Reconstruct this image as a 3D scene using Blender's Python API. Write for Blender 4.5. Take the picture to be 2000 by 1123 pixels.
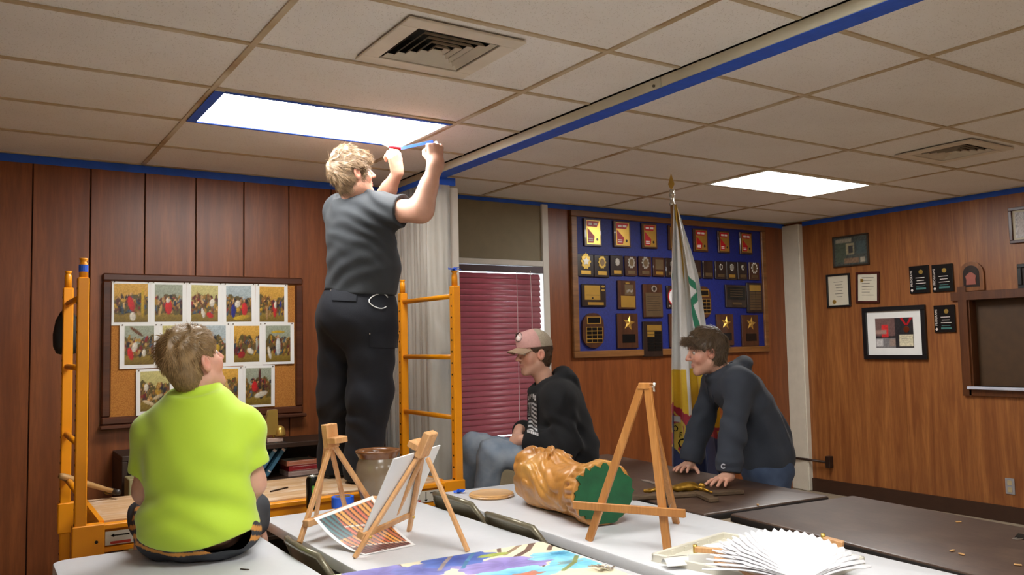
import bpy, bmesh, math, random
import numpy as np
from mathutils import Vector, Matrix
random.seed(7); np.random.seed(7)
for o in list(bpy.data.objects): bpy.data.objects.remove(o)
scn = bpy.context.scene
COL = scn.collection

# ---------------------------------------------------------------- camera
FPX = 1621.9; CAM_Z = 1.49; YAW, PITCH, ROLL = .578633, .0668036, -.0207299
_f = np.array([math.sin(YAW)*math.cos(PITCH), math.cos(YAW)*math.cos(PITCH), math.sin(PITCH)])
_r0 = np.array([math.cos(YAW), -math.sin(YAW), 0.]); _u0 = np.cross(_r0, _f)
_r = _r0*math.cos(ROLL)+_u0*math.sin(ROLL); _u = -_r0*math.sin(ROLL)+_u0*math.cos(ROLL)
CAMP = np.array([0., 0., CAM_Z])
cam = bpy.data.objects.new('camera', bpy.data.cameras.new('camera')); COL.objects.link(cam)
cam.matrix_world = Matrix(((_r[0], _u[0], -_f[0], 0), (_r[1], _u[1], -_f[1], 0), (_r[2], _u[2], -_f[2], CAM_Z), (0, 0, 0, 1)))
cam.data.sensor_width = 36; cam.data.lens = 36*FPX/2000; cam.data.clip_start = .05; cam.data.clip_end = 100
scn.camera = cam
# ---------------------------------------------------------------- daylight, exposure
world = bpy.data.worlds.new('World'); scn.world = world; world.use_nodes = True
bg = world.node_tree.nodes['Background']; bg.inputs['Color'].default_value = (.80, .90, 1, 1); bg.inputs['Strength'].default_value = 9.0
vs = scn.view_settings; vs.view_transform = 'Standard'; vs.look = 'None'; vs.gamma = 1; vs.use_curve_mapping = False
vs.exposure = 0.22
LAMP = 22.0        # emission of the fluorescent troffer diffusers

# measured positions: a picture direction met with a plane of the room
def ray(x, y): return _f+_r*((x-1000)/FPX)-_u*((y-561.5)/FPX)
def at(x, y, d): return CAMP+ray(x, y)*d
def on_z(x, y, z=.74): d = ray(x, y); return CAMP+d*((z-CAM_Z)/d[2])
def on_y(x, y, Y=5.48): d = ray(x, y); return CAMP+d*(Y/d[1])
def on_x(x, y, X=6.9): d = ray(x, y); return CAMP+d*(X/d[0])
def V(*a): return np.array(a, float)
def nrm(v): v = np.asarray(v, float); return v/np.linalg.norm(v)

# ---------------------------------------------------------------- materials
def srgb(r, g, b):
    f = lambda c: c/12.92 if c <= .04045 else ((c+.055)/1.055)**2.4
    return (f(r/255), f(g/255), f(b/255), 1)
MATS = {}
class N:
    def __init__(s, name):
        s.m = bpy.data.materials.new(name); s.m.use_nodes = True; s.t = s.m.node_tree
        s.b = s.t.nodes['Principled BSDF']; s.out = s.t.nodes['Material Output']
    def add(s, typ, **kw):
        n = s.t.nodes.new(typ)
        for k, v in kw.items():
            if k in n.inputs: n.inputs[k].default_value = v
            else: setattr(n, k, v)
        return n
    def link(s, a, b): s.t.links.new(a, b)
    def coord(s, scale=(1, 1, 1), kind='Object', rot=(0, 0, 0)):
        c = s.add('ShaderNodeTexCoord'); m = s.add('ShaderNodeMapping'); m.inputs['Scale'].default_value = scale; m.inputs['Rotation'].default_value = rot
        s.link(c.outputs[kind], m.inputs['Vector']); return m.outputs['Vector']
    def noise(s, vec, scale, detail=3, rough=.5, dist=0):
        n = s.add('ShaderNodeTexNoise'); n.inputs['Scale'].default_value = scale; n.inputs['Detail'].default_value = detail
        n.inputs['Roughness'].default_value = rough; n.inputs['Distortion'].default_value = dist
        s.link(vec, n.inputs['Vector']); return n.outputs['Fac']
    def ramp(s, fac, stops):
        r = s.add('ShaderNodeValToRGB'); e = r.color_ramp.elements
        while len(e) < len(stops): e.new(.5)
        for i, (p, c) in enumerate(stops): e[i].position = p; e[i].color = c
        s.link(fac, r.inputs['Fac']); return r.outputs['Color']
    def mix(s, fac, a, b, mode='MIX'):
        n = s.add('ShaderNodeMix'); n.data_type = 'RGBA'; n.blend_type = mode
        for v, i in ((fac, 0), (a, 6), (b, 7)):
            if hasattr(v, 'is_output'): s.link(v, n.inputs[i])
            else: n.inputs[i].default_value = v
        return n.outputs[2]
    def bump(s, h, strength=.3, dist=.01):
        b = s.add('ShaderNodeBump'); b.inputs['Strength'].default_value = strength; b.inputs['Distance'].default_value = dist
        s.link(h, b.inputs['Height']); s.link(b.outputs['Normal'], s.b.inputs['Normal'])
    def base(s, c):
        if hasattr(c, 'is_output'): s.link(c, s.b.inputs['Base Color'])
        else: s.b.inputs['Base Color'].default_value = c
def mat(name, col, rough=.5, metal=0, var=.12, scale=12, bump=0, bscale=None, stretch=(1, 1, 1), spec=.5, coat=0, sheen=0):
    """plain procedural material: a base colour broken up by noise, optional fine relief"""
    if name in MATS: return MATS[name]
    n = N(name); v = n.coord(stretch)
    f = n.noise(v, scale, 4)
    c = np.array(col[:3]); lo = tuple(c*(1-var))+(1,); hi = tuple(np.minimum(c*(1+var), 1))+(1,)
    n.base(n.ramp(f, [(.3, lo), (.7, hi)]))
    n.b.inputs['Roughness'].default_value = rough; n.b.inputs['Metallic'].default_value = metal
    n.b.inputs['Specular IOR Level'].default_value = spec; n.b.inputs['Coat Weight'].default_value = coat
    if sheen: n.b.inputs['Sheen Weight'].default_value = sheen
    if bump: n.bump(n.noise(v, bscale or scale*6, 3), bump, .003)
    MATS[name] = n.m; return n.m
def wood(name, dark, light, axis=2, freq=9, rough=.45, cathedral=.0, bump=.05, kind='Object', seed=0, coat=0, spec=.5, scale=1.0):
    """streaky grain running along one axis"""
    if name in MATS: return MATS[name]
    n = N(name); sc = [1*scale]*3; sc[axis] = .07*scale
    v = n.coord(tuple(sc), kind)
    ad = n.add('ShaderNodeVectorMath', operation='ADD'); n.link(v, ad.inputs[0]); ad.inputs[1].default_value = (seed*3.1, seed*1.7, seed*2.3); v = ad.outputs[0]
    f1 = n.noise(v, freq*2, 4, .55, cathedral); f2 = n.noise(v, freq*14, 4, .65, .2)
    a = n.ramp(f1, [(.32, dark), (.68, light)])
    d2 = tuple(np.array(dark[:3])*.75)+(1,)
    n.base(n.mix(n.ramp(f2, [(.36, (.42, .42, .42, 1)), (.60, (0, 0, 0, 1))]), a, d2))
    n.b.inputs['Roughness'].default_value = rough; n.b.inputs['Coat Weight'].default_value = coat; n.b.inputs['Specular IOR Level'].default_value = spec
    if bump: n.bump(f2, bump, .002)
    MATS[name] = n.m; return n.m
def vcol_mat(name, rough=.6, metal=0, var=0., scale=60, bump=0, bscale=150, sheen=0, sss=0, attr='Col', coat=0, spec=.5, stretch=(1, 1, 1)):
    """colour painted per vertex (flat print, skin tone, wood tone), broken up by noise"""
    if name in MATS: return MATS[name]
    n = N(name); a = n.add('ShaderNodeAttribute', attribute_name=attr); c = a.outputs['Color']; v = n.coord(stretch)
    if var:
        f = n.noise(v, scale, 4); k = n.ramp(f, [(.3, (1-var,)*3+(1,)), (.7, (1+var,)*3+(1,))]); c = n.mix(1.0, c, k, 'MULTIPLY')
    n.base(c); n.b.inputs['Roughness'].default_value = rough; n.b.inputs['Metallic'].default_value = metal; n.b.inputs['Coat Weight'].default_value = coat
    n.b.inputs['Specular IOR Level'].default_value = spec
    if sheen: n.b.inputs['Sheen Weight'].default_value = sheen
    if sss: n.b.inputs['Subsurface Weight'].default_value = sss; n.b.inputs['Subsurface Radius'].default_value = (.012, .005, .003); n.b.inputs['Subsurface Scale'].default_value = 1
    if bump: n.bump(n.noise(v, bscale, 3), bump, .002)
    MATS[name] = n.m; return n.m

# ---------------------------------------------------------------- objects
def props(o, label=None, cat=None, group=None, kind=None):
    if label: o['label'] = label
    if cat: o['category'] = cat
    if group: o['group'] = group
    if kind: o['kind'] = kind
    return o
def mesh_obj(name, verts, faces, m=None, parent=None, smooth=False, loc=None, cols=None, mats=None, midx=None):
    me = bpy.data.meshes.new(name)
    verts = np.asarray(verts, float)
    me.from_pydata(verts.tolist() if len(verts) < 3000 else list(map(tuple, verts)), [], faces if isinstance(faces, list) else faces.tolist())
    if cols is not None:
        a = me.color_attributes.new('Col', 'FLOAT_COLOR', 'POINT')
        cc = np.ones((len(verts), 4), np.float32); cc[:, :3] = cols; a.data.foreach_set('color', cc.ravel())
    for q in (mats or ([m] if m else [])): me.materials.append(q)
    if midx is not None: me.polygons.foreach_set('material_index', np.asarray(midx, np.int32))
    if smooth: me.polygons.foreach_set('use_smooth', np.ones(len(me.polygons), bool))
    me.update()
    o = bpy.data.objects.new(name, me); COL.objects.link(o)
    if parent: o.parent = parent
    if loc is not None: o.location = loc
    return o
def empty(name, loc=(0, 0, 0), rz=0, label=None, cat=None, group=None, kind=None, parent=None, M=None):
    o = bpy.data.objects.new(name, None); COL.objects.link(o); o.empty_display_size = .05
    if M is not None: o.matrix_world = M
    else: o.location = loc; o.rotation_euler = (0, 0, rz)
    if parent: o.parent = parent
    return props(o, label, cat, group, kind)
def frame(origin, x, z):
    """matrix with the given x axis and (orthogonalised) z axis"""
    x = nrm(x); z = np.asarray(z, float); z = nrm(z-x*(z@x)); y = np.cross(z, x)
    return Matrix(((x[0], y[0], z[0], origin[0]), (x[1], y[1], z[1], origin[1]), (x[2], y[2], z[2], origin[2]), (0, 0, 0, 1)))
class MB:
    """collects pieces of ONE part and links them as one mesh"""
    def __init__(s): s.v = []; s.f = []; s.n = 0; s.mi = []
    def raw(s, v, f, mi=0):
        v = np.asarray(v, float); s.v.append(v); s.f += [[i+s.n for i in q] for q in f]; s.mi += [mi]*len(f); s.n += len(v); return s
    def box(s, c, size, ax=None, bev=0, mi=0):
        """centre, full size, optional 3 axes; bev chamfers every edge"""
        h = np.array(size, float)/2
        if bev <= 0:
            v = np.array([[x, y, z] for x in (-1, 1) for y in (-1, 1) for z in (-1, 1)])*h
            f = [[0, 1, 3, 2], [4, 6, 7, 5], [0, 4, 5, 1], [2, 3, 7, 6], [0, 2, 6, 4], [1, 5, 7, 3]]
        else:
            b = min(bev, h.min()*.98); v = []; idx = {}
            for sx in (-1, 1):
                for sy in (-1, 1):
                    for sz in (-1, 1):
                        S = (sx, sy, sz)
                        for a in range(3):
                            q = [S[k]*(h[k]-(0 if k == a else b)) for k in range(3)]; idx[S+(a,)] = len(v); v.append(q)
            f = []
            for a in range(3):
                o1, o2 = [(1, 2), (2, 0), (0, 1)][a]
                for sg in (-1, 1):
                    q = []
                    for (p1, p2) in ((-1, -1), (1, -1), (1, 1), (-1, 1)):
                        S = [0]*3; S[a] = sg; S[o1] = p1; S[o2] = p2; q.append(idx[tuple(S)+(a,)])
                    f.append(q if sg > 0 else q[::-1])
                for p1 in (-1, 1):
                    for p2 in (-1, 1):
                        A = [0]*3; B = [0]*3; A[a] = -1; B[a] = 1; A[o1] = B[o1] = p1; A[o2] = B[o2] = p2
                        A = tuple(A); B = tuple(B)
                        q = [idx[A+(o1,)], idx[B+(o1,)], idx[B+(o2,)], idx[A+(o2,)]]
                        f.append(q if p1*p2 < 0 else q[::-1])
            for sx in (-1, 1):
                for sy in (-1, 1):
                    for sz in (-1, 1):
                        q = [idx[(sx, sy, sz, a)] for a in range(3)]; f.append(q if sx*sy*sz > 0 else q[::-1])
            v = np.array(v)
        if ax is not None: v = v@np.array(ax, float)
        return s.raw(v+np.array(c, float), f, mi)
    def bar(s, a, b, w, t, up=(0, 0, 1), bev=0, mi=0):
        """rectangular bar from a to b; w across, t along up"""
        a = np.array(a, float); b = np.array(b, float); x = nrm(b-a); u = np.array(up, float); u = nrm(u-x*(u@x)); y = np.cross(u, x)
        return s.box((a+b)/2, (np.linalg.norm(b-a), w, t), (x, y, u), bev, mi)
    def tube(s, pts, r, n=12, caps=True, mi=0, closed=False):
        pts = np.array(pts, float); k = len(pts); rr = np.broadcast_to(np.array(r, float), (k,))
        tan = np.zeros_like(pts)
        for i in range(k):
            if closed: tan[i] = pts[(i+1) % k]-pts[i-1]
            else: tan[i] = pts[min(i+1, k-1)]-pts[max(i-1, 0)]
        up = V(0, 0, 1) if abs(nrm(tan[0])[2]) < .9 else V(1, 0, 0)
        v = []; p = None
        for i in range(k):
            t = nrm(tan[i]); p = up-t*(up@t) if p is None else p-t*(p@t); p = nrm(p); q = np.cross(t, p)
            for j in range(n):
                a = 2*math.pi*j/n; v.append(pts[i]+rr[i]*(math.cos(a)*p+math.sin(a)*q))
        f = []
        for i in range(k if closed else k-1):
            i2 = (i+1) % k
            for j in range(n): f.append([i*n+j, i*n+(j+1) % n, i2*n+(j+1) % n, i2*n+j])
        if caps and not closed: f += [list(range(n))[::-1], [(k-1)*n+j for j in range(n)]]
        return s.raw(v, f, mi)
    def lathe(s, prof, n=40, c=(0, 0, 0), mi=0, caps=True, axes=None):
        v = []; f = []; k = len(prof)
        for (r, z) in prof:
            for j in range(n): a = 2*math.pi*j/n; v.append((r*math.cos(a), r*math.sin(a), z))
        for i in range(k-1):
            for j in range(n): f.append([i*n+j, i*n+(j+1) % n, (i+1)*n+(j+1) % n, (i+1)*n+j])
        if caps: f += [list(range(n))[::-1], [(k-1)*n+j for j in range(n)]]
        v = np.array(v)
        if axes is not None: v = v@np.array(axes, float)
        return s.raw(v+np.array(c, float), f, mi)
    def prism(s, poly, h, M=None, mi=0, z0=0):
        """polygon in xy extruded from z0 to z0+h, mapped by 4x4 M"""
        n = len(poly); v = [(x, y, z0) for x, y in poly]+[(x, y, z0+h) for x, y in poly]
        f = [list(range(n))[::-1], list(range(n, 2*n))]+[[i, (i+1) % n, n+(i+1) % n, n+i] for i in range(n)]
        v = np.array(v, float)
        if M is not None: A = np.array(M); v = v@A[:3, :3].T+A[:3, 3]
        return s.raw(v, f, mi)
    def build(s, name, m, parent=None, smooth=False, loc=None, label=None, cat=None, group=None, kind=None):
        mats = m if isinstance(m, list) else [m]
        o = mesh_obj(name, np.concatenate(s.v), s.f, None, parent, smooth, loc, mats=mats, midx=s.mi if len(mats) > 1 else None)
        return props(o, label, cat, group, kind)
def auto_smooth(o, deg=35):
    me = o.data; me.polygons.foreach_set('use_smooth', np.ones(len(me.polygons), bool))
    if hasattr(me, 'set_sharp_from_angle'): me.set_sharp_from_angle(angle=math.radians(deg))
    return o
def box_part(name, c, size, m, parent=None, bev=0, **k): return MB().box(c, size, None, bev).build(name, m, parent, **k)
def arc(c, r, a0, a1, n): return [(c[0]+r*math.cos(a0+(a1-a0)*i/n), c[1]+r*math.sin(a0+(a1-a0)*i/n)) for i in range(n+1)]
def rrect(w, h, r, n=5):
    out = []
    for cx, cy, a in ((w/2-r, h/2-r, 0), (-w/2+r, h/2-r, 90), (-w/2+r, -h/2+r, 180), (w/2-r, -h/2+r, 270)):
        out += arc((cx, cy), r, math.radians(a), math.radians(a+90), n)
    return out
def text_obj(body, size, m, parent, M, name='lettering', ext=.0006, align='CENTER', sx=1.0):
    cu = bpy.data.curves.new(name, 'FONT'); cu.body = body; cu.size = size; cu.extrude = ext; cu.align_x = align; cu.align_y = 'CENTER'; cu.resolution_u = 2
    t = bpy.data.objects.new('tmp', cu); COL.objects.link(t)
    bpy.context.view_layer.update()
    me = bpy.data.meshes.new_from_object(t.evaluated_get(bpy.context.evaluated_depsgraph_get())); bpy.data.objects.remove(t)
    me.name = name; me.materials.clear(); me.materials.append(m)
    o = bpy.data.objects.new(name, me); COL.objects.link(o); o.parent = parent
    o.matrix_local = M@Matrix.Diagonal((sx, 1, 1, 1)); return o
# ================================================================ the room
H = 2.63; WY = 5.48; RX = 6.9; LX = -2.8; NY = -3.6
TILE = .6096
wood_wall = wood('panel_redbrown', srgb(112, 58, 26), srgb(142, 80, 38), 2, 7, .38, .3, .03)
wood_right = wood('panel_oak', srgb(128, 74, 36), srgb(168, 108, 56), 2, 6, .42, 1.4, .03, seed=2)
m_back = mat('dark_backing', srgb(40, 20, 10), .8)
m_floor = mat('floor_pale_bounce', srgb(158, 144, 122), .6, 0, .12, 30, .1)  # pale floor tone chosen to bounce light up to the ceiling
box_part('floor', ((LX+RX)/2, (NY+WY)/2, -.05), (RX-LX+.4, WY-NY+.4, .1), m_floor, kind='structure')
m_ext = mat('plain_paint', srgb(190, 176, 150), .8)
box_part('wall_left', (LX-.06, (NY+WY)/2, H/2), (.12, WY-NY, H+.2), wood_wall, kind='structure')
box_part('wall_near', ((LX+RX)/2, NY-.06, H/2), (RX-LX+.2, .12, H+.2), mat('near_wall_paint', srgb(176, 150, 120), .8), kind='structure')
# back wall with a window opening
WX0, WX1, WZ0, WZ1 = 2.93, 3.875, .745, 2.135
wb = empty('wall_back', (0, WY, 0), kind='structure')
b = MB()
for x0, x1, z0, z1 in ((LX, WX0, 0, H), (WX1, RX+.1, 0, H), (WX0, WX1, 0, WZ0), (WX0, WX1, WZ1, H)):
    b.box(((x0+x1)/2, .075, (z0+z1)/2), (x1-x0, .13, z1-z0))
b.build('backing', m_back, wb)
seam = [.287+.3005*k for k in range(-11, 8)]
for x0, x1 in zip(seam[:-1], seam[1:]):
    if x0 > 2.6: continue
    x1 = min(x1, 2.6)
    box_part('panel', ((x0+x1)/2, .004, H/2), (x1-x0-.006, .016, H), wood_wall, wb, .0025)
for x0, x1 in ((3.93, 5.02), (5.02, 6.24), (6.24, 6.9)):
    box_part('panel', ((x0+x1)/2, .004, H/2), (x1-x0-.003, .016, H), wood_wall, wb, .001)
box_part('panel', (3.42, .004, .36), (1.02, .016, .72), mat('beige_panel', srgb(150, 138, 112), .6), wb, .001)
# right wall with the serving hatch
HY0, HY1, HZ0, HZ1 = 2.45, 3.68, 1.06, 1.765
wr = empty('wall_right', (RX, 0, 0), kind='structure')
b = MB()
for y0, y1, z0, z1 in ((NY, HY0, 0, H), (HY1, WY+.15, 0, H), (HY0, HY1, 0, HZ0), (HY0, HY1, HZ1, H)):
    b.box((.09, (y0+y1)/2, (z0+z1)/2), (.15, y1-y0, z1-z0))
b.build('backing', m_back, wr)
ys = [5.48, 4.27, 3.05, 1.83, .61, -.61, -1.83, -3.05, NY]
for y1, y0 in zip(ys[:-1], ys[1:]):
    segs = [(0, H)]
    a, c = max(y0, HY0), min(y1, HY1)
    b = MB()
    if a < c:
        if y0 < a: b.box((.004, (y0+a)/2, H/2), (.016, a-y0-.002, H))
        if c < y1: b.box((.004, (c+y1)/2, H/2), (.016, y1-c-.002, H))
        b.box((.004, (a+c)/2, HZ0/2), (.016, c-a, HZ0)); b.box((.004, (a+c)/2, (H+HZ1)/2), (.016, c-a, H-HZ1))
    else: b.box((.004, (y0+y1)/2, H/2), (.016, y1-y0-.002, H))
    b.build('panel', wood_right, wr)
m_case = wood('hatch_casing', srgb(78, 42, 18), srgb(104, 60, 28), 2, 8, .4, .2, .03, seed=4)
hw = empty('window_2', (RX-.004, HY1, HZ0), kind='structure', label='brown shuttered serving hatch in the right wall')
b = MB(); w = HY1-HY0
b.box((-.012, .035, .37), (.03, .07, .90)); b.build('side_casing', m_case, hw)
box_part('head_casing', (-.012, -w/2+.03, HZ1-HZ0+.035), (.032, w+.2, .07), m_case, hw, .002)
box_part('reveal', (.05, -.006, .35), (.11, .012, .71), m_case, hw)
box_part('shutter', (.10, -w/2, .35), (.02, w, .71), mat('shutter_brown', srgb(74, 50, 24), .6), hw)
box_part('sill', (.02, -w/2, -.012), (.16, w+.04, .024), mat('sill_laminate', srgb(196, 200, 214), .25), hw, .004)
box_part('apron', (-.012, -w/2, -.05), (.03, w+.04, .055), m_case, hw, .003)
box_part('baseboard_right', (RX-.012, (NY+5.27)/2, .062), (.022, 5.27-NY, .124), mat('vinyl_base', srgb(58, 34, 20), .5), kind='structure')
pw = mat('white_paint', srgb(214, 208, 192), .45, 0, .04)
b = MB(); b.box((RX-.03, 5.375, H/2-.01), (.06, .205, H-.03), None, .004); b.box((RX-.064, 5.315, H/2-.01), (.01, .07, H-.03)); b.build('trim_1', pw, kind='structure')
# ---------------------------------------------------------------- ceiling: tiles in a T-bar grid
nt = N('ceiling_tile'); v = nt.coord((1, 1, 1)); vo = nt.add('ShaderNodeTexVoronoi', Scale=95.0)
nt.link(v, vo.inputs['Vector']); hole = nt.ramp(vo.outputs['Distance'], [(.16, (1, 1, 1, 1)), (.26, (0, 0, 0, 1))])
v2 = nt.coord((30, 75, 1)); fis = nt.ramp(nt.noise(v2, 1.0, 3, .6, 1.5), [(.66, (0, 0, 0, 1)), (.72, (1, 1, 1, 1))])
tint = nt.ramp(nt.noise(v, 1.4, 3), [(.3, srgb(236, 231, 224)), (.75, srgb(245, 242, 237))])
msk = nt.mix(1.0, hole, fis, 'LIGHTEN')
nt.base(nt.mix(nt.mix(1.0, msk, (.42, .42, .42, 1), 'MULTIPLY'), tint, srgb(184, 170, 152)))
nt.b.inputs['Roughness'].default_value = .95; nt.b.inputs['Specular IOR Level'].default_value = .1
inv = nt.add('ShaderNodeMath', operation='SUBTRACT'); inv.inputs[0].default_value = 1; nt.link(msk, inv.inputs[1]); nt.bump(inv.outputs[0], .5, .003)
m_tile = nt.m
ng = N('ceiling_grid'); v = ng.coord((1, 1, 1), 'Object')
ng.base(ng.ramp(ng.noise(v, 1.6, 4, .6), [(.38, srgb(214, 202, 178)), (.54, srgb(188, 166, 128)), (.68, srgb(150, 106, 58))]))
ng.b.inputs['Roughness'].default_value = .5; m_grid = ng.m
ceil = empty('ceiling', (0, 0, H), kind='structure')
box_part('plenum_deck', ((LX+RX)/2, (NY+WY)/2, .30), (RX-LX+.5, WY-NY+.5, .1), m_back, ceil)
for c, s in ((((LX+RX)/2, WY+.16, .14), (RX-LX+.5, .06, .3)), (((LX+RX)/2, NY-.16, .14), (RX-LX+.5, .06, .3)), ((LX-.16, (NY+WY)/2, .14), (.06, WY-NY+.4, .3)), ((RX+.18, (NY+WY)/2, .14), (.06, WY-NY+.4, .3))): box_part('plenum_light_stop', c, s, m_back, ceil)  # unseen strips above the walls, added to keep outside light from leaking in
GXL = [.874+TILE*2*k for k in (-3, -2, -1, 0, 1)]; GXR = [3.296, 4.515, 5.734]
GY = [5.5245-TILE*k for k in range(1, 15)]
TX0, TX1 = 2.49, 2.585
cols = list(zip([LX]+GXL, GXL+[TX0]))+list(zip([TX1]+GXR, GXR+[RX]))
rows = list(zip([WY]+GY, GY+[NY]))
LIGHTS = [(.874, 2.093, 4.3053, 3.6957), (4.515, 5.734, 4.3053, 3.6957), (.874, 2.093, 1.8669, 1.2573), (-1.564, -.345, -.5715, -1.1811), (.874, 2.093, -.5715, -1.1811), (4.515, 5.734, -.5715, -1.1811)]
VENTS = [(.874, 2.093, 3.0861, 2.4765), (4.515, 5.734, 3.0861, 2.4765)]
tile_mesh = {}
for x0, x1 in cols:
    if x1-x0 < .02: continue
    for y1, y0 in rows:
        if y1-y0 < .02: continue
        if any(abs(x0-L[0]) < .02 and abs(y1-L[2]) < .02 for L in LIGHTS): continue
        vent = next((q for q in VENTS if abs(x0-q[0]) < .02 and abs(y1-q[2]) < .02), None)
        w, d = x1-x0-.004, y1-y0-.004; key = (round(w, 3), round(d, 3), vent is not None)
        if key not in tile_mesh:
            b = MB()
            if vent is None: b.box((0, 0, .0145), (w, d, .016), None, .002)
            else:
                hx, hy, cx, cy = .2, .2, .018, 0.
                for bx in ((-w/2, cx-hx, -d/2, d/2), (cx+hx, w/2, -d/2, d/2), (cx-hx, cx+hx, -d/2, cy-hy), (cx-hx, cx+hx, cy+hy, d/2)):
                    b.box(((bx[0]+bx[1])/2, (bx[2]+bx[3])/2, .0165), (bx[1]-bx[0], bx[3]-bx[2], .016))
            o = b.build('tile', m_tile, ceil); tile_mesh[key] = o.data
        else:
            o = bpy.data.objects.new('tile', tile_mesh[key]); COL.objects.link(o); o.parent = ceil
        o.location = ((x0+x1)/2, (y0+y1)/2, random.uniform(-.001, .002))
        if random.random() < .5: o.rotation_euler = (0, 0, math.pi) if vent is None else (0, 0, 0)
gw = .024
for x in GXL+GXR: MB().box((0, 0, .004), (gw, WY-NY, .007)).box((0, 0, .03), (.003, WY-NY, .05)).build('main_runner', m_grid, ceil, loc=(x, (WY+NY)/2, 0))
for y in GY:
    for x0, x1 in cols:
        if x1-x0 > .05: MB().box((0, 0, .004), (x1-x0-gw*.9, gw, .0066)).box((0, 0, .03), (x1-x0-.01, .003, .05)).build('cross_tee', m_grid, ceil, loc=((x0+x1)/2, y, 0))
for (c, s) in (((LX/2+RX/2, WY-.012, .0045), (RX-LX, .024, .008)), ((RX-.012, (NY+WY)/2, .0045), (.024, WY-NY, .008))):
    box_part('wall_angle', c, s, m_grid, ceil)
# ---------------------------------------------------------------- fluorescent troffers
nl = N('troffer_diffuser'); vo = nl.add('ShaderNodeTexVoronoi', Scale=160.0); nl.link(nl.coord(), vo.inputs['Vector'])
nl.b.inputs['Emission Color'].default_value = (1, .99, .97, 1); nl.b.inputs['Emission Strength'].default_value = LAMP; nl.base((.9, .9, .9, 1)); nl.bump(vo.outputs['Distance'], .1, .002)
m_lampframe = mat('troffer_frame', srgb(226, 222, 210), .4, 0, .03)
m_tape = mat('blue_tape', srgb(32, 92, 208), .55, 0, .10, 14, .25, 90)
ltxt = [None]*6
ltxt[2:] = ['lit fluorescent ceiling light above the viewer, over the white tables', 'lit fluorescent ceiling light behind the viewer on the far left side', 'lit fluorescent ceiling light behind the viewer, in line with the taped one', 'lit fluorescent ceiling light behind the viewer on the right side']
ltxt[:2] = ['lit fluorescent ceiling light above the standing person, edged with blue tape', 'lit fluorescent ceiling light over the right side, without tape']
for i, (x0, x1, y1, y0) in enumerate(LIGHTS):
    t = empty('ceiling_light', ((x0+x1)/2, (y0+y1)/2, H), label=ltxt[i], cat='ceiling light', group='fluorescent ceiling lights')
    w, d = x1-x0-.03, y1-y0-.03
    b = MB()
    for c, s in (((0, d/2-.012, .004), (w, .024, .014)), ((0, -d/2+.012, .004), (w, .024, .014)), ((w/2-.012, 0, .004), (.024, d-.048, .014)), ((-w/2+.012, 0, .004), (.024, d-.048, .014))): b.box(c, s, None, .002)
    b.build('frame', m_lampframe, t)
    box_part('diffuser', (0, 0, .008), (w-.046, d-.046, .006), nl.m, t)
    box_part('housing', (0, 0, .075), (w-.01, d-.01, .10), m_lampframe, t)
def strip(name, a, b, w, up, label, t=.002, cat='tape', group=None):
    return MB().bar(a, b, w, t, up).build(name, m_tape, label=label, cat=cat, group=group)
x0, x1, y1, y0 = LIGHTS[0]; zt = H-.0045
strip('painters_tape', (x0+.030, y0+.02, zt), (x0+.030, y1-.02, zt), .045, (0, 0, 1), 'blue tape along the left short end of the ceiling light above the standing person')
strip('painters_tape', (x0+.053, y0+.022, zt), (x1-.02, y0+.022, zt), .026, (0, 0, 1), 'blue tape along the near long side of the taped ceiling light')
strip('painters_tape', (x0+.053, y1-.022, zt), (x1-.03, y1-.022, zt), .020, (0, 0, 1), 'blue tape along the far long side of the taped ceiling light')
# ---------------------------------------------------------------- air diffusers
m_vent = mat('vent_enamel', srgb(224, 214, 196), .5, 0, .1, 5); m_dark = mat('vent_dark', srgb(24, 24, 20), .8)
for i, (x0, x1, y1, y0) in enumerate(VENTS):
    t = empty('air_vent', ((x0+x1)/2+.018, (y0+y1)/2, H), label=['square louvred air vent in front of the taped ceiling light', 'square louvred air vent at the right, beyond the untaped ceiling light'][i], cat='vent', group='ceiling air vents')
    b = MB(); o_, n_ = .245, .175
    for c, s in (((0, (o_+n_)/2, -.004), (2*o_, o_-n_, .010)), ((0, -(o_+n_)/2, -.004), (2*o_, o_-n_, .010)), (((o_+n_)/2, 0, -.004), (o_-n_, 2*n_, .010)), ((-(o_+n_)/2, 0, -.004), (o_-n_, 2*n_, .010))): b.box(c, s, None, .002)
    b.build('face_plate', m_vent, t)
    box_part('duct', (0, 0, .09), (2*n_+.02, 2*n_+.02, .004), m_dark, t)
    b = MB()
    for sx, sy in ((1, 0), (-1, 0), (0, 1), (0, -1)): b.box((sx*n_, sy*n_, .045), (.004 if sx else 2*n_, .004 if sy else 2*n_, .09))
    b.build('duct_wall', m_dark, t)
    for k in range(5):
        r0 = n_-.010-k*.033; r1 = r0-.009; b = MB()
        v = [(r0, r0, -.006), (-r0, r0, -.006), (-r0, -r0, -.006), (r0, -r0, -.006), (r1, r1, .006), (-r1, r1, .006), (-r1, -r1, .006), (r1, -r1, .006)]
        v += [(x*.985, y*.985, z+.003) for x, y, z in v]
        f = [[j, (j+1) % 4, 4+(j+1) % 4, 4+j] for j in range(4)]+[[8+j, 12+j, 12+(j+1) % 4, 8+(j+1) % 4] for j in range(4)]+[[j, 8+j, 8+(j+1) % 4, (j+1) % 4] for j in range(4)]+[[4+j, 4+(j+1) % 4, 12+(j+1) % 4, 12+j] for j in range(4)]
        b.raw(v, f).build('louver', m_vent, t)
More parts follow.
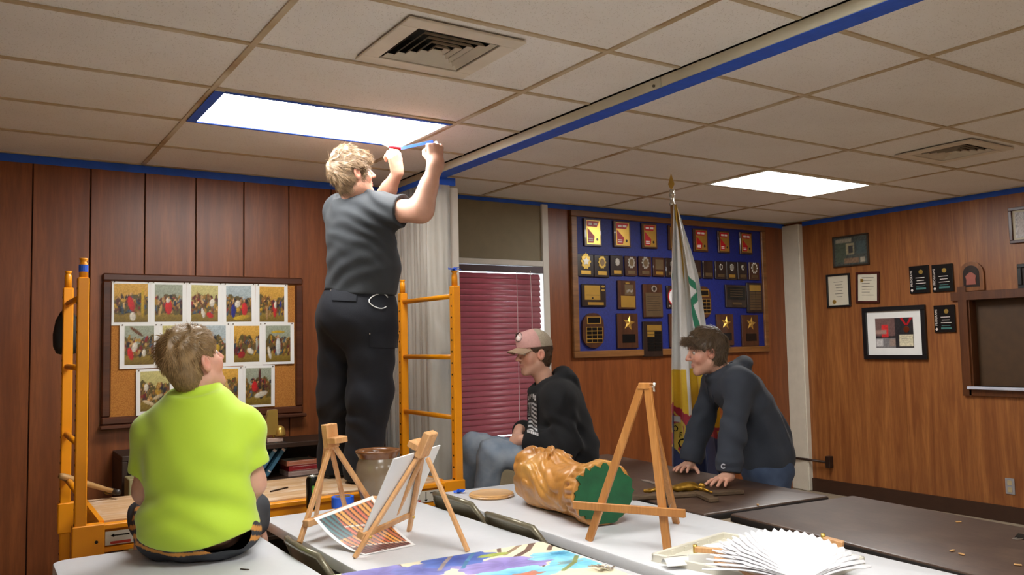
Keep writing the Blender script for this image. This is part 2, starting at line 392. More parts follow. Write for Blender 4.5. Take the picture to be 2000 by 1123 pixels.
# ---------------------------------------------------------------- tapes along the walls, partition track
strip('painters_tape', (LX, WY-.007, H-.022), (2.485, WY-.007, H-.022), .002, (1, 0, 0), 'long blue tape along the top of the panelled wall left of the partition') if 0 else None
box_part('painters_tape', ((LX+2.50)/2, WY-.0065, H-.024), (2.50-LX, .003, .046), m_tape, label='long blue tape along the top of the panelled wall above the picture board', cat='tape')
box_part('painters_tape', ((2.75+RX)/2, WY-.0065, H-.022), (RX-2.75-.06, .003, .042), m_tape, label='long blue tape along the top of the back wall above the blue award board', cat='tape')
box_part('painters_tape', (RX-.0065, (NY+5.27)/2, H-.022), (.003, 5.27-NY, .042), m_tape, label='long blue tape along the top of the right wall above the frames', cat='tape')
m_track = mat('track_paint', srgb(206, 200, 176), .45, 0, .08, 5)
trk = empty('trim_2', (0, 0, H), kind='structure', label='cream partition track running across the ceiling')
for i, (y0, y1) in enumerate(((NY, 2.60), (2.60, WY))):
    MB().box(((TX0+TX1)/2, (y0+y1)/2, -.023), (TX1-TX0, y1-y0-.003, .05), None, .003).build('track_rail', m_track, trk)
MB().tube([(TX0-.001, 2.64, -.03), (TX0-.006, 2.64, -.03)], .006, 10).build('screw', mat('screw_steel', srgb(90, 85, 75), .4, .8), trk)
box_part('painters_tape', ((TX0+TX1)/2+.002, (NY+4.9)/2, H-.0495), (TX1-TX0+.006, 4.9-NY, .002), m_tape, label='wide blue tape along the underside of the ceiling partition track', cat='tape')
MB().box((2.60, 4.76, H-.07), (.14, .03, .05)).box((2.56, 4.765, H-.105), (.012, .01, .04)).build('painters_tape', m_tape, label='folded end of blue tape where the track meets the plastic', cat='tape')
# ================================================================ window, blind, partition
m_alu = mat('window_frame_white', srgb(206, 200, 188), .4, 0, .04)
win = empty('window_1', (0, WY, 0), kind='structure', label='tall window with a beige upper panel and a maroon blind')
def wbx(name, x0, x1, y0, y1, z0, z1, m, par=win, bev=.003): return box_part(name, ((x0+x1)/2, (y0+y1)/2, (z0+z1)/2), (x1-x0, y1-y0, z1-z0), m, par, bev)
wbx('jamb', 3.865, 3.925, -.03, .12, .70, H-.02, m_alu); wbx('jamb', 2.90, 2.945, -.03, .12, .70, H-.02, m_alu)
wbx('upper_panel', 2.945, 3.865, -.01, .03, 2.145, H-.03, mat('panel_beige', srgb(132, 120, 92), .6, 0, .05))
wbx('transom', 2.945, 3.865, -.03, .12, 2.10, 2.145, m_alu)
wbx('window_sill', 2.92, 3.95, -.06, .12, .715, .745, m_alu)
ngl = N('window_glass'); ngl.b.inputs['Transmission Weight'].default_value = 1; ngl.b.inputs['Roughness'].default_value = .02; ngl.b.inputs['IOR'].default_value = 1.45
ngl.base(ngl.ramp(ngl.noise(ngl.coord(), 3), [(0, (.93, .97, 1, 1)), (1, (1, 1, 1, 1))]))
wbx('pane', 2.945, 3.865, .085, .091, .745, 2.10, ngl.m, bev=0)
nb = N('blind_maroon'); f = nb.noise(nb.coord((1, 1, 1)), 8, 3)
nb.base(nb.ramp(f, [(.3, srgb(136, 76, 82)), (.7, srgb(154, 92, 96))])); nb.b.inputs['Roughness'].default_value = .4
tr = nb.add('ShaderNodeBsdfTranslucent'); tr.inputs['Color'].default_value = srgb(198, 128, 136); mx = nb.add('ShaderNodeMixShader'); mx.inputs[0].default_value = .3
nb.link(nb.b.outputs[0], mx.inputs[1]); nb.link(tr.outputs[0], mx.inputs[2]); nb.link(mx.outputs[0], nb.out.inputs['Surface']); m_blind = nb.m
bl = empty('window_blind', (0, WY-.005, 0), label='maroon slatted blind hanging closed in the window', cat='blind')
wbx('headrail', 2.95, 3.862, -.03, .03, 2.045, 2.095, mat('blind_rail', srgb(62, 32, 38), .4), bl)
sl = None; pitch = .0432; zz = 2.015
for k in range(29):
    z = zz-k*pitch
    if sl is None:
        b = MB(); n = 6; vv = []; ff = []
        for i in range(n+1):
            t = i/n-.5; a = math.radians(68); y = t*.05*math.cos(a)-.006*(1-4*t*t)*math.sin(a); z_ = t*.05*math.sin(a)+.006*(1-4*t*t)*math.cos(a)
            vv += [(-.446, y, z_), (.446, y, z_)]
        k0 = len(vv); vv += [(x, y+.0015, z_+.0006) for x, y, z_ in vv]
        for i in range(n): ff += [[2*i, 2*i+1, 2*i+3, 2*i+2], [k0+2*i, k0+2*i+2, k0+2*i+3, k0+2*i+1]]
        ff += [[0, k0, k0+1, 1], [2*n, 2*n+1, k0+2*n+1, k0+2*n]]+[[2*i, 2*i+2, k0+2*i+2, k0+2*i] for i in range(n)]+[[2*i+1, k0+2*i+1, k0+2*i+3, 2*i+3] for i in range(n)]
        o = b.raw(vv, ff).build('slat', m_blind, bl, True); sl = o.data
    else: o = bpy.data.objects.new('slat', sl); COL.objects.link(o); o.parent = bl
    o.location = (3.396, 0, z); o.rotation_euler = (random.uniform(-.04, .04), 0, random.uniform(-.002, .002))
wbx('bottom_rail', 2.95, 3.842, -.02, .02, .748, .772, m_blind, bl)
m_cord = mat('cord_white', srgb(210, 196, 196), .7)
for x in (3.08, 3.60): MB().tube([(x, -.034, 2.05), (x+.002, -.034, 1.5), (x, -.034, .76)], .0025, 6).build('ladder_cord', m_cord, bl)
MB().tube([(3.73, -.036, 2.06), (3.735, -.04, 1.75), (3.73, -.04, 1.28)], .003, 6).build('pull_cord', m_cord, bl)
# folded partition wrapped in plastic sheeting
part = empty('door_1', (2.49, 4.78, 0), kind='structure', label='folded accordion partition stacked against the back wall')
m_part = mat('partition_vinyl', srgb(204, 198, 182), .6)
for k in range(8): box_part('fold_panel', (.085, .06+.08*k, 1.26), (.15, .077, 2.49), m_part, part, .004)
box_part('lead_post', (.185, .04, 1.27), (.075, .07, 2.52), m_alu, part, .004)
box_part('dark_strip', (.142, -.003, 1.27), (.012, .014, 2.5), mat('strip_dark', srgb(70, 66, 60), .5), part)  # dark vertical line beside the lead post
hd = MB(); hd.prism(rrect(.055, .20, .027, 6), .014, Matrix.Translation((.085, -.012, 1.35))@Matrix.Rotation(math.pi/2, 4, 'X'))
hd.build('handle', mat('handle_grey', srgb(112, 112, 112), .5), part)
nps = N('plastic_sheet'); nps.base(nps.ramp(nps.noise(nps.coord((6, 6, 1)), 3), [(.3, (.60, .58, .53, 1)), (.7, (.68, .66, .61, 1))])); nps.b.inputs['Roughness'].default_value = .16; nps.b.inputs['Specular IOR Level'].default_value = .7
tp = nps.add('ShaderNodeBsdfTransparent'); mx = nps.add('ShaderNodeMixShader'); mx.inputs[0].default_value = .45
nps.link(tp.outputs[0], mx.inputs[1]); nps.link(nps.b.outputs[0], mx.inputs[2]); nps.link(mx.outputs[0], nps.out.inputs['Surface'])
nps.bump(nps.noise(nps.coord((9, 9, 2.6)), 1.5, 3, .5, .8), .25, .03)
rs = np.random.RandomState(3)
nu, nv = 120, 70
path = [(2.462, WY-.03), (2.462, 4.758), (2.625, 4.745)]
seg = np.cumsum([0]+[math.dist(a, b) for a, b in zip(path[:-1], path[1:])])
vv = []; ph = rs.rand(12)*6.28
for j in range(nv+1):
    z = H-.06-(H-.10)*j/nv
    for i in range(nu+1):
        s = seg[-1]*i/nu; k = min(np.searchsorted(seg, s, 'right')-1, len(path)-2); t = (s-seg[k])/(seg[k+1]-seg[k])
        a, b_ = np.array(path[k]), np.array(path[k+1]); q = a+(b_-a)*t; d = (b_-a)/np.linalg.norm(b_-a); nn = np.array([-d[1], d[0]])*-1
        if k == 0: nn = np.array([-1, 0])
        g = .5+.5*min(1, j/12)
        w = .0035*math.sin(s*67+ph[0]+1.6*math.sin(z*1.3))+.0022*math.sin(s*131+ph[1]+z*2.9)+.004*math.sin(s*21+z*2.6+ph[2])
        if k == 1: w = w*.6+.004*math.sin(z*23+s*30)*math.sin(z*3.1+ph[3])
        vv.append((q[0]+nn[0]*(w*g-.0), q[1]+nn[1]*w*g, z))
ff = [[j*(nu+1)+i, j*(nu+1)+i+1, (j+1)*(nu+1)+i+1, (j+1)*(nu+1)+i] for j in range(nv) for i in range(nu)]
mesh_obj('plastic_sheet', vv, ff, nps.m, None, True); props(bpy.context.scene.objects['plastic_sheet'], 'clear wrinkled plastic sheeting hung over the folded partition', 'plastic sheet')
box_part('painters_tape', (2.455, 5.11, 2.555), (.003, .70, .035), m_tape, label='blue tape along the top of the plastic sheeting beside the wall', cat='tape')
# ================================================================ bulletin board with prints
def wall_rect(x0, y0, x1, y1, Y=WY):
    xm, ym = (x0+x1)/2, (y0+y1)/2
    return on_y(x0, ym, Y)[0], on_y(x1, ym, Y)[0], on_y(xm, y1, Y)[2], on_y(xm, y0, Y)[2]
m_bf = wood('board_frame_brown', srgb(66, 32, 16), srgb(94, 50, 26), 0, 8, .4, .2, .04, seed=6)
ncork = N('cork'); v = ncork.coord(); ncork.base(ncork.mix(ncork.ramp(ncork.noise(v, 160, 3), [(.4, (1, 1, 1, 1)), (.6, (0, 0, 0, 1))]), srgb(188, 128, 56), srgb(164, 104, 40))); ncork.b.inputs['Roughness'].default_value = .9; ncork.bump(ncork.noise(v, 200), .3, .002)
bb = empty('bulletin_board', (0, WY-.004, 0), label='large cork bulletin board in a dark brown frame, covered with small paintings', cat='bulletin board')
X0, X1, Z0, Z1 = .654, 1.872, 1.056, 1.956
box_part('cork', ((X0+X1)/2, -.012, (Z0+Z1)/2), (X1-X0-.04, .016, Z1-Z0-.04), ncork.m, bb)
for nm, c, s in (('frame_rail', ((X0+X1)/2, -.02, Z1-.023), (X1-X0, .036, .046)), ('frame_rail', ((X0+X1)/2, -.02, Z0+.023), (X1-X0, .036, .046)), ('frame_stile', (X0+.025, -.02, (Z0+Z1)/2), (.05, .036, Z1-Z0-.092)), ('frame_stile', (X1-.025, -.02, (Z0+Z1)/2), (.05, .036, Z1-Z0-.092))):
    box_part(nm, c, s, m_bf, bb, .008)
box_part('ledge', ((X0+X1)/2, -.045, Z0-.012), (X1-X0+.02, .07, .024), m_bf, bb, .006)
m_print = vcol_mat('print_ink', .45, 0, .0)
m_paper = mat('paper_white', srgb(232, 232, 228), .6, 0, .02)
m_pin = mat('pin_head', srgb(120, 110, 100), .35, .6)
def painting(seed, main, w, h, nx=34, ny=42):
    """soft generic crowd scene: sky, hills, dark crowd, a few robed figures"""
    r = np.random.RandomState(seed)
    gx, gy = np.meshgrid(np.linspace(0, 1, nx), np.linspace(0, 1, ny)); gx = gx.ravel(); gy = gy.ravel()
    sky = np.array([[.34, .36, .30], [.50, .46, .26], [.42, .47, .48], [.55, .36, .16]][seed % 4])
    col = np.outer(np.ones(len(gx)), sky)*(.7+.5*gy[:, None])
    hill = gy < .66+.1*np.sin(gx*7+seed)+.05*np.sin(gx*17+seed*2); col[hill] = np.array([.15, .13, .08])
    g = gy < .22+.03*np.sin(gx*9+seed); col[g] = np.array([.34, .26, .13])*(.6+1.2*gy[g][:, None])
    pal = np.array([[.05, .04, .03], [.13, .08, .05], [.22, .13, .06], [.30, .20, .10], [.10, .12, .14], [.36, .24, .08], [.18, .05, .04], [.42, .30, .18]])
    def blob(cx, cy, rx, ry, c, tilt=0, soft=.25):
        dx, dy = gx-cx, gy-cy; x = dx*math.cos(tilt)+dy*math.sin(tilt); y = -dx*math.sin(tilt)+dy*math.cos(tilt)
        d = (x/rx)**2+(y/ry)**2; k = np.clip((1-d)/soft, 0, 1)[:, None]; col[:] = col*(1-k)+np.array(c)*(.75+.5*np.clip(.5-x/rx*.4+y/ry*.3, 0, 1))[:, None]*k
    for _ in range(60): blob(r.rand(), .22+r.rand()*.46, .02+.045*r.rand(), .03+.08*r.rand(), pal[r.randint(8)]*(.5+1.1*r.rand()), r.randn()*.5)
    for _ in range(16): blob(r.rand(), .50+r.rand()*.2, .018, .022, np.array([.55, .36, .22])*(.6+.6*r.rand()))
    for (cx, cy, rx, ry, c, t) in main: blob(cx, cy, rx, ry, c, t, .35)
    for (cx, cy, rx, ry, c, t) in main[:1]: blob(cx, cy+ry+.03, .035, .035, (.58, .38, .24))
    col *= (.60+.25*r.rand(len(gx)))[:, None]
    g_ = col.mean(1)[:, None]; col = np.clip(((g_+(col-g_)*1.35)-.07)*1.25+.035, .008, .9)
    vx = np.stack([(gx-.5)*w, np.zeros(len(gx)), (gy-.5)*h], 1)
    return vx, [[j*nx+i, j*nx+i+1, (j+1)*nx+i+1, (j+1)*nx+i] for j in range(ny-1) for i in range(nx-1)], col
RED, WHT, BLU, GLD, GRN = (.50, .04, .03), (.70, .66, .58), (.05, .08, .22), (.50, .36, .06), (.10, .16, .06)
S = 3.4025
cells = [((60, 62, 322, 358), (78, 82, 302, 338)), ((322, 66, 560, 352), (348, 88, 532, 335)), ((560, 72, 800, 350), (590, 92, 768, 335)), ((800, 78, 1018, 347), (822, 97, 990, 335)), ((1018, 84, 1230, 345), (1043, 102, 1207, 335)),
 ((113, 347, 372, 645), (146, 362, 342, 620)), ((372, 345, 612, 640), (398, 360, 590, 615)), ((612, 343, 850, 634), (640, 360, 818, 608)), ((850, 342, 1062, 626), (872, 362, 1040, 602)), ((1062, 340, 1270, 616), (1082, 360, 1246, 600)),
 ((222, 648, 462, 950), (250, 663, 445, 925)), ((462, 642, 702, 935), (490, 660, 680, 915)), ((702, 634, 930, 920), (728, 648, 898, 892)), ((930, 624, 1140, 900), (947, 642, 1117, 885))]
MAIN = [[(.5, .48, .10, .22, RED, .3), (.55, .15, .10, .12, WHT, .2), (.85, .5, .06, .4, GLD, 0)], [(.5, .4, .14, .22, RED, 0), (.48, .58, .08, .08, WHT, .1), (.2, .3, .05, .18, (.5, .35, .2), -.3)], [(.7, .18, .14, .08, RED, -.3), (.45, .25, .07, .16, WHT, .2), (.78, .52, .1, .12, WHT, -.4), (.35, .55, .03, .35, (.2, .1, .04), .5)], [(.72, .35, .12, .2, RED, 0), (.45, .5, .12, .1, WHT, .3), (.28, .3, .1, .2, BLU, 0), (.6, .12, .35, .06, GLD, .1)], [(.62, .35, .08, .24, RED, 0), (.64, .48, .05, .12, WHT, 0), (.3, .25, .06, .22, (.4, .28, .18), 0), (.85, .5, .05, .1, BLU, 0)],
 [(.2, .28, .1, .18, RED, .4), (.34, .45, .1, .14, WHT, -.4), (.66, .3, .07, .1, WHT, 0), (.4, .85, .28, .05, (.16, .1, .05), -.5)], [(.5, .4, .12, .2, RED, 0), (.3, .4, .08, .2, GRN, 0)], [(.5, .3, .1, .2, BLU, 0), (.7, .4, .08, .1, GLD, 0), (.3, .4, .08, .2, WHT, 0)], [(.3, .2, .16, .1, (.3, .05, .04), .2), (.65, .3, .15, .08, WHT, -.4), (.9, .5, .05, .2, (.4, .4, .36), 0)], [(.5, .42, .1, .26, (.62, .64, .62), 0), (.5, .82, .3, .04, GLD, 0), (.15, .25, .06, .2, WHT, .3)],
 [(.3, .2, .25, .05, (.6, .5, .36), -.3), (.2, .6, .08, .1, WHT, 0), (.6, .35, .2, .05, (.5, .42, .3), .3)], [(.5, .5, .05, .3, (.6, .5, .4), 0), (.5, .65, .3, .03, (.2, .12, .06), 0)], [(.55, .4, .12, .25, (.55, .42, .22), 0), (.2, .15, .15, .1, GRN, 0)], [(.6, .28, .28, .08, (.66, .62, .54), .2), (.55, .75, .05, .3, (.12, .07, .05), 0), (.35, .5, .12, .15, RED, 0)]]
where = ['first from the left in the top row', 'second from the left in the top row', 'third from the left in the top row', 'fourth from the left in the top row', 'last on the right in the top row', 'first from the left in the middle row', 'behind the blond head, left one in the middle row', 'third in the middle row, partly behind the blond head', 'fourth in the middle row', 'last on the right in the middle row, pale standing figure', 'first from the left in the bottom row', 'second in the bottom row, hidden behind the blond head', 'third in the bottom row, beside the ear of the seated person', 'last on the right in the bottom row, pale reclining figure']
for i, (pc, ic) in enumerate(cells):
    px = lambda c: (200+c[0]/S, 530+c[1]/S, 200+c[2]/S, 530+c[3]/S)
    a0, a1, b0, b1 = wall_rect(*px(pc), WY-.03); i0, i1, j0, j1 = wall_rect(*px(ic), WY-.03)
    t = empty('art_print', ((a0+a1)/2, WY-.027-.0012*(i % 5)-.0062*(i//5), (b0+b1)/2), label='painting print '+where[i]+(', cork board' if len(where[i].split()) > 8 else ' of the cork board'), cat='print', group='painting prints on the cork board')
    t.rotation_euler = (0, random.uniform(-.008, .008), 0)
    w, h = a1-a0, b1-b0; nx = 9; vv = []; ff = []
    for k in range(nx):
        u = k/(nx-1); cur = .005*(2*u-1)**2
        vv += [((u-.5)*w, -cur, -h/2-.0), ((u-.5)*w, -cur*.3, h/2)]
    k0 = len(vv); vv += [(x, y+.0006, z) for x, y, z in vv]
    for k in range(nx-1): ff += [[2*k, 2*k+2, 2*k+3, 2*k+1], [k0+2*k, k0+2*k+1, k0+2*k+3, k0+2*k+2]]
    ff += [[0, 1, k0+1, k0], [2*nx-2, k0+2*nx-2, k0+2*nx-1, 2*nx-1]]
    mesh_obj('sheet', vv, ff, m_paper, t)
    cx, cz = (i0+i1)/2-(a0+a1)/2, (j0+j1)/2-(b0+b1)/2
    pv, pf, pcx = painting(i+3, MAIN[i], i1-i0, j1-j0)
    uu = (pv[:, 0]+cx)/w; tt = (pv[:, 2]+cz)/h+.5
    pv[:, 1] = -(.005*(2*uu)**2)*(1-.7*tt)-.0009
    mesh_obj('picture', pv+V(cx, 0, cz), pf, m_print, t, cols=pcx)
    for sx in (-.43, .43): MB().lathe([(.0035, 0), (.0045, .003), (.003, .006), (.001, .007)], 8, (0, 0, 0), axes=((1, 0, 0), (0, 0, 1), (0, -1, 0))).build('push_pin', m_pin, t, loc=(sx*w, -.005, h/2-.008))
# ================================================================ blue award board
ab = empty('award_board', (0, WY-.004, 0), label='large blue felt award board in a light brown wooden frame', cat='notice board')
A0, A1, B0, B1 = 4.155, 6.55, 1.355, 2.585
nfl = N('blue_felt'); v = nfl.coord(); nfl.base(nfl.ramp(nfl.noise(v, 90, 3), [(.3, srgb(14, 26, 96)), (.7, srgb(22, 38, 122))])); nfl.b.inputs['Roughness'].default_value = .55; nfl.bump(nfl.noise(v, 400), .2, .001)
box_part('felt', ((A0+A1)/2, -.010, (B0+B1)/2), (A1-A0-.05, .012, B1-B0-.05), nfl.m, ab)
m_af = wood('award_frame', srgb(108, 68, 32), srgb(146, 98, 52), 0, 8, .4, .2, .04, seed=8)
for nm, c, s in (('frame_rail', ((A0+A1)/2, -.018, B1-.025), (A1-A0, .034, .05)), ('frame_rail', ((A0+A1)/2, -.018, B0+.028), (A1-A0, .034, .056)), ('frame_stile', (A0+.03, -.018, (B0+B1)/2), (.06, .034, B1-B0-.106)), ('frame_stile', (A1-.028, -.018, (B0+B1)/2), (.056, .034, B1-B0-.106))):
    box_part(nm, c, s, m_af, ab, .005)
m_wal = wood('plaque_walnut', srgb(58, 34, 22), srgb(86, 52, 34), 2, 14, .3, .2, .02, seed=9, coat=.3)
m_drk = wood('plaque_dark', srgb(34, 24, 22), srgb(52, 38, 32), 2, 14, .28, .2, .02, seed=10, coat=.3)
m_gold = mat('gold_plate', srgb(214, 172, 84), .28, .75, .08, 6); m_brass = mat('brass', srgb(206, 172, 88), .28, .75, .1, 8)
m_red = mat('plaque_red', srgb(176, 26, 34), .35, 0, .05); m_blk = mat('black_plate', srgb(18, 18, 18), .2, 0, .1); m_slate = mat('dull_plate', srgb(112, 92, 66), .4, .6)
m_silv = mat('silver', srgb(206, 202, 190), .25, .75, .08); m_mark = mat('pale_ink', srgb(226, 214, 206), .5); m_white = mat('white_disc', srgb(226, 226, 224), .4)
SA = 3.51
def plq(c): return wall_rect(1100+c[0]/SA, 400+c[1]/SA, 1100+c[2]/SA, 400+c[3]/SA, WY-.03)
AXF = ((1, 0, 0), (0, 0, 1), (0, -1, 0))
def face_prism(poly, h, y): return MB().prism(poly, h, Matrix.Translation((0, y, 0))@Matrix.Rotation(math.pi/2, 4, 'X'))
def oval(rx, rz, n=20, c=(0, 0)): return [(c[0]+rx*math.cos(6.2832*i/n), c[1]+rz*math.sin(6.2832*i/n)) for i in range(n)]
def star(R, r, c=(0, 0), a0=90): return [(c[0]+(R if i % 2 == 0 else r)*math.cos(math.radians(a0+36*i)), c[1]+(R if i % 2 == 0 else r)*math.sin(math.radians(a0+36*i))) for i in range(10)]
def plaque(c, style, label, round_=False):
    x0, x1, z0, z1 = plq(c); w, h = x1-x0, z1-z0
    t = empty('award_plaque', ((x0+x1)/2, WY-.020, (z0+z1)/2), label=label, cat='plaque', group='plaques on the blue award board')
    t.rotation_euler = (0, random.uniform(-.012, .012), 0)
    th = .02
    P = lambda nm, poly, m, y=-th, d=.0025: face_prism(poly, d, y).build(nm, m, t)
    rc = lambda a, b_, u, v_: [((a-.5)*w, (u-.5)*h), ((b_-.5)*w, (u-.5)*h), ((b_-.5)*w, (v_-.5)*h), ((a-.5)*w, (v_-.5)*h)]
    bm = m_wal if style in ('year', 'star', 'grid', 'photo', 'citation', 'ring', 'card') else m_drk
    if round_: face_prism(rrect(w, h, w*.45, 8), th, 0).build('board', bm, t)
    else: box_part('board', (0, -th/2, 0), (w, th, h), bm, t, .004)
    if style == 'year':
        P('plate', rc(.13, .90, .07, .93), m_gold)
        P('header', [((a-.5)*w, (b_-.5)*h) for a, b_ in ((.15, .70), (.72, .70), (.86, .91), (.15, .91))], m_red, -th-.0025, .001)
        P('pennant', [((a-.5)*w, (b_-.5)*h) for a, b_ in ((.17, .12), (.5, .12), (.58, .36), (.17, .66))], m_red, -th-.0025, .001)
        P('year_print', rc(.24, .46, .76, .84), m_mark, -th-.0036, .0004); P('year_print', rc(.52, .74, .76, .84), m_mark, -th-.0036, .0004)
        P('name_print', rc(.22, .47, .25, .29), m_mark, -th-.0036, .0004); P('name_print', rc(.22, .47, .18, .22), m_mark, -th-.0036, .0004)
        P('seal', oval(w*.06, w*.07, 10, (.22*w, -.25*h)), m_drk, -th-.0036, .0006)
    elif style in ('crest', 'oval', 'small', 'ring', 'tiny'):
        R = {'crest': .30, 'oval': .27, 'small': .19, 'ring': .30, 'tiny': .16}[style]*w
        P('plate', rc(.22, .80, .10, .27), m_gold if style in ('crest', 'oval', 'small') else m_slate)
        b = MB(); b.prism(oval(R*.85, R*1.15, 18, (0, .17*h)), .006, Matrix.Translation((0, -th, 0))@Matrix.Rotation(math.pi/2, 4, 'X'))
        for k in range(10): a = .628*k; b.box((R*.85*math.cos(a), -th-.003, .17*h+R*1.1*math.sin(a)), (R*.35, .008, R*.35), None, .002)
        b.build('medallion', m_brass if style in ('crest', 'oval') else m_silv, t)
        if style in ('ring', 'oval'): P('medallion_centre', oval(R*.55, R*.75, 16, (0, .17*h)), m_slate, -th-.006, .002)
        if style == 'tiny': P('medallion_centre', oval(R*.4, R*.6, 12, (0, .17*h)), m_drk, -th-.006, .002)
        if style == 'crest':
            b = MB(); b.box((0, -th-.004, .43*h), (.008, .006, .045)); b.box((0, -th-.004, .44*h), (.03, .006, .009)); b.build('cross', m_brass, t)
            P('medallion_centre', star(R*.7, R*.4, (0, .17*h)), m_silv, -th-.006, .004)
    elif style == 'card': P('plate', rc(.18, .84, .36, .88), m_slate); P('plate', rc(.22, .80, .1, .26), m_gold)
    elif style == 'plain': P('plate', rc(.18, .84, .10, .32), m_slate)
    elif style == 'gold':
        P('plate', rc(.10, .74, .30, .94), m_gold); P('plate', rc(.22, .88, .07, .20), m_gold)
        for zc in (.90, .74): P('badge', oval(.075*w, .05*h, 14, (.36*w, (zc-.5)*h)), m_brass, -th, .004)
        P('seal', oval(.04*w, .04*h, 10, (-.08*w, -.12*h)), m_drk, -th-.0026, .001); P('name_print', rc(.14, .70, .50, .52), m_slate, -th-.0026, .0006)
    elif style == 'photo':
        P('plate', rc(.14, .92, .06, .46), m_gold); P('picture', rc(.36, .84, .50, .86), m_slate)
        b = MB(); b.prism(oval(.13*w, .025*h, 12, (0, .41*h)), .006, Matrix.Translation((0, -th, 0))@Matrix.Rotation(math.pi/2, 4, 'X')); b.build('emblem', m_brass, t)
        for k in range(5): P('figure', oval(.03*w+.01*w*(k % 2), .05*h, 8, ((-.02+.075*k)*w*1.0, (.62-.5+.02*(k % 3))*h)), m_silv, -th-.0026, .001)
    elif style == 'citation':
        P('plate', rc(.10, .96, .03, .74), m_slate); P('medallion', oval(.14*w, .10*h, 18, (.05*w, .36*h)), m_silv, -th, .006); P('medallion_centre', oval(.07*w, .06*h, 14, (.05*w, .36*h)), m_drk, -th-.006, .002)
        for k in range(7): P('text_line', rc(.18, .86-.05*(k % 3), .62-.07*k, .632-.07*k), m_drk, -th-.0026, .0004)
    elif style == 'clock':
        P('dial_rim', oval(.46*w, .46*w, 28), m_red, -th, .003); P('dial', oval(.40*w, .40*w, 28), m_white, -th-.003, .001)
        P('corner_stud', oval(.05*w, .05*w, 10, (-.36*w, -.40*h)), m_silv, -th, .003)
    elif style == 'grid':
        P('title_frame', rc(.20, .86, .68, .90), m_gold); P('title_plate', rc(.25, .81, .71, .87), m_blk, -th-.0025, .001)
        P('name_frame', rc(.15, .93, .14, .60), m_gold)
        for r_ in range(4):
            for q in range(3): P('name_plate', rc(.18+.25*q, .40+.25*q, .16+.112*r_, .245+.112*r_), m_blk, -th-.0025, .001)
    elif style == 'star':
        b = MB(); R = .25*w*1.15; pts = star(R, R*.42, (.05*w, .22*h), 80); v = [(x, -th, z) for x, z in pts]+[(.05*w, -th-.014, .22*h)]
        b.raw(v, [[i, (i+1) % 10, 10] for i in range(10)]).build('star', m_gold, t)
        P('plate', rc(.22, .84, .16, .40), m_blk)
    elif style == 'roster':
        P('plate', rc(.20, .92, .74, .90), m_gold)
        for k in range(2): P('plate', rc(.20, .56, .64-.08*k, .71-.08*k), m_gold)
        for k in range(14):
            q, r_ = k % 2, k//2
            if q == 0 and r_ < 2: continue
            P('name_plate', rc(.20+.37*q, .55+.37*q, .64-.08*r_, .71-.08*r_), m_blk)
    elif style == 'black':
        P('plate', rc(.08, .92, .34, .90), m_blk); P('plate', rc(.30, .74, .12, .22), m_slate)
        for k in range(4): P('text_line', rc(.2, .8, .78-.1*k, .80-.1*k), m_slate, -th-.0026, .0004)
    elif style == 'list':
        P('plate', rc(.16, .88, .72, .92), m_brass)
        for k in range(7):
            for q in range(2): P('name_plate', rc(.16+.37*q, .51+.37*q, .62-.09*k, .695-.09*k), m_slate)
ordw = ['first', 'second', 'third', 'fourth', 'fifth', 'sixth', 'seventh', 'eighth', 'ninth', 'tenth', 'eleventh', 'twelfth', 'thirteenth']
for i, c in enumerate(((140, 95, 258, 285), (342, 112, 458, 292), (535, 128, 640, 300), (718, 145, 812, 310), (890, 165, 988, 322), (1058, 180, 1138, 330), (1208, 190, 1292, 338))):
    plaque(c, 'year', ordw[i]+' red and gold plaque from the left in the top row of the award board')
r2 = [((92, 338, 205, 492), 'crest'), ((210, 345, 310, 497), 'oval'), ((322, 348, 408, 487), 'small'), ((420, 352, 502, 488), 'ring'), ((515, 355, 600, 490), 'ring'), ((612, 362, 692, 492), 'card'), ((700, 366, 778, 495), 'tiny'), ((872, 380, 945, 503), 'plain'), ((955, 385, 1025, 505), 'plain'), ((1038, 388, 1112, 508), 'tiny'), ((1115, 390, 1185, 512), 'small'), ((1192, 392, 1258, 512), 'tiny'), ((1270, 395, 1340, 515), 'ring')]
for i, (c, st) in enumerate(r2): plaque(c, st, ordw[i]+' small dark plaque from the left in the second row of the award board')
for c, st, lb, rd in (((125, 545, 290, 698), 'gold', 'dark plaque with a large square gold plate on the award board', 0), ((372, 520, 495, 715), 'photo', 'walnut plaque with silver figures above a gold plate on the award board', 0), ((545, 545, 678, 772), 'citation', 'tall walnut citation plaque with an oval silver medallion on the award board', 0), ((708, 555, 808, 710), 'clock', 'dark plaque with a red rimmed white disc beside the flag', 0), ((905, 560, 1010, 775), 'grid', 'rounded walnut plaque with rows of black name plates right of the flag', 1), ((1110, 550, 1252, 703), 'black', 'wide black plaque with dull lettering near the right end of the award board', 0), ((1257, 535, 1362, 738), 'list', 'tall plaque with columns of dull name plates at the right end of the award board', 0),
   ((130, 742, 275, 980), 'grid', 'rounded walnut plaque with twelve black name plates at the lower left of the award board', 1), ((368, 745, 510, 983), 'star', 'walnut plaque with a gold star, leftmost of the star plaques', 0), ((545, 800, 678, 1040), 'roster', 'dark roster plaque overlapping the bottom frame of the award board', 0), ((725, 745, 850, 975), 'star', 'walnut star plaque mostly hidden behind the flag', 0), ((1050, 750, 1165, 965), 'star', 'walnut star plaque just above the head of the leaning person', 0), ((1222, 755, 1335, 968), 'star', 'walnut plaque with a gold star, rightmost of the star plaques', 0)):
    plaque(c, st, lb, rd)
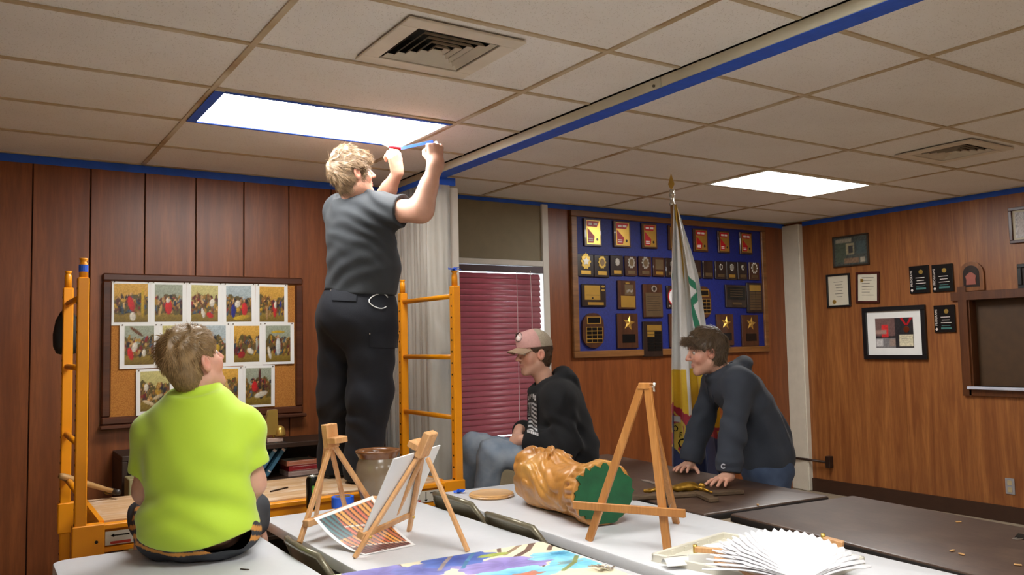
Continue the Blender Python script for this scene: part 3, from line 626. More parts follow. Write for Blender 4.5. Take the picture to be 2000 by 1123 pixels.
# ================================================================ things on the right wall
def r_rect(x0, y0, x1, y1):
    xm, ym = (x0+x1)/2, (y0+y1)/2
    return on_x(x0, ym)[1], on_x(x1, ym)[1], on_x(xm, y1)[2], on_x(xm, y0)[2]
def wall_thing(name, rect, label, cat, tilt=0, group=None):
    """local x to the viewer's right along the wall, local -y out of the wall, z up"""
    y0, y1, z0, z1 = r_rect(*rect)
    M = Matrix(((0, 1, 0, RX-.006), (-1, 0, 0, (y0+y1)/2), (0, 0, 1, (z0+z1)/2), (0, 0, 0, 1)))@Matrix.Rotation(tilt, 4, 'Y')
    return empty(name, M=M, label=label, cat=cat, group=group), y0-y1, z1-z0
def frame_parts(t, w, h, fw, m, mat_w=0, th=.022, inner=m_paper):
    box_part('frame_rail', (0, -th/2, h/2-fw/2), (w, th, fw), m, t, .003); box_part('frame_rail', (0, -th/2, -h/2+fw/2), (w, th, fw), m, t, .003)
    box_part('frame_stile', (-w/2+fw/2, -th/2, 0), (fw, th, h-2*fw), m, t, .003); box_part('frame_stile', (w/2-fw/2, -th/2, 0), (fw, th, h-2*fw), m, t, .003)
    box_part('backing_sheet', (0, -.006, 0), (w-fw, .004, h-fw), inner, t)
m_bfr = mat('frame_black', srgb(20, 19, 20), .35); m_cfr = wood('frame_cherry', srgb(58, 22, 14), srgb(84, 34, 20), 2, 10, .3, .2, .02)
m_cert = mat('cert_paper', srgb(214, 206, 184), .6, 0, .03)
m_ink = mat('ink_grey', srgb(110, 104, 96), .7)
def quad(nm, t, x0, x1, z0, z1, m, y=-.0092, d=.0008): return box_part(nm, ((x0+x1)/2, y-d/2, (z0+z1)/2), (x1-x0, d, z1-z0), m, t)
t, w, h = wall_thing('certificate', (1617, 535, 1663, 600), 'white certificate with a gold seal in a black frame beside the corner', 'certificate'); frame_parts(t, w, h, .018, m_bfr, inner=m_cert)
for k in range(6): quad('text_line', t, -.05+.012*(k % 3), .05-.012*(k % 2), .08-.028*k, .084-.028*k, m_ink)
face_prism(oval(.02, .02, 16, (-.05, -.105)), .002, -.0085).build('seal', m_gold, t)
t, w, h = wall_thing('certificate', (1674, 531, 1720, 592), 'tilted white certificate in a cherry brown frame above the matted picture', 'certificate', .05); frame_parts(t, w, h, .02, m_cfr, inner=m_cert)
for k in range(7): quad('text_line', t, -.06, .06-.02*(k % 3), .09-.027*k, .094-.027*k, m_ink)
quad('seal', t, -.075, -.045, .05, .08, m_gold)
def collage(seed, w, h, blobs, base, nx=30, ny=24):
    r = np.random.RandomState(seed); gx, gy = np.meshgrid(np.linspace(0, 1, nx), np.linspace(0, 1, ny)); gx = gx.ravel(); gy = gy.ravel()
    col = np.outer(np.ones(len(gx)), base)*(.6+.8*r.rand(len(gx)))[:, None]
    for x0, x1, y0, y1, c in blobs: q = (gx >= x0) & (gx <= x1) & (gy >= y0) & (gy <= y1); col[q] = np.array(c)*(.8+.4*r.rand(q.sum()))[:, None]
    return np.stack([(gx-.5)*w, np.full(len(gx), -.0098), (gy-.5)*h], 1), [[j*nx+i, j*nx+i+1, (j+1)*nx+i+1, (j+1)*nx+i] for j in range(ny-1) for i in range(nx-1)], col
t, w, h = wall_thing('photo_collage', (1629, 459, 1699, 520), 'dark photo collage in a thin frame, highest on the right wall near the corner', 'picture frame'); frame_parts(t, w, h, .014, mat('frame_bronze', srgb(58, 46, 34), .4))
a, b_, c = collage(1, w-.026, h-.026, [(.05, .55, .82, .95, (.30, .27, .20)), (.35, .62, .35, .78, (.34, .30, .18)), (.42, .56, .42, .66, (.05, .05, .05)), (.05, .35, .10, .8, (.08, .10, .07)), (.66, .95, .35, .8, (.07, .10, .10)), (.76, .92, .06, .24, (.42, .37, .28)), (.3, .74, .06, .26, (.24, .15, .09))], V(.07, .08, .07)); mesh_obj('picture', a, b_, m_print, t, cols=c)
t, w, h = wall_thing('framed_medal', (1689, 598, 1812, 702), 'large black framed display with white mat, red photo and ribbon medal', 'picture frame'); frame_parts(t, w, h, .04, m_bfr, inner=m_paper, th=.03)
iw, ih = w*.60, h*.56
a, b_, c = collage(4, iw, ih, [(0, .52, .38, 1, (.16, .09, .08)), (.16, .34, .35, .78, (.62, .03, .03)), (.0, .30, .45, .62, (.36, .22, .18)), (0, .52, 0, .34, (.20, .19, .19)), (.02, .2, .05, .3, (.55, .53, .52)), (.36, .52, .06, .28, (.30, .22, .18)), (.64, .98, .06, .42, (.66, .60, .42))], V(.02, .018, .02), 40, 30); mesh_obj('picture', a, b_, m_print, t, cols=c)
b = MB()
for s in (-1, 1): b.raw([(iw*.33+s*.035, -.0125, ih*.5), (iw*.33+s*.06, -.0125, ih*.5), (iw*.33+s*.012, -.0125, ih*.24), (iw*.33-s*.006, -.0125, ih*.24), (iw*.33+s*.035, -.0105, ih*.5), (iw*.33+s*.06, -.0105, ih*.5), (iw*.33+s*.012, -.0105, ih*.24), (iw*.33-s*.006, -.0105, ih*.24)], [[0, 1, 2, 3], [4, 7, 6, 5], [0, 4, 5, 1], [1, 5, 6, 2], [2, 6, 7, 3], [3, 7, 4, 0]])
b.build('ribbon', m_red, t); face_prism(oval(.026, .028, 20, (iw*.33, ih*.11)), .005, -.010).build('medal', mat('copper', srgb(190, 106, 70), .3, 1), t)
for k in range(4): quad('text_line', t, iw*.19, iw*.44, -ih*(.14+.06*k), -ih*(.128+.06*k), m_ink, -.0102)
prog = [((1779, 519, 1817, 573), 'black award plaque lettered PROGRAMS with a gold seal, left one of the upper pair'), ((1823, 516, 1864, 570), 'black award plaque lettered PROGRAMS with a gold seal, beside the arched plaque'), ((1827, 596, 1868, 649), 'black award plaque lettered PROGRAMS with a gold seal, lowest one beside the hatch')]
m_teal = mat('teal_print', srgb(60, 110, 106), .5)
for rc_, lb in prog:
    t, w, h = wall_thing('award_plaque', rc_, lb, 'plaque', group='black plaques on the right wall')
    box_part('board', (0, -.009, 0), (w, .018, h), m_blk, t, .003)
    face_prism(oval(.019, .019, 18, (.02, h*.27)), .002, -.018).build('seal', m_brass, t)
    text_obj('PROGRAMS', .027, m_mark, t, Matrix.Translation((-w*.38, -.0186, .012))@Matrix.Rotation(math.pi/2, 4, 'X')@Matrix.Rotation(math.pi/2, 4, 'Z'), 'lettering', .0004)
    face_prism([(-w*.38, -h*.44), (-w*.31, -h*.38), (-w*.38, -h*.32), (-w*.45, -h*.38)], .001, -.018).build('emblem', m_mark, t)
    for k, (a, b_) in enumerate(((-.03, .05), (-.02, .045), (-.03, .06), (-.025, .05))): quad('text_line', t, a, b_, .012-.024*k, .017-.024*k, m_mark if k < 3 else m_teal, -.018)
    quad('text_line', t, -.03, .06, -.088, -.072, m_teal, -.018)
t, w, h = wall_thing('arched_plaque', (1876, 511, 1924, 568), 'small arched wooden plaque with a pink relief above the hatch', 'plaque')
def arch(w, h): return [(-w/2, -h/2), (w/2, -h/2)]+[(w/2*math.cos(a), h/2-w/2+w/2*math.sin(a)) for a in np.linspace(0, math.pi, 14)]
m_pl = wood('plaque_light', srgb(110, 66, 32), srgb(146, 92, 48), 2, 14, .35, .2, .02)
face_prism(arch(w, h), .018, 0).build('board', m_pl, t); face_prism(arch(w*.66, h*.74), .002, -.018).build('recess', m_drk, t)
face_prism([(x*.8, y) for x, y in ((-.05, -.07), (.05, -.07), (.045, -.03), (.055, .0), (.03, .02), (.012, .03), (-.012, .03), (-.03, .02), (-.055, .0), (-.045, -.03))], .006, -.02).build('relief', mat('relief_pink', srgb(150, 78, 62), .5), t)
t, w, h = wall_thing('picture_frame', (1973, 402, 2046, 473), 'pale picture in a brown frame at the upper right edge', 'picture frame'); frame_parts(t, w, h, .025, m_cfr, inner=m_cert)
a, b_, c = collage(6, w-.09, h-.08, [(.1, .5, .1, .7, (.55, .50, .48)), (.3, .8, .2, .5, (.48, .42, .40))], V(.55, .53, .52)); mesh_obj('picture', a, b_, m_print, t, cols=c)
t, w, h = wall_thing('picture_frame', (1990, 514, 2040, 563), 'dark frame cut by the right edge above the hatch', 'picture frame'); frame_parts(t, w, h, .03, m_bfr, inner=m_drk)
t, w, h = wall_thing('power_outlet', (1965, 934, 1983, 965), 'light grey double power outlet low on the right wall', 'outlet')
box_part('cover_plate', (0, -.003, 0), (w, .006, h), mat('outlet_plate', srgb(150, 148, 150), .4), t, .002)
for s in (-1, 1): face_prism(rrect(w*.5, h*.3, .008, 4), .003, -.006).build('socket', mat('socket_cream', srgb(176, 160, 126), .4), t, loc=(0, 0, s*h*.22))
# low rail end on a wall bracket, left of the outlet
hr = empty('wall_rail', (RX, 5.06, .30), label='thin metal rail ending in a dark wall box near the corner post', cat='rail')
m_dkm = mat('dark_bronze', srgb(60, 44, 36), .4, .5)
box_part('end_box', (-.035, 0, 0), (.06, .05, .11), m_dkm, hr, .004); MB().tube([(-.06, .02, 0), (-.075, .3, .005), (-.08, .42, .005)], .012, 10).build('rail', m_dkm, hr, True)
# ================================================================ tables
m_tabw = mat('table_plastic', srgb(212, 214, 217), .42, 0, .015, 30, .12, 220)
m_grey = mat('table_steel', srgb(120, 122, 124), .4, .6)
def slab(w, d, r, z0, z1, bev=.006, n=6):
    """rounded-corner table top with softened rims"""
    b = MB(); rings = []
    for ins, z in ((bev, z0), (0, z0+bev), (0, z1-bev), (bev*.3, z1-bev*.3), (bev, z1)): rings.append([(x, y, z) for x, y in rrect(w-2*ins, d-2*ins, r, n)])
    k = len(rings[0]); v = [p for R_ in rings for p in R_]
    f = [list(range(k))[::-1], [4*k+i for i in range(k)]]
    for q in range(4): f += [[q*k+i, q*k+(i+1) % k, (q+1)*k+(i+1) % k, (q+1)*k+i] for i in range(k)]
    return b.raw(v, f)
def folding_table(x0, x1, yfar, length, label, top_m, group, rz=0, thick=.046, corner=.05, trim=None):
    t = empty('folding_table', ((x0+x1)/2, yfar-length/2, 0), rz, label, 'table', group)
    w = x1-x0
    auto_smooth(slab(w, length, corner, .74-thick, .74).build('tabletop', top_m, t), 30)
    if trim:
        b = slab(w+.006, length+.006, corner+.003, .74-thick-.004, .74-.007, .003); auto_smooth(b.build('edge_trim', trim, t))
    for s in (-1, 1): box_part('side_rail', (s*(w/2-.06), 0, .74-thick-.02), (.025, length-.3, .04), m_grey, t)
    for s in (-1, 1):
        y = s*(length/2-.3)
        for q in (-1, 1): MB().tube([(q*(w/2-.09), y, .68), (q*(w/2-.09), y, .04), (q*(w/2-.09), y, .0)], .0135, 10).build('leg', m_grey, t, True)
        MB().tube([(-w/2+.09, y, .28), (w/2-.09, y, .28)], .011, 8).build('leg_brace', m_grey, t, True)
    return t
folding_table(.262, .990, 3.475, 1.83, 'white folding table that the person in yellow sits on', m_tabw, 'white folding tables')
folding_table(1.100, 1.825, 3.745, 1.83, 'white folding table carrying the pot and the two small easels', m_tabw, 'white folding tables')
folding_table(1.925, 2.632, 3.785, 2.44, 'white folding table carrying the carved statue and the tall easel', m_tabw, 'white folding tables', -.028)
nbt = N('table_brown'); v = nbt.coord((1, 1, 1)); nbt.base(nbt.mix(nbt.ramp(nbt.noise(v, 7, 5, .6), [(.45, (0, 0, 0, 1)), (.75, (.6, .6, .6, 1))]), nbt.ramp(nbt.noise(nbt.coord((40, 3, 3)), 3, 4), [(.3, srgb(62, 44, 34)), (.7, srgb(80, 60, 48))]), srgb(104, 84, 68))); nbt.b.inputs['Roughness'].default_value = .42; m_tabb = nbt.m
m_trim = mat('table_trim_black', srgb(26, 22, 20), .4)
t = folding_table(2.675, 3.435, 4.385, 1.83, 'dark brown folding table under the leaning hands', m_tabb, 'brown folding tables', 0, .03, .012, m_trim)
t.location = (3.118, 3.472, 0); t.rotation_euler = (0, 0, -.09)
t = folding_table(2.69, 3.445, 2.545, 1.83, 'empty dark brown folding table at the right, before the wall', m_tabb, 'brown folding tables', -.10, .03, .012, m_trim)
t.location = (3.035, 1.588, 0)
for i, t in enumerate([o for o in COL.objects if o.name.startswith('folding_table') and 'brown' in o['label']]):
    box_part('apron', (-.33, 0, .665), (.02, 1.6, .085), m_trim, t)
# ================================================================ metal folding chairs
m_chair = mat('chair_enamel', srgb(118, 112, 92), .3, .35, .06)
def folding_chair(x, y, rz, label):
    t = empty('folding_chair', (x, y, 0), rz, label, 'chair', 'metal folding chairs between the tables')
    b = MB(); n, m = 10, 8; vv = []
    for off in (0, .004):
        for i in range(n+1):
            for j in range(m+1):
                u, w = i/n-.5, j/m; X = u*.40; k = 1-.0*w
                z = .60+.185*w-(.035*(abs(2*u)**6)*w)
                vv.append((X, -.235-.05*w+.028*(1-4*u*u)*-1-off+.012*math.sin(w*math.pi), z))
    K = (n+1)*(m+1); ff = []
    for i in range(n):
        for j in range(m):
            a = i*(m+1)+j; q = [a, a+m+1, a+m+2, a+1]; ff += [q[::-1], [x_+K for x_ in q]]
    for i in range(n):
        for j, fl in ((0, 1), (m, -1)):
            a = i*(m+1)+j; q = [a, a+m+1, a+m+1+K, a+K]; ff.append(q if fl > 0 else q[::-1])
    for j in range(m):
        for i, fl in ((0, -1), (n, 1)):
            a = i*(m+1)+j; q = [a, a+1, a+1+K, a+K]; ff.append(q if fl < 0 else q[::-1])
    b.raw(vv, ff); auto_smooth(b.build('backrest', m_chair, t), 40)
    fr = [(-.205, .22, 0), (-.205, .05, .40), (-.205, -.20, .60), (-.205, -.262, .72), (-.17, -.295, .782), (-.08, -.318, .792), (.08, -.318, .792), (.17, -.295, .782), (.205, -.262, .72), (.205, -.20, .60), (.205, .05, .40), (.205, .22, 0)]
    MB().tube(fr, .0125, 10).build('frame', m_chair, t, True)
    for s in (-1, 1): MB().tube([(s*.185, .17, .43), (s*.185, -.05, .22), (s*.185, -.27, 0)], .0115, 10).build('rear_leg', m_chair, t, True)
    b = slab(.38, .38, .05, .425, .45, .006); auto_smooth(b.build('seat', m_chair, t))
    MB().tube([(-.185, -.2, .09), (.185, -.2, .09)], .008, 8).build('stretcher', m_chair, t, True)
    return t
folding_chair(2.135, 3.345, -math.pi/2, 'grey metal folding chair between the tables, beside the round wooden board').location.z = .012
folding_chair(2.135, 2.875, -math.pi/2, 'grey metal folding chair between the tables, at the corner of the flower painting').location.z = -.008
folding_chair(1.315, 2.985, -math.pi/2, 'grey metal folding chair right of the person in yellow').location.z = -.012
# ================================================================ scaffold
m_yel = mat('scaffold_yellow', srgb(236, 150, 12), .35, 0, .06, 6); m_hole = mat('hole_dark', srgb(30, 20, 8), .8)
m_ply = wood('platform_ply', srgb(186, 148, 104), srgb(210, 178, 136), 0, 5, .55, .4, .03, seed=12)
npl = N('plaster_smears'); v = npl.coord((1, 2.2, 1)); npl.base(npl.mix(npl.ramp(npl.noise(v, 5, 5, .65, .6), [(.50, (0, 0, 0, 1)), (.70, (.85, .85, .85, 1))]), npl.ramp(npl.noise(npl.coord((.5, 8, 8)), 4, 4), [(.3, srgb(186, 146, 102)), (.7, srgb(206, 170, 128))]), srgb(226, 214, 198))); npl.b.inputs['Roughness'].default_value = .6
SX0, SX1, SY0, SY1 = .405, 2.235, 4.0, 4.66
sc = empty('scaffold', (0, 0, 0), label='yellow rolling scaffold with a wooden platform under the standing person', cat='scaffold')
for X in (SX0, SX1):
    inw = 1 if X == SX0 else -1
    for Y in (SY0, SY1):
        p = MB().box((X, Y, .96), (.046, .046, 1.70), None, .004).build('post', m_yel, sc)
        b = MB()
        for k in range(26):
            z = .20+k*.0625
            b.lathe([(.0055, 0), (.0055, .002)], 8, (X+inw*.0225, Y, z), axes=((0, 1, 0), (0, 0, 1), (inw, 0, 0))); b.lathe([(.0055, 0), (.0055, .002)], 8, (X-.0245, Y, z), axes=((0, 1, 0), (0, 0, 1), (1, 0, 0)))
        b.build('pin_hole', m_hole, p)
        MB().lathe([(.0165, 0), (.0165, .06), (.013, .066), (.012, .072), (.017, .078), (.0165, .084)], 14, (X, Y, 1.81)).build('coupling_pin', m_yel, p, True)
        c = empty('caster', (X, Y, 0), parent=sc)
        MB().lathe([(.02, -.016), (.058, -.016), (.062, -.008), (.062, .008), (.058, .016), (.02, .016)], 24, (0, 0, .063), axes=((1, 0, 0), (0, 0, 1), (0, -1, 0))).build('wheel', m_blk, c, True)
        box_part('fork', (0, 0, .115), (.045, .05, .03), m_grey, c, .003)
    for z in (.22, .45, .88 if X == SX0 else 1.089, 1.089 if X == SX0 else 1.42, 1.42 if X == SX0 else 1.756, 1.73 if X == SX0 else .30):
        MB().tube([(X, SY0, z), (X, SY1, z)], .014, 12).build('rung', m_yel, sc, True)
for Y in (SY0, SY1):
    s = -1 if Y == SY0 else 1
    MB().box(((SX0+SX1)/2, Y, .742), (SX1-SX0-.05, .05, .022), None, .003).box(((SX0+SX1)/2, Y, .645), (SX1-SX0-.05, .03, .022), None, .003).box(((SX0+SX1)/2, Y-s*.006, .69), (SX1-SX0-.05, .01, .10)).build('side_rail', m_yel, sc)
    for X, q in ((SX0, 1), (SX1, -1)):
        g = MB().box((X+q*.03, Y, .685), (.125, .056, .145), None, .004).build('corner_sleeve', m_yel, sc)
        MB().lathe([(.007, 0), (.007, .003)], 10, (X+q*.06, Y-.0275, .685), axes=((1, 0, 0), (0, 0, 1), (0, -1, 0))).build('lock_pin', m_hole, g)
    if Y == SY0:
        for X, q in ((SX0+.02, 1), (SX1-.02, -1)): MB().bar((X, Y, .42), (X+q*.28, Y, .632), .018, .03, (0, 1, 0)).build('brace', m_yel, sc)
        m_stk = mat('sticker_white', srgb(206, 200, 184), .5); m_stred = mat('sticker_red', srgb(186, 56, 40), .5)
        for X in (.62, 2.02):
            k = MB().box((X, Y-.0165, .692), (.24, .003, .058)).build('warning_sticker', m_stk, sc)
            MB().box((X-.06, Y-.0185, .672), (.08, .001, .011)).build('red_bar', m_stred, k)
            b = MB()
            b.box((X+.012, Y-.0185, .692), (.005, .001, .048)); b.box((X-.06, Y-.0185, .702), (.07, .001, .006)); b.box((X+.07, Y-.0185, .708), (.07, .001, .006))
            b.raw([(X+.012, Y-.019, .664), (X+.022, Y-.019, .676), (X+.002, Y-.019, .676)], [[0, 1, 2]]); b.raw([(X-.1, Y-.019, .702), (X-.085, Y-.019, .71), (X-.085, Y-.019, .694)], [[0, 2, 1]]); b.raw([(X+.11, Y-.019, .708), (X+.095, Y-.019, .716), (X+.095, Y-.019, .70)], [[0, 1, 2]])
            b.build('arrow_print', m_blk, k)
MB().box(((SX0+SX1)/2, (SY0+SY1)/2, .753), (1.66, SY1-SY0-.06, .018), None, .002).build('platform', npl.m, sc)
for X in (SX0+.085, SX1-.085): MB().box((X, (SY0+SY1)/2, .752), (.02, SY1-SY0-.05, .022)).build('platform_edge', m_yel, sc)
for nm, X, Y, dz in (('blue', SX0, SY0, 0),): MB().lathe([(.0185, 0), (.0185, .03)], 14, (X, Y, 1.835)).build('painters_tape', m_tape, label='blue tape ring on the left scaffold post', cat='tape')
b = MB()
for k in range(9):
    a = k*.7; b.bar((SX1, SY0, 1.897+.002*k), (SX1+.035*math.cos(a), SY0+.035*math.sin(a), 1.905+.006*math.sin(3*a)), .018, .002, (0, 0, 1))
b.build('painters_tape', m_tape, label='scrap of blue tape stuck on top of the right scaffold post', cat='tape')
# hammer lying over the left rung
m_hand = wood('hammer_handle', srgb(150, 110, 62), srgb(190, 150, 96), 0, 12, .5, 0, .02)
hm = empty('hammer', M=frame(V(.365, 4.47, .913), V(.25, .115, -.118), (0, 0, 1)), label='wooden handled hammer lying across the left end of the scaffold', cat='hammer')
MB().tube([(0, 0, 0), (.02, 0, 0), (.15, 0, .0), (.25, 0, 0), (.30, 0, 0)], [.013, .017, .014, .011, .012], 12).build('handle', m_hand, hm, True)
MB().tube([(.295, -.045, 0), (.295, -.02, 0), (.295, .02, 0), (.295, .05, 0), (.295, .06, 0)], [.013, .013, .0165, .018, .0175], 14).build('head', mat('hammer_steel', srgb(70, 68, 66), .4, .8), hm, True)
MB().bar(on_z(528, 960, .7665), on_z(562, 952, .7665), .007, .007).build('pencil', m_dkm, label='dark pencil lying on the scaffold platform', cat='pencil')
# pouch on the left frame
m_pch = mat('pouch_nylon', srgb(26, 26, 24), .7, 0, .15, 30, .3)
pc = empty('pouch', (.405, 4.70, 1.71), label='black cloth pouch hanging on the left scaffold frame', cat='pouch')
MB().lathe([(.012, .0), (.03, -.02), (.05, -.06), (.062, -.13), (.06, -.19), (.045, -.225), (.01, -.235)], 18).build('bag', m_pch, pc, True)
MB().tube([(0, 0, -.005), (.02, -.03, .02), (.01, -.055, .025), (-.02, -.05, .01), (-.01, -.01, -.01)], .004, 8).build('drawstring', m_pch, pc, True)
# ================================================================ low bookcase with things on it
m_case2 = wood('bookcase_dark', srgb(40, 24, 14), srgb(60, 38, 24), 0, 8, .5, .2, .03, seed=14)
bk = empty('bookcase', (0, 0, 0), label='low dark wooden bookcase below the bulletin board', cat='bookcase')
def bkp(nm, x0, x1, y0, y1, z0, z1): box_part(nm, ((x0+x1)/2, (y0+y1)/2, (z0+z1)/2), (x1-x0, y1-y0, z1-z0), m_case2, bk, .003)
bkp('top_board', .72, 2.28, 5.10, 5.465, .875, .905); bkp('side_panel', .72, .75, 5.10, 5.465, 0, .875); bkp('side_panel', 2.25, 2.28, 5.10, 5.465, 0, .875)
bkp('shelf', .75, 2.25, 5.10, 5.45, .665, .69); bkp('shelf', .75, 2.25, 5.10, 5.45, .33, .355); bkp('back_panel', .75, 2.25, 5.45, 5.464, 0, .875); bkp('base', .75, 2.25, 5.12, 5.45, 0, .08)
def book(c, size, col, label, rx=0, ry=0, pages=True):
    t = empty('book', c, 0, label, 'book', 'books in the low bookcase'); t.rotation_euler = (rx, ry, 0)
    w, d, h = size; mc = mat('cover_%d_%d_%d' % col, srgb(*col), .5)
    MB().box((-w/2+.0015, 0, 0), (.003, d, h)).box((w/2-.0015, 0, 0), (.003, d, h)).box((0, -d/2+.0015, 0), (w, .003, h)).build('cover', mc, t)
    box_part('pages', (0, .002, 0), (w-.006, d-.006, h-.008), m_cert, t)
    MB().box((0, -d/2-.0003, h*.3), (w*.8, .001, h*.06)).box((0, -d/2-.0003, -h*.36), (w*.8, .001, h*.03)).build('spine_band', m_mark, t)
book((1.545, 5.21, .805), (.028, .15, .23), (70, 116, 138), 'blue book leaning in the bookcase, left of the pair', 0, .62)
book((1.60, 5.21, .805), (.028, .15, .23), (58, 104, 128), 'blue book leaning in the bookcase, right of the pair', 0, .62)
book((1.79, 5.23, .7055), (.24, .17, .03), (176, 150, 140), 'pale book at the bottom of the flat pile', 0, 0)
book((1.80, 5.23, .738), (.25, .17, .032), (160, 34, 40), 'red book in the middle of the flat pile', 0, 0)
book((1.76, 5.225, .771), (.20, .16, .030), (196, 120, 90), 'orange and white book on top of the flat pile', 0, 0)
book((2.02, 5.23, .709), (.16, .17, .034), (150, 28, 36), 'red book lying beside the flat pile', 0, 0)
br = empty('brass_sculpture', (1.585, 5.22, .905), label='polished brass tapered bell shapes standing on a pale base', cat='sculpture')
box_part('base', (.02, 0, .013), (.10, .07, .026), mat('base_pink', srgb(186, 160, 146), .5), br, .003)
b = MB(); v = []
for z, w, d, x in ((.045, .052, .03, -.01), (.20, .026, .018, .012)): v += [(x-w, -d, z), (x+w, -d, z), (x+w, d, z), (x-w, d, z)]
b.raw(v, [[3, 2, 1, 0], [4, 5, 6, 7], [0, 1, 5, 4], [1, 2, 6, 5], [2, 3, 7, 6], [3, 0, 4, 7]]).build('tapered_block', m_brass, br)
MB().lathe([(.036, .035), (.037, .045), (.033, .07), (.024, .09), (.008, .10)], 24, (.055, -.012, 0)).build('bell', m_brass, br, True)
MB().tube([(.02, 0, .02), (.02, 0, .05)], .008, 10).build('stem', m_brass, br, True)
box_part('cardboard_box', (.80, 5.0, .40), (.14, .16, .8), mat('box_olive', srgb(150, 142, 100), .7), None, .004, label='pale olive box standing behind the left arm of the person in yellow', cat='box')
# ================================================================ small easels
m_beech = wood('beech', srgb(204, 148, 92), srgb(226, 178, 124), 2, 10, .45, .1, .02, seed=15)
m_oak = wood('easel_oak', srgb(172, 112, 54), srgb(202, 142, 78), 2, 10, .4, .1, .03, seed=16)
def on_plane(x, y, p0, n): d = ray(x, y); return CAMP+d*(((np.asarray(p0)-CAMP)@n)/(d@n))
def tripod_easel(apex, fl, fr, back, mast, label, ledge_h=.07, ledge_ext=.03, w=.023, th=.014):
    """apex and feet as points; ledge across the two front legs; head block and top clip"""
    apex, fl, fr, back, mast = [np.array(p, float) for p in (apex, fl, fr, back, mast)]
    base = (fl+fr+back)/3; t = empty('table_easel', base, label=label, cat='easel', group='small beech table easels')
    L = lambda p: p-base
    n = nrm(np.cross(fr-fl, apex-fl)); 
    if n@(back-fl) > 0: n = -n          # n points to the front side
    e = nrm(fr-fl); m = nrm(apex-(fl+fr)/2)
    for ft, s in ((fl, -1), (fr, 1)):
        MB().bar(L(ft), L(apex+e*s*.014-m*.02), w, th, n, .002).build('front_leg', m_beech, t)
    MB().bar(L(mast), L(apex+m*.01-n*.012), w*.9, th, n, .002).build('mast', m_beech, t)
    MB().bar(L(back), L(apex-m*.02-n*.03), w*.9, th, n, .002).build('rear_leg', m_beech, t)
    for s in (-1, 1): MB().box(L(apex+m*.024+e*s*.0205-n*.004), (.039, .028, .10), (e, n, m), .003).build('head_block', m_beech, t)
    MB().box(L(apex+m*.008+n*.028), (.092, .042, .026), (e, n, m), .003).build('top_clip', m_beech, t)
    a = fl+(apex-fl)*(ledge_h/(apex[2]-fl[2])); b_ = fr+(apex-fr)*(ledge_h/(apex[2]-fr[2]))
    lg = MB().box(L((a+b_)/2+n*.018), (np.linalg.norm(b_-a)+2*ledge_ext, .028, .028), (e, n, m), .003).build('ledge', m_beech, t)
    for q in (a, b_): MB().tube([L(q+n*.004), L(q-n*.014)], .005, 8).build('wing_screw', m_brass, t, True)
    return t, n, e, m, (a+b_)/2
T = .7405
tripod_easel(at(648, 862, 3.42), on_z(585, 1060, T), on_z(737, 1001, T), on_z(617, 1011, T), on_z(677, 1004, T), 'beech table easel standing empty on the left, before the dark trousers')
e2, n2, ex2, em2, mid2 = tripod_easel(at(826, 878, 3.12), on_z(692, 1090, T), on_z(799, 1037, T), on_z(914, 1077, T), on_z(752, 1052, T), 'beech table easel seen from behind, holding a white canvas board')
cb = empty('canvas_board', mid2, label='blank white board resting on the small easel, seen from behind', cat='canvas')
MB().box(em2*.158+n2*.014, (.40, .006, .29), (ex2, n2, em2), .001).build('board', m_paper, cb)
MB().box(em2*.158+n2*.0175, (.394, .001, .284), (ex2, n2, em2)).build('front_sheet', m_cert, cb)
# A-frame easel
apx = at(1259, 756, 3.04); fl, fr, bk3 = on_z(1150, 1056, T), on_z(1304, 1078, T), on_z(1321, 1022, T)
t = empty('display_easel', (fl+fr+bk3)/3, label='oak A-frame display easel standing before the green statue base', cat='easel'); B3 = np.array(t.location)
n3 = nrm(np.cross(fr-fl, apx-fl)); n3 = n3 if n3@(bk3-fl) < 0 else -n3; e3 = nrm(fr-fl); m3 = nrm(apx-(fl+fr)/2)
for q, s in ((fl, -1), (fr, 1)): MB().bar(q-B3, apx+e3*s*.013-B3, .029, .016, n3, .002).build('front_leg', m_oak, t)
MB().bar(bk3-B3, apx-n3*.018-m3*.01-B3, .027, .016, n3, .002).build('rear_leg', m_oak, t)
MB().box(apx+m3*.004-n3*.006-B3, (.046, .036, .024), (e3, n3, m3), .003).build('top_block', m_oak, t)
cl, cr = on_plane(1120, 986, fl+n3*.016, n3), on_plane(1338, 1003, fl+n3*.016, n3)
MB().bar(cl-B3, cr-B3, .029, .016, n3, .002).build('crossbar', m_oak, t)
MB().tube([apx+e3*.022-n3*.01-B3, apx+e3*.034-n3*.01-B3], .004, 8).tube([apx+e3*.034+m3*.016-n3*.01-B3, apx+e3*.032-n3*.01-B3, apx+e3*.034-m3*.016-n3*.01-B3], [.006, .004, .006], 8).build('wing_nut', m_silv, t, True)
MB().tube([fr+(apx-fr)*.17-n3*.01-B3, bk3+(apx-bk3)*.17-B3], .0012, 6).build('stay_cord', m_silv, t)
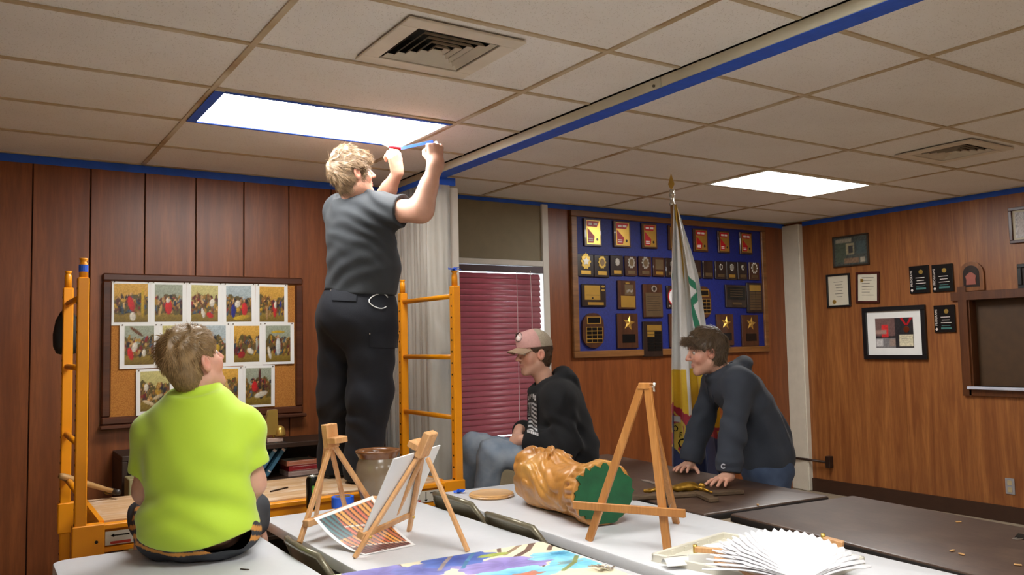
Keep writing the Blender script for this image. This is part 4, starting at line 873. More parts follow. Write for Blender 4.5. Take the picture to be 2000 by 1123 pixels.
# ================================================================ crock, tape roll, can, board
npt = N('stoneware'); v = npt.coord((1, 1, 1)); npt.base(npt.mix(npt.ramp(npt.noise(v, 6, 4), [(.4, (0, 0, 0, 1)), (.7, (.7, .7, .7, 1))]), srgb(128, 112, 92), srgb(100, 80, 58))); npt.b.inputs['Roughness'].default_value = .18
m_rim = mat('stoneware_rim', srgb(116, 76, 46), .2, 0, .2, 30)
pt = on_z(733, 990, T); t = empty('stoneware_crock', (pt[0]+.035, pt[1]+.045, T), label='grey brown glazed stoneware crock with a brown rim', cat='pot')
MB().lathe([(.005, .003), (.066, 0), (.072, .004), (.088, .05), (.102, .11), (.106, .15), (.101, .19), (.092, .212), (.088, .222)], 48, caps=False).build('body', npt.m, t, True)
MB().lathe([(.088, .22), (.093, .226), (.098, .238), (.104, .246), (.107, .252), (.105, .257), (.098, .258), (.088, .252), (.083, .243), (.082, .2), (.09, .12), (.07, .02), (.002, .015)], 48, caps=False).build('rim', m_rim, t, True)
tr_ = empty('tape_roll', (*on_z(667, 995, T)[:2]+V(.03, .06), T), label='roll of blue tape lying on the white table under the easel', cat='tape roll')
MB().lathe([(.038, 0), (.052, 0), (.052, .048), (.038, .048), (.038, 0)], 40, caps=False).build('tape', m_tape, tr_)
MB().lathe([(.036, .001), (.038, .001), (.038, .047), (.036, .047), (.036, .001)], 40, caps=False).build('core', mat('cardboard', srgb(170, 140, 100), .8), tr_)
cn = empty('drink_can', (*on_z(606, 997, T)[:2]+V(.02, .03), T), label='slim black drink can with green marks behind the left easel', cat='can')
MB().lathe([(.022, 0), (.026, .006), (.0275, .012), (.0275, .135), (.024, .146), (.0235, .149)], 28).build('body', mat('can_black', srgb(16, 20, 18), .25, .5), cn, True)
MB().lathe([(.0235, .149), (.0245, .151), (.0225, .152), (.021, .147)], 28).build('lid', m_silv, cn, True)
b = MB()
for k in range(3):
    for j, (du, z) in enumerate(((0, .10), (.002, .08), (-.002, .06), (.001, .04))):
        a = -1.9+.25*k; b.box((.0278*math.cos(a+du*20), .0278*math.sin(a+du*20), z), (.003, .003, .02))
b.build('claw_print', mat('can_green', srgb(110, 190, 60), .4), cn)
rb = empty('round_board', (*(on_z(960, 969, T)[:2]), T), label='round turned wooden board with a stepped rim', cat='board')
m_pine = wood('pine_round', srgb(202, 152, 92), srgb(226, 184, 126), 0, 8, .35, .6, .02, seed=18)
o = MB().lathe([(.0, 0), (.104, 0), (.110, .003), (.112, .008), (.108, .012), (.109, .015), (.105, .018), (.098, .0195), (.094, .018), (.0, .018)], 56, caps=False).build('disc', m_pine, rb); auto_smooth(o, 25)
b = MB(); c = np.append(on_z(897, 963, T)[:2], T); rs = np.random.RandomState(5)
for k in range(11):
    a = rs.rand()*6.28; d = V(math.cos(a), math.sin(a), 0); p = c+V(0, 0, .009+.008*rs.rand())-d*.01; b.bar(p, p+d*(.02+.022*rs.rand())+V(0, 0, -.008*rs.rand()), .016, .002, V(rs.randn()*.5, rs.randn()*.5, 1))
b.build('tape_scrap', m_tape, label='crumpled scrap of blue tape near the round board', cat='tape')
# ================================================================ printed sheet with rows of tubes
def patch(fn, nx, ny, colfn=None, thick=None):
    u, w = np.meshgrid(np.linspace(0, 1, nx), np.linspace(0, 1, ny)); u = u.ravel(); w = w.ravel(); P = fn(u, w)
    return P, [[j*nx+i, j*nx+i+1, (j+1)*nx+i+1, (j+1)*nx+i] for j in range(ny-1) for i in range(nx-1)], (colfn(u, w) if colfn else None)
BL, BR, TL, TR = on_z(713, 1084, .742), on_z(812, 1064, .742), at(613, 1012, 3.17), at(728, 968, 3.30)
def sheetfn(u, w):
    P = BL*((1-u)*(1-w))[:, None]+BR*(u*(1-w))[:, None]+TL*((1-u)*w)[:, None]+TR*(u*w)[:, None]; P[:, 2] -= .10*w*(1-w)*(1-.2*u); P[:, 2] = np.maximum(P[:, 2], .7415); return P
def tubes(u, w):
    col = np.tile(np.array([.07, .03, .025]), (len(u), 1)); r = np.random.RandomState(2)
    s = u*1.0+.25*w; k = np.floor(s*13); fr_ = s*13-k
    body = (np.abs(fr_-.5) < .36); sh = 1-1.6*np.abs(fr_-.42)
    hue = np.array([[.62, .26, .06], [.55, .20, .05], [.66, .30, .08], [.50, .12, .06], [.45, .14, .07]])[(k.astype(int)*2+(w > .5)) % 5]
    col[body] = hue[body]*(.5+.9*sh[body])[:, None]
    z = w+.25*u; band = (np.abs(z-.36) < .014) | (np.abs(z-.80) < .012); col[body & band] = (.72, .66, .56)
    cap = (z < .34); col[body & cap] = np.array([.13, .05, .04])*(.6+sh[body & cap])[:, None]
    teal = (u < .30) & (w > .55); col[teal & body] = np.array([.04, .10, .11])*(.5+1.2*sh[teal & body])[:, None]
    wl = (np.abs(z-.16) < .022) & (np.abs(fr_-.5) < .2) & (u > .35); col[wl] = (.70, .68, .66)
    mg = (u < .045) | (u > .955) | (w < .04) | (w > .96); col[mg] = (.80, .80, .79); return col
v, f, c = patch(sheetfn, 90, 110, tubes)
pr_ = empty('photo_sheet', BL, label='curled photo sheet of orange and dark tubes lying under the easels', cat='photo sheet')
mesh_obj('print_face', v-BL, f, m_print, pr_, True, cols=c); v2, f2, _ = patch(sheetfn, 12, 14); mesh_obj('paper_back', v2-BL-V(0, 0, .0012), [q[::-1] for q in f2], m_paper, pr_, True)
# ================================================================ flower painting on canvas
PTL, PTR = on_z(640, 1125, .764), on_z(1059, 1058, .764)
pe = nrm(PTR-PTL); pn = V(pe[1], -pe[0], 0); PW = np.linalg.norm(PTR-PTL); PH = .61
def flowers(u, w):
    """u along the far edge (left to right), w towards the viewer; pale ground, blue poppies, brown stems"""
    x = u*PW/PH*.61; y = w*.61; col = np.tile(np.array([.80, .72, .52]), (len(u), 1)); x = u*PW
    def petal(cx, cy, rx, ry, t, c, c2, amp=.12, ph=0):
        dx, dy = x-cx, y-cy; a = dx*math.cos(t)+dy*math.sin(t); b_ = -dx*math.sin(t)+dy*math.cos(t); th = np.arctan2(b_/ry, a/rx); R = np.sqrt((a/rx)**2+(b_/ry)**2)
        q = R < 1+amp*np.sin(5*th+ph)+.05*np.sin(11*th); k = np.clip(R, 0, 1)[:, None]; cc = np.array(c)*(1-k)+np.array(c2)*k; st = (.95+.07*np.sin(th*9+R*3)+.05*np.sin(x*90+y*50))[:, None]; col[q] = (cc*st)[q]
    def stem(pts, r, c):
        P = np.array(pts)
        for a, b_ in zip(P[:-1], P[1:]):
            d = b_-a; s = np.clip(((x-a[0])*d[0]+(y-a[1])*d[1])/(d@d), 0, 1); q = np.hypot(x-a[0]-s*d[0], y-a[1]-s*d[1]) < r; col[q] = np.array(c)*(.8+.4*s[q])[:, None]
    pp = lambda a, b_: (lambda q: (q@pe, q@pn))(on_z(a, b_, .764)-PTL)
    BR_ = (.17, .10, .07)
    def pet(a, b_, rx, ry, t, c, c2, amp=.12, ph=0): cx, cy = pp(a, b_); petal(cx, cy, rx, ry, t, c, c2, amp, ph)
    def stm(pts, r, c): stem([pp(*q) for q in pts], r, c)
    stm([(772, 1098), (784, 1110), (790, 1118)], .008, BR_); stm([(826, 1090), (834, 1104)], .010, (.34, .22, .12)); stm([(1040, 1060), (1030, 1075), (1000, 1092), (960, 1103)], .011, BR_); stm([(1016, 1064), (1000, 1075), (985, 1084)], .008, (.30, .20, .12)); stm([(974, 1070), (975, 1078)], .008, BR_); stm([(1076, 1066), (1072, 1074)], .009, BR_); stm([(1042, 1101), (1058, 1102), (1066, 1109)], .006, BR_)
    pet(735, 1122, .13, .085, .1, (.15, .13, .40), (.26, .24, .58)); pet(825, 1114, .105, .075, .0, (.09, .10, .36), (.20, .22, .56), .1, 1)
    pet(985, 1103, .17, .085, .15, (.22, .17, .46), (.36, .30, .64), .08, 2); pet(893, 1092, .135, .085, -.1, (.02, .05, .28), (.10, .18, .54), .09, .4)
    pet(964, 1084, .062, .020, .02, (.48, .56, .10), (.34, .40, .07), .04)
    pet(1095, 1084, .115, .060, .2, (.10, .44, .64), (.30, .70, .86), .12, .5); pet(1125, 1100, .10, .06, .3, (.14, .50, .72), (.26, .66, .84), .1); pet(1092, 1081, .034, .026, 0, (.02, .14, .30), (.10, .42, .62)); pet(1112, 1098, .045, .022, 0, (.12, .26, .32), (.30, .44, .44), .2)
    pet(1010, 1122, .16, .075, .1, (.08, .40, .66), (.34, .72, .88), .1, 1); pet(1030, 1122, .055, .026, 0, (.66, .16, .08), (.50, .26, .20), .2); pet(760, 1160, .2, .1, 0, (.12, .13, .42), (.26, .26, .6)); pet(900, 1170, .2, .1, .2, (.06, .10, .40), (.16, .26, .60)); pet(1080, 1160, .16, .10, 0, (.10, .40, .62), (.30, .66, .84)); pet(640, 1190, .14, .09, 0, (.20, .16, .46), (.30, .26, .6))
    stm([(882, 1085), (868, 1100), (858, 1114)], .007, (.30, .24, .22)); stm([(925, 1080), (912, 1096), (904, 1110)], .007, (.06, .20, .36)); stm([(1126, 1086), (1122, 1098), (1100, 1114)], .008, (.24, .28, .10))
    return col
pt_ = empty('flower_painting', PTL, label='canvas painted with large blue and violet poppies lying across the tables', cat='painting')
v, f, c = patch(lambda u, w: pe*(u*PW)[:, None]+pn*(w*PH)[:, None]+V(0, 0, .0005), 260, 200, flowers)
mesh_obj('painted_face', v, [q[::-1] for q in f], vcol_mat('paint', .5, 0, .06, 25), pt_, cols=c)
MB().box(pe*PW/2+pn*PH/2-V(0, 0, .0112), (PW, PH, .022), (pe, pn, (0, 0, -1)), .002).build('stretched_canvas', mat('canvas_edge', srgb(214, 208, 192), .8), pt_)
# keys on the painting
kc = on_z(1186, 1116, .766); ky = empty('key_bunch', kc, label='small bunch of shiny metal keys on the flower painting', cat='keys')
for k in range(5):
    a = .5+.45*k; d = V(math.cos(a), math.sin(a), 0); b = MB(); b.lathe([(.004, 0), (.012, 0), (.012, .003), (.004, .003), (.004, 0)], 14, d*.022+V(0, 0, .003*k)); b.bar(d*.032+V(0, 0, .003*k+.0015), d*.062+V(0, 0, .003*k+.0015), .006, .002); b.build('key', m_silv, ky)
MB().tube([(.012*math.cos(a), .012*math.sin(a), .012+.003*math.sin(2*a)) for a in np.linspace(0, 6.0, 14)], .0013, 6).build('key_ring', m_silv, ky)
# ================================================================ tray, sheets, wood pieces, white wings
m_cream = mat('tray_plastic', srgb(218, 214, 198), .45, 0, .03)
tl, tt_ = on_z(1272, 1096, T), on_z(1412, 1052, T); te = nrm(tt_-tl); tn = V(te[1], -te[0], 0); TW = np.linalg.norm(tt_-tl)
ty = empty('plastic_tray', tl, label='shallow cream plastic tray at the lower right, under the white wings', cat='tray')
MB().box(te*TW/2+tn*.27+V(0, 0, .002), (TW, .54, .004), (te, tn, (0, 0, -1))).build('floor_plate', m_cream, ty)
for c, s in ((te*TW/2+tn*.006, (TW, .012, .026)), (te*TW/2+tn*.534, (TW, .012, .026)), (te*.006+tn*.27, (.012, .54, .026)), (te*(TW-.006)+tn*.27, (.012, .54, .026))): MB().box(c+V(0, 0, .014), s, (te, tn, (0, 0, -1)), .003).build('rim', m_cream, ty)
for k in range(4): MB().box(te*TW*(.25+.17*k)+tn*.0135+V(0, 0, .012), (.02, .004, .016), (te, tn, (0, 0, -1)), .001).build('rib', m_cream, ty)
c0 = on_z(1478, 1066, T+.030); MB().box(c0-V(0, 0, .001), (.30, .22, .0015), (nrm(te+tn*.25), nrm(tn-te*.25), (0, 0, -1))).build('paper_sheet', m_paper, label='plain white sheet of paper lying over the plastic tray', cat='paper')
c1 = on_z(1325, 1101, T+.012); ax = nrm(V(.9, -.35, 0)); ay = V(ax[1], -ax[0], 0)
t = empty('paper_slip', c1, label='small folded paper slip with grey print in the tray', cat='paper')
v, f, _ = patch(lambda u, w: ax*((u-.5)*.10)[:, None]+ay*((w-.5)*.055)[:, None]+V(0, 0, 1)*(.018*(1-(2*w-1)**2)+.002)[:, None], 10, 8); mesh_obj('slip', np.concatenate([v, v-V(0, 0, .001)]), [q[::-1] for q in f]+[[i+80 for i in q] for q in f], m_paper, t, True)
v, f, _ = patch(lambda u, w: ax*((u*.7-.35)*.10)[:, None]+ay*((w*.12-.22)*.055)[:, None]+V(0, 0, 1)*(.0225-.012*w*0)[:, None], 4, 3); mesh_obj('print_band', v, [q[::-1] for q in f], m_ink, t)
c2 = on_z(1370, 1100, T+.018); MB().box(c2+V(0, 0, .012), (.085, .0012, .034), (nrm(V(.87, -.5, 0)), nrm(V(.5, .87, 0)), (0, 0, 1))).build('paper_slip', m_paper, label='small white paper slip standing below the wooden strips', cat='paper')
wp = on_z(1358, 1088, T+.012); t = empty('folded_easel', wp, label='folded wooden easel pieces lying in the tray, left of the wings', cat='easel')
q1 = on_z(1470, 1081, T+.04)-wp; q2 = on_z(1500, 1130, T+.03)-wp
MB().bar((0, 0, .026), q1, .016, .018, (0, 0, 1), .002).build('strip', m_beech, t); MB().bar(on_z(1392, 1090, T+.02)-wp, q2, .05, .012, (0, 0, 1), .002).build('wide_strip', m_beech, t); MB().tube([(.004, .003, .014), (.004, .003, .04)], .008, 10).build('pivot', m_brass, t, True)
wp2 = on_z(1578, 1063, T+.012); t = empty('easel_head', wp2, label='small wooden easel head with a metal screw behind the wings', cat='easel')
q = on_z(1608, 1056, T+.03)-wp2; r_ = on_z(1647, 1066, T+.02)-wp2
MB().bar((0, 0, 0), q, .02, .02, (0, 0, 1), .002).bar(q, r_, .03, .03, (0, 0, 1), .002).build('arm', m_beech, t); MB().tube([q+V(0, 0, .0), q+V(0, 0, .025)], .008, 10).build('screw', m_brass, t, True)
m_fea = mat('feather_white', srgb(216, 215, 217), .7, 0, .03, 40, .2)
wg = empty('white_wings', (*(on_z(1577, 1110, T)[:2]), T+.004), label='pair of white feathered wings spread open at the lower right', cat='wings')
W0 = np.array(wg.location); hub = on_z(1568, 1150, T+.022)-W0
u_ = nrm(_r*V(1, 1, 0)); v_ = V(-u_[1], u_[0], 0)
def feather(a, L, half, z0, par):
    sl_ = .03+.33*math.cos(min(1, abs(a-math.pi/2)/math.radians(66))*math.pi/2)
    d = u_*math.cos(a)+v_*math.sin(a); sd = V(-d[1], d[0], 0); n = 8; vv = []
    for i in range(n+1):
        s = i/n; r = .015+(L-.015)*s; w_ = half*(.18+.82*min(1, s*1.25))*(1 if s < .82 else math.sqrt(max(.03, 1-((s-.82)/.185)**2)))
        h = z0+sl_*r+.022*math.sin(math.pi*min(1, r/.30)); c = hub+d*r+V(0, 0, h); vv += [c-sd*w_-V(0, 0, .004), c+V(0, 0, .0015), c+sd*w_-V(0, 0, .001)]
    k = len(vv); vv += [p-V(0, 0, .0012) for p in vv]; ff = []
    for i in range(n): q = 3*i; ff += [[q, q+1, q+4, q+3], [q+1, q+2, q+5, q+4], [k+q, k+q+3, k+q+4, k+q+1], [k+q+1, k+q+4, k+q+5, k+q+2]]
    return mesh_obj('feather', vv, [f_[::-1] for f_ in ff], m_fea, par, True)
for s_ in (-1, 1):
    wi = empty('wing', (0, 0, 0), parent=wg)
    for L, half, z0, nf in ((.30, .021, .0, 14), (.265, .019, .005, 13), (.22, .017, .010, 12), (.17, .014, .014, 10), (.11, .012, .018, 8)):
        for k in range(nf):
            t_ = (k+.5*(nf % 2))/nf; a = math.radians(93+t_*64) if s_ < 0 else math.radians(87-t_*64)
            feather(a, L*random.uniform(.96, 1.03), half, z0+.0006*k, wi)
MB().box((*(on_z(478, 1113, T)[:2]), T+.002), (.004, .035, .003), (nrm(V(.8, .6, 0)), nrm(V(-.6, .8, 0)), (0, 0, 1))).build('nail', m_dkm, label='small dark nail on the table right of the person in yellow', cat='nail')
# ================================================================ crucifix, ruler and scraps on the brown table
m_cross = wood('cross_wood', srgb(74, 58, 42), srgb(104, 84, 62), 0, 12, .5, .1, .03, seed=20)
ca, cb_ = on_z(1262, 962, .75), on_z(1424, 967, .75); cx_ = on_z(1315, 966, .75); xd = nrm(V(*(on_z(1420, 968, .75)-on_z(1240, 978, .75))[:2], 0)); yd = V(-xd[1], xd[0], 0)
CO = on_z(1335, 970, .7415); cr_ = empty('crucifix', CO, label='brown wooden crucifix with a golden figure lying on the brown table', cat='crucifix')
MB().box((xd*.02)+V(0, 0, .009), (.56, .05, .018), (xd, yd, (0, 0, 1)), .003).build('upright', m_cross, cr_); MB().box(xd*.08+V(0, 0, .010), (.05, .34, .019), (xd, yd, (0, 0, 1)), .003).build('crossbeam', m_cross, cr_)
rl = on_z(1256, 938, .7415); re_ = on_z(1330, 958, .7415); MB().bar(rl+V(0, 0, .0015), re_+V(0, 0, .0015), .03, .003).build('metal_strip', m_silv, label='flat metal strip lying beside the crucifix', cat='strip')
cp = on_z(1992, 1052, .7415); t = empty('binder_clip', cp, label='black binder clip with wire handles at the right edge of the brown table', cat='clip')
b = MB(); b.raw([(0, -.02, 0), (.03, -.02, .012), (.03, -.02, 0), (0, .02, 0), (.03, .02, .012), (.03, .02, 0)], [[0, 1, 2], [3, 5, 4], [0, 3, 4, 1], [1, 4, 5, 2], [2, 5, 3, 0]]); b.build('body', m_blk, t)
MB().tube([(0, -.01, .002), (-.035, -.008, .004), (-.035, .008, .004), (0, .01, .002)], .0015, 6).build('wire_handle', m_silv, t)
for i, (x, y, dz) in enumerate(((1860, 1076, 0), (1878, 1083, 0), (1872, 1020, 0), (1480, 986, 0), (1988, 1104, 0))):
    p = on_z(x, y, .7415); a = i*1.3; MB().box(p+V(0, 0, .002), (.022, .009, .004), (V(math.cos(a), math.sin(a), 0), V(-math.sin(a), math.cos(a), 0), V(0, 0, 1)), .001).build('wood_chip', m_pine, label=['pale wood chip near the front edge of the right brown table', 'second pale chip beside the front one on the right brown table', 'thin pale chip in the middle of the right brown table', 'white chip near the seam between the brown tables', 'pale chip at the lower right corner of the brown table'][i], cat='wood chip')
# ================================================================ implicit surfaces: organic forms as one continuous mesh
def rcone(P, a, b, ra, rb):
    a = np.asarray(a, float); ba = np.asarray(b, float)-a; pa = P-a
    t = np.clip(pa@ba/(ba@ba), 0, 1); d = pa-t[:, None]*ba
    return np.sqrt(np.einsum('ij,ij->i', d, d))-(ra+(rb-ra)*t)
def ball(P, c, r): return np.linalg.norm(P-np.asarray(c, float), axis=1)-r
def ellip(P, c, r, R=None):
    q = P-np.asarray(c, float)
    if R is not None: q = q@np.asarray(R, float).T       # rows of R are the local axes
    r = np.asarray(r, float); k0 = np.linalg.norm(q/r, axis=1); k1 = np.linalg.norm(q/(r*r), axis=1)+1e-9
    return k0*(k0-1)/k1
def smin(a, b, k):
    h = np.maximum(k-np.abs(a-b), 0)/k; return np.minimum(a, b)-h*h*k*.25
def smax(a, b, k): return -smin(-a, -b, k)
def chain(P, pts, rad, k=.03):
    d = None
    for i in range(len(pts)-1):
        e = rcone(P, pts[i], pts[i+1], rad[i], rad[i+1]); d = e if d is None else smin(d, e, k)
    return d
_perm = np.random.RandomState(11).rand(64, 64, 64).astype(np.float32)
def vnoise(P, s):
    q = P*s+100.; i = np.floor(q).astype(int); f = q-i; f = f*f*(3-2*f); i0 = i & 63; i1 = (i+1) & 63
    g = lambda x, y, z: _perm[x[:, 0], y[:, 1], z[:, 2]]
    fx, fy, fz = f[:, 0], f[:, 1], f[:, 2]
    c00 = g(i0, i0, i0)*(1-fx)+g(i1, i0, i0)*fx; c10 = g(i0, i1, i0)*(1-fx)+g(i1, i1, i0)*fx
    c01 = g(i0, i0, i1)*(1-fx)+g(i1, i0, i1)*fx; c11 = g(i0, i1, i1)*(1-fx)+g(i1, i1, i1)*fx
    return ((c00*(1-fy)+c10*fy)*(1-fz)+(c01*(1-fy)+c11*fy)*fz)*2-1
def surface(fn, lo, hi, h, B=8):
    """surface nets over the zero set of fn, evaluated only in blocks near the surface"""
    lo = np.asarray(lo, float); n = np.maximum((np.ceil((np.asarray(hi, float)-lo)/h/B)).astype(int), 1)*B
    D = np.empty(n, np.float32); nb = n//B
    bi = np.stack(np.meshgrid(*[np.arange(k) for k in nb], indexing='ij'), -1).reshape(-1, 3)
    cd = fn(lo+(bi*B+(B-1)/2)*h)
    far = np.abs(cd) > B*h*1.15
    Db = np.empty((len(bi), B**3), np.float32); Db[far] = cd[far][:, None]
    off = np.stack(np.meshgrid(*[np.arange(B)]*3, indexing='ij'), -1).reshape(-1, 3)
    act = np.where(~far)[0]
    for s in range(0, len(act), 400):
        a = act[s:s+400]; P = (lo+(bi[a][:, None, :]*B+off[None])*h).reshape(-1, 3); Db[a] = fn(P).reshape(len(a), -1)
    D = Db.reshape(nb[0], nb[1], nb[2], B, B, B).transpose(0, 3, 1, 4, 2, 5).reshape(n)
    S = D < 0
    c = [S[dx:n[0]-1+dx, dy:n[1]-1+dy, dz:n[2]-1+dz] for dx in (0, 1) for dy in (0, 1) for dz in (0, 1)]
    anyc = c[0].copy(); allc = c[0].copy()
    for q in c[1:]: anyc |= q; allc &= q
    cell = np.argwhere(anyc & ~allc)
    if len(cell) == 0: return np.zeros((0, 3)), np.zeros((0, 4), int)
    corner = np.array([(x, y, z) for x in (0, 1) for y in (0, 1) for z in (0, 1)])
    val = np.stack([D[cell[:, 0]+k[0], cell[:, 1]+k[1], cell[:, 2]+k[2]] for k in corner], 1)
    acc = np.zeros((len(cell), 3)); cnt = np.zeros(len(cell))
    for i in range(8):
        for j in range(i+1, 8):
            if np.abs(corner[i]-corner[j]).sum() != 1: continue
            m = (val[:, i] < 0) != (val[:, j] < 0); t = np.where(m, val[:, i]/np.where(m, val[:, i]-val[:, j], 1), 0)
            acc += np.where(m[:, None], corner[i]+t[:, None]*(corner[j]-corner[i]), 0); cnt += m
    verts = lo+(cell+acc/cnt[:, None])*h
    idx = np.full(n, -1, np.int64); idx[cell[:, 0], cell[:, 1], cell[:, 2]] = np.arange(len(cell))
    F = []
    for ax in range(3):
        o1, o2 = [(1, 2), (2, 0), (0, 1)][ax]
        A = [slice(None)]*3; A2 = [slice(None)]*3; A[ax] = slice(0, n[ax]-1); A2[ax] = slice(1, n[ax])
        e = np.argwhere(S[tuple(A)] != S[tuple(A2)]); e = e[(e[:, o1] > 0) & (e[:, o2] > 0)]
        inside = S[e[:, 0], e[:, 1], e[:, 2]]
        d1 = np.zeros(3, int); d1[o1] = 1; d2 = np.zeros(3, int); d2[o2] = 1
        g = lambda q: idx[q[:, 0], q[:, 1], q[:, 2]]
        Q = np.stack([g(e-d1-d2), g(e-d2), g(e), g(e-d1)], 1); Q[~inside] = Q[~inside][:, ::-1]
        F.append(Q[(Q >= 0).all(1)])
    return verts, np.concatenate(F)
def sdf_obj(name, fn, lo, hi, h, m, parent, origin, colfn=None, smooth=True):
    v, f = surface(fn, lo, hi, h)
    return mesh_obj(name, v-np.asarray(origin, float), f, m, parent, smooth, cols=colfn(v) if colfn else None)
def join_surf(parts):
    V_, F_ = [], []; n = 0
    for v, f in parts: V_.append(v); F_.append(f+n); n += len(v)
    return np.concatenate(V_), np.concatenate(F_)
# ================================================================ carved statue lying on the table
sb = on_z(1180, 1028, .74); sf = on_z(1010, 966, .74)
SA_ = nrm(V(*(sf-sb)[:2], 0)+V(0, 0, .0)); SL = nrm(np.cross(V(0, 0, 1), SA_)); SU = V(0, 0, 1)   # axis from base to shoulders, side, up
SC0 = sb+SL*-.005+V(0, 0, .132); SK = 1.12
def statue_local(P): q = P-SC0; return q@SA_/SK, q@SL, q@SU
def statue(P):
    a, s, u = statue_local(P)
    Q = np.stack([a, s, u], 1)
    prof = np.interp(a, [0, .05, .12, .22, .34, .46, .56, .64], [.137, .132, .120, .112, .122, .132, .120, .08])
    th = np.arctan2(u, s); r = np.hypot(s/1.02, (u+.0)/.98)
    cz = np.interp(a, [0, .2, .4, .64], [0, -.022, -.018, -.025])
    uu = u-cz; th = np.arctan2(uu, s); r = np.hypot(s/1.04, uu/.96)
    d = r-prof
    d = smax(d, a-.60, .10)
    d = smin(d, ellip(Q, (.60, -.015, -.01), (.075, .07, .07)), .06)
    d = smin(d, ellip(Q, (.40, -.01, .095), (.06, .045, .04)), .04)       # knotted cloth on top
    d = smin(d, ellip(Q, (.46, .07, .03), (.10, .05, .06)), .05); d = smin(d, ellip(Q, (.46, -.085, .02), (.10, .05, .06)), .05)
    d = smin(d, rcone(Q, (.57, -.02, .06), (.52, .01, .105), .030, .022), .03)
    d = smin(d, ellip(Q, (.515, .045, .085), (.055, .055, .045)), .03); d = smax(d, -ellip(Q, (.462, .03, .135), (.028, .045, .032)), .02)
    w = 1.2*vnoise(Q, 5)
    gather = np.exp(-((a-.40)/.10)**2)*np.clip((uu+.12)/.2, 0, 1)
    ang = np.arctan2(s+.0, np.maximum(np.abs(a-.40), .03))
    d += (.006-.012*np.abs(np.sin(3.2*th+5*w+a*5)))*np.clip(a/.1, .2, 1)+.0025-.005*np.abs(np.sin(8*th-a*14+6*w))+gather*(.004-.009*np.abs(np.sin(ang*8+w)))+.006*vnoise(Q, 14)+.003*vnoise(Q, 34)
    d += .009*np.exp(-((a-.12)/.018)**2)*np.where(uu > -.06, 1, .2)+.006*np.sin(th*26)*np.exp(-((a-.05)/.035)**2)*np.where(uu > -.09, 1, .2)   # fringed hem
    d = smax(d, -(u+.1305), .004)
    return smax(d, -(a-.004), .003)
def statue_col(v):
    a, s, u = statue_local(v); n = vnoise(v, 9)*.5+vnoise(v, 28)*.3
    c = np.array([.50, .222, .048])[None]*(1+.35*n[:, None]); dk = (np.clip((vnoise(v, 16)-.25)*2, 0, 1)*.5)[:, None]; c = c*(1-dk)+np.array([.27, .11, .035])*dk
    lt = np.clip((vnoise(v*V(1, 1, 2), 7)-.1)*1.5, 0, 1)[:, None]*.6; c = c*(1-lt)+np.array([.62, .335, .085])*lt
    return c
st = empty('carved_statue', sb, label='carved golden brown wooden statue lying on its side with a green base', cat='statue')
sdf_obj('carving', statue, SC0-V(.45, .3, .16)+np.minimum(SA_*.6, 0)-V(0, 0, .0), SC0+V(.45, .3, .2)+np.maximum(SA_*.66, 0), .0048, vcol_mat('carved_wood', .36, 0, .10, 40, .3, 60, coat=.15), st, sb, statue_col)
# ragged green felt on the underside
rs = np.random.RandomState(8); gp = []
for k in range(60):
    t_ = 6.2832*k/60; rr = .134+.006*rs.randn(); x, y = rr*1.0*math.cos(t_), rr*.95*math.sin(t_)
    y = max(y, -.121)
    if y > .085: y -= .012*(k % 3)
    gp.append((x, y))
M = Matrix(((SL[0], SU[0], -SA_[0], SC0[0]-sb[0]), (SL[1], SU[1], -SA_[1], SC0[1]-sb[1]), (SL[2], SU[2], -SA_[2], SC0[2]-sb[2]), (0, 0, 0, 1)))
MB().prism(gp, .012, M, z0=-.008).build('green_base', mat('base_green', srgb(18, 84, 48), .5, 0, .25, 14, .3), st)
# golden figure of the crucifix
CO2 = on_z(1338, 960, .755)
def corpus(P):
    q = P-CO2; x = q@xd; y = q@yd; z = q[:, 2]; Q = np.stack([x, y, z+.012], 1)/.86
    d = ellip(Q, (.02, 0, .04), (.06, .036, .028)); d = smin(d, ellip(Q, (-.04, 0, .034), (.035, .024, .018)), .02); d = smin(d, ball(Q, (.105, .008, .038), .019), .012)
    for s in (-1, 1):
        d = smin(d, chain(Q, [(.065, .025*s, .036), (.085, .08*s, .034), (.10, .135*s, .028)], [.011, .008, .007], .01), .012)
        d = smin(d, chain(Q, [(-.05, .014*s, .034), (-.13, .016*s, .045), (-.21, .006*s, .028), (-.235, .004*s, .03)], [.015, .011, .008, .009], .01), .012)
    return d*.86+.0014*np.sin(q[:, 0]*190+q[:, 1]*140)
sdf_obj('figure', corpus, CO-V(.32, .32, .0), CO+V(.32, .32, .07), .004, mat('figure_gold', srgb(150, 112, 34), .35, .7, .2, 20), cr_, CO)
# ================================================================ flag on its pole
FP = at(1321, 640, 5.5); FX, FY = FP[0], FP[1]
fg = empty('flag', (FX, FY, 0), label='tall furled white, yellow and blue flag with gold fringe on a pole', cat='flag')
MB().tube([(0, 0, .12), (0, 0, 2.40)], .0135, 14).build('pole', wood('pole_wood', srgb(110, 74, 40), srgb(150, 108, 64), 2, 12, .35), fg, True)
MB().lathe([(.15, 0), (.15, .02), (.10, .04), (.04, .06), (.022, .12), (.018, .16)], 32).build('stand', m_brass, fg, True)
MB().lathe([(.014, 2.385), (.020, 2.39), (.020, 2.40), (.013, 2.41), (.014, 2.44), (.021, 2.455), (.021, 2.462), (.012, 2.475), (.019, 2.487), (.008, 2.495)], 20).build('ferrule', m_silv, fg, True)
b = MB(); pts = [(0, .0), (.012, .018), (.021, .04), (.012, .07), (0, .115), (-.012, .07), (-.021, .04), (-.012, .018)]
b.prism(pts, .005, Matrix.Translation((0, .0025, 2.49))@Matrix.Rotation(YAW*-1, 4, 'Z')@Matrix.Rotation(math.pi/2, 4, 'X')); b.build('spear_finial', m_brass, fg)
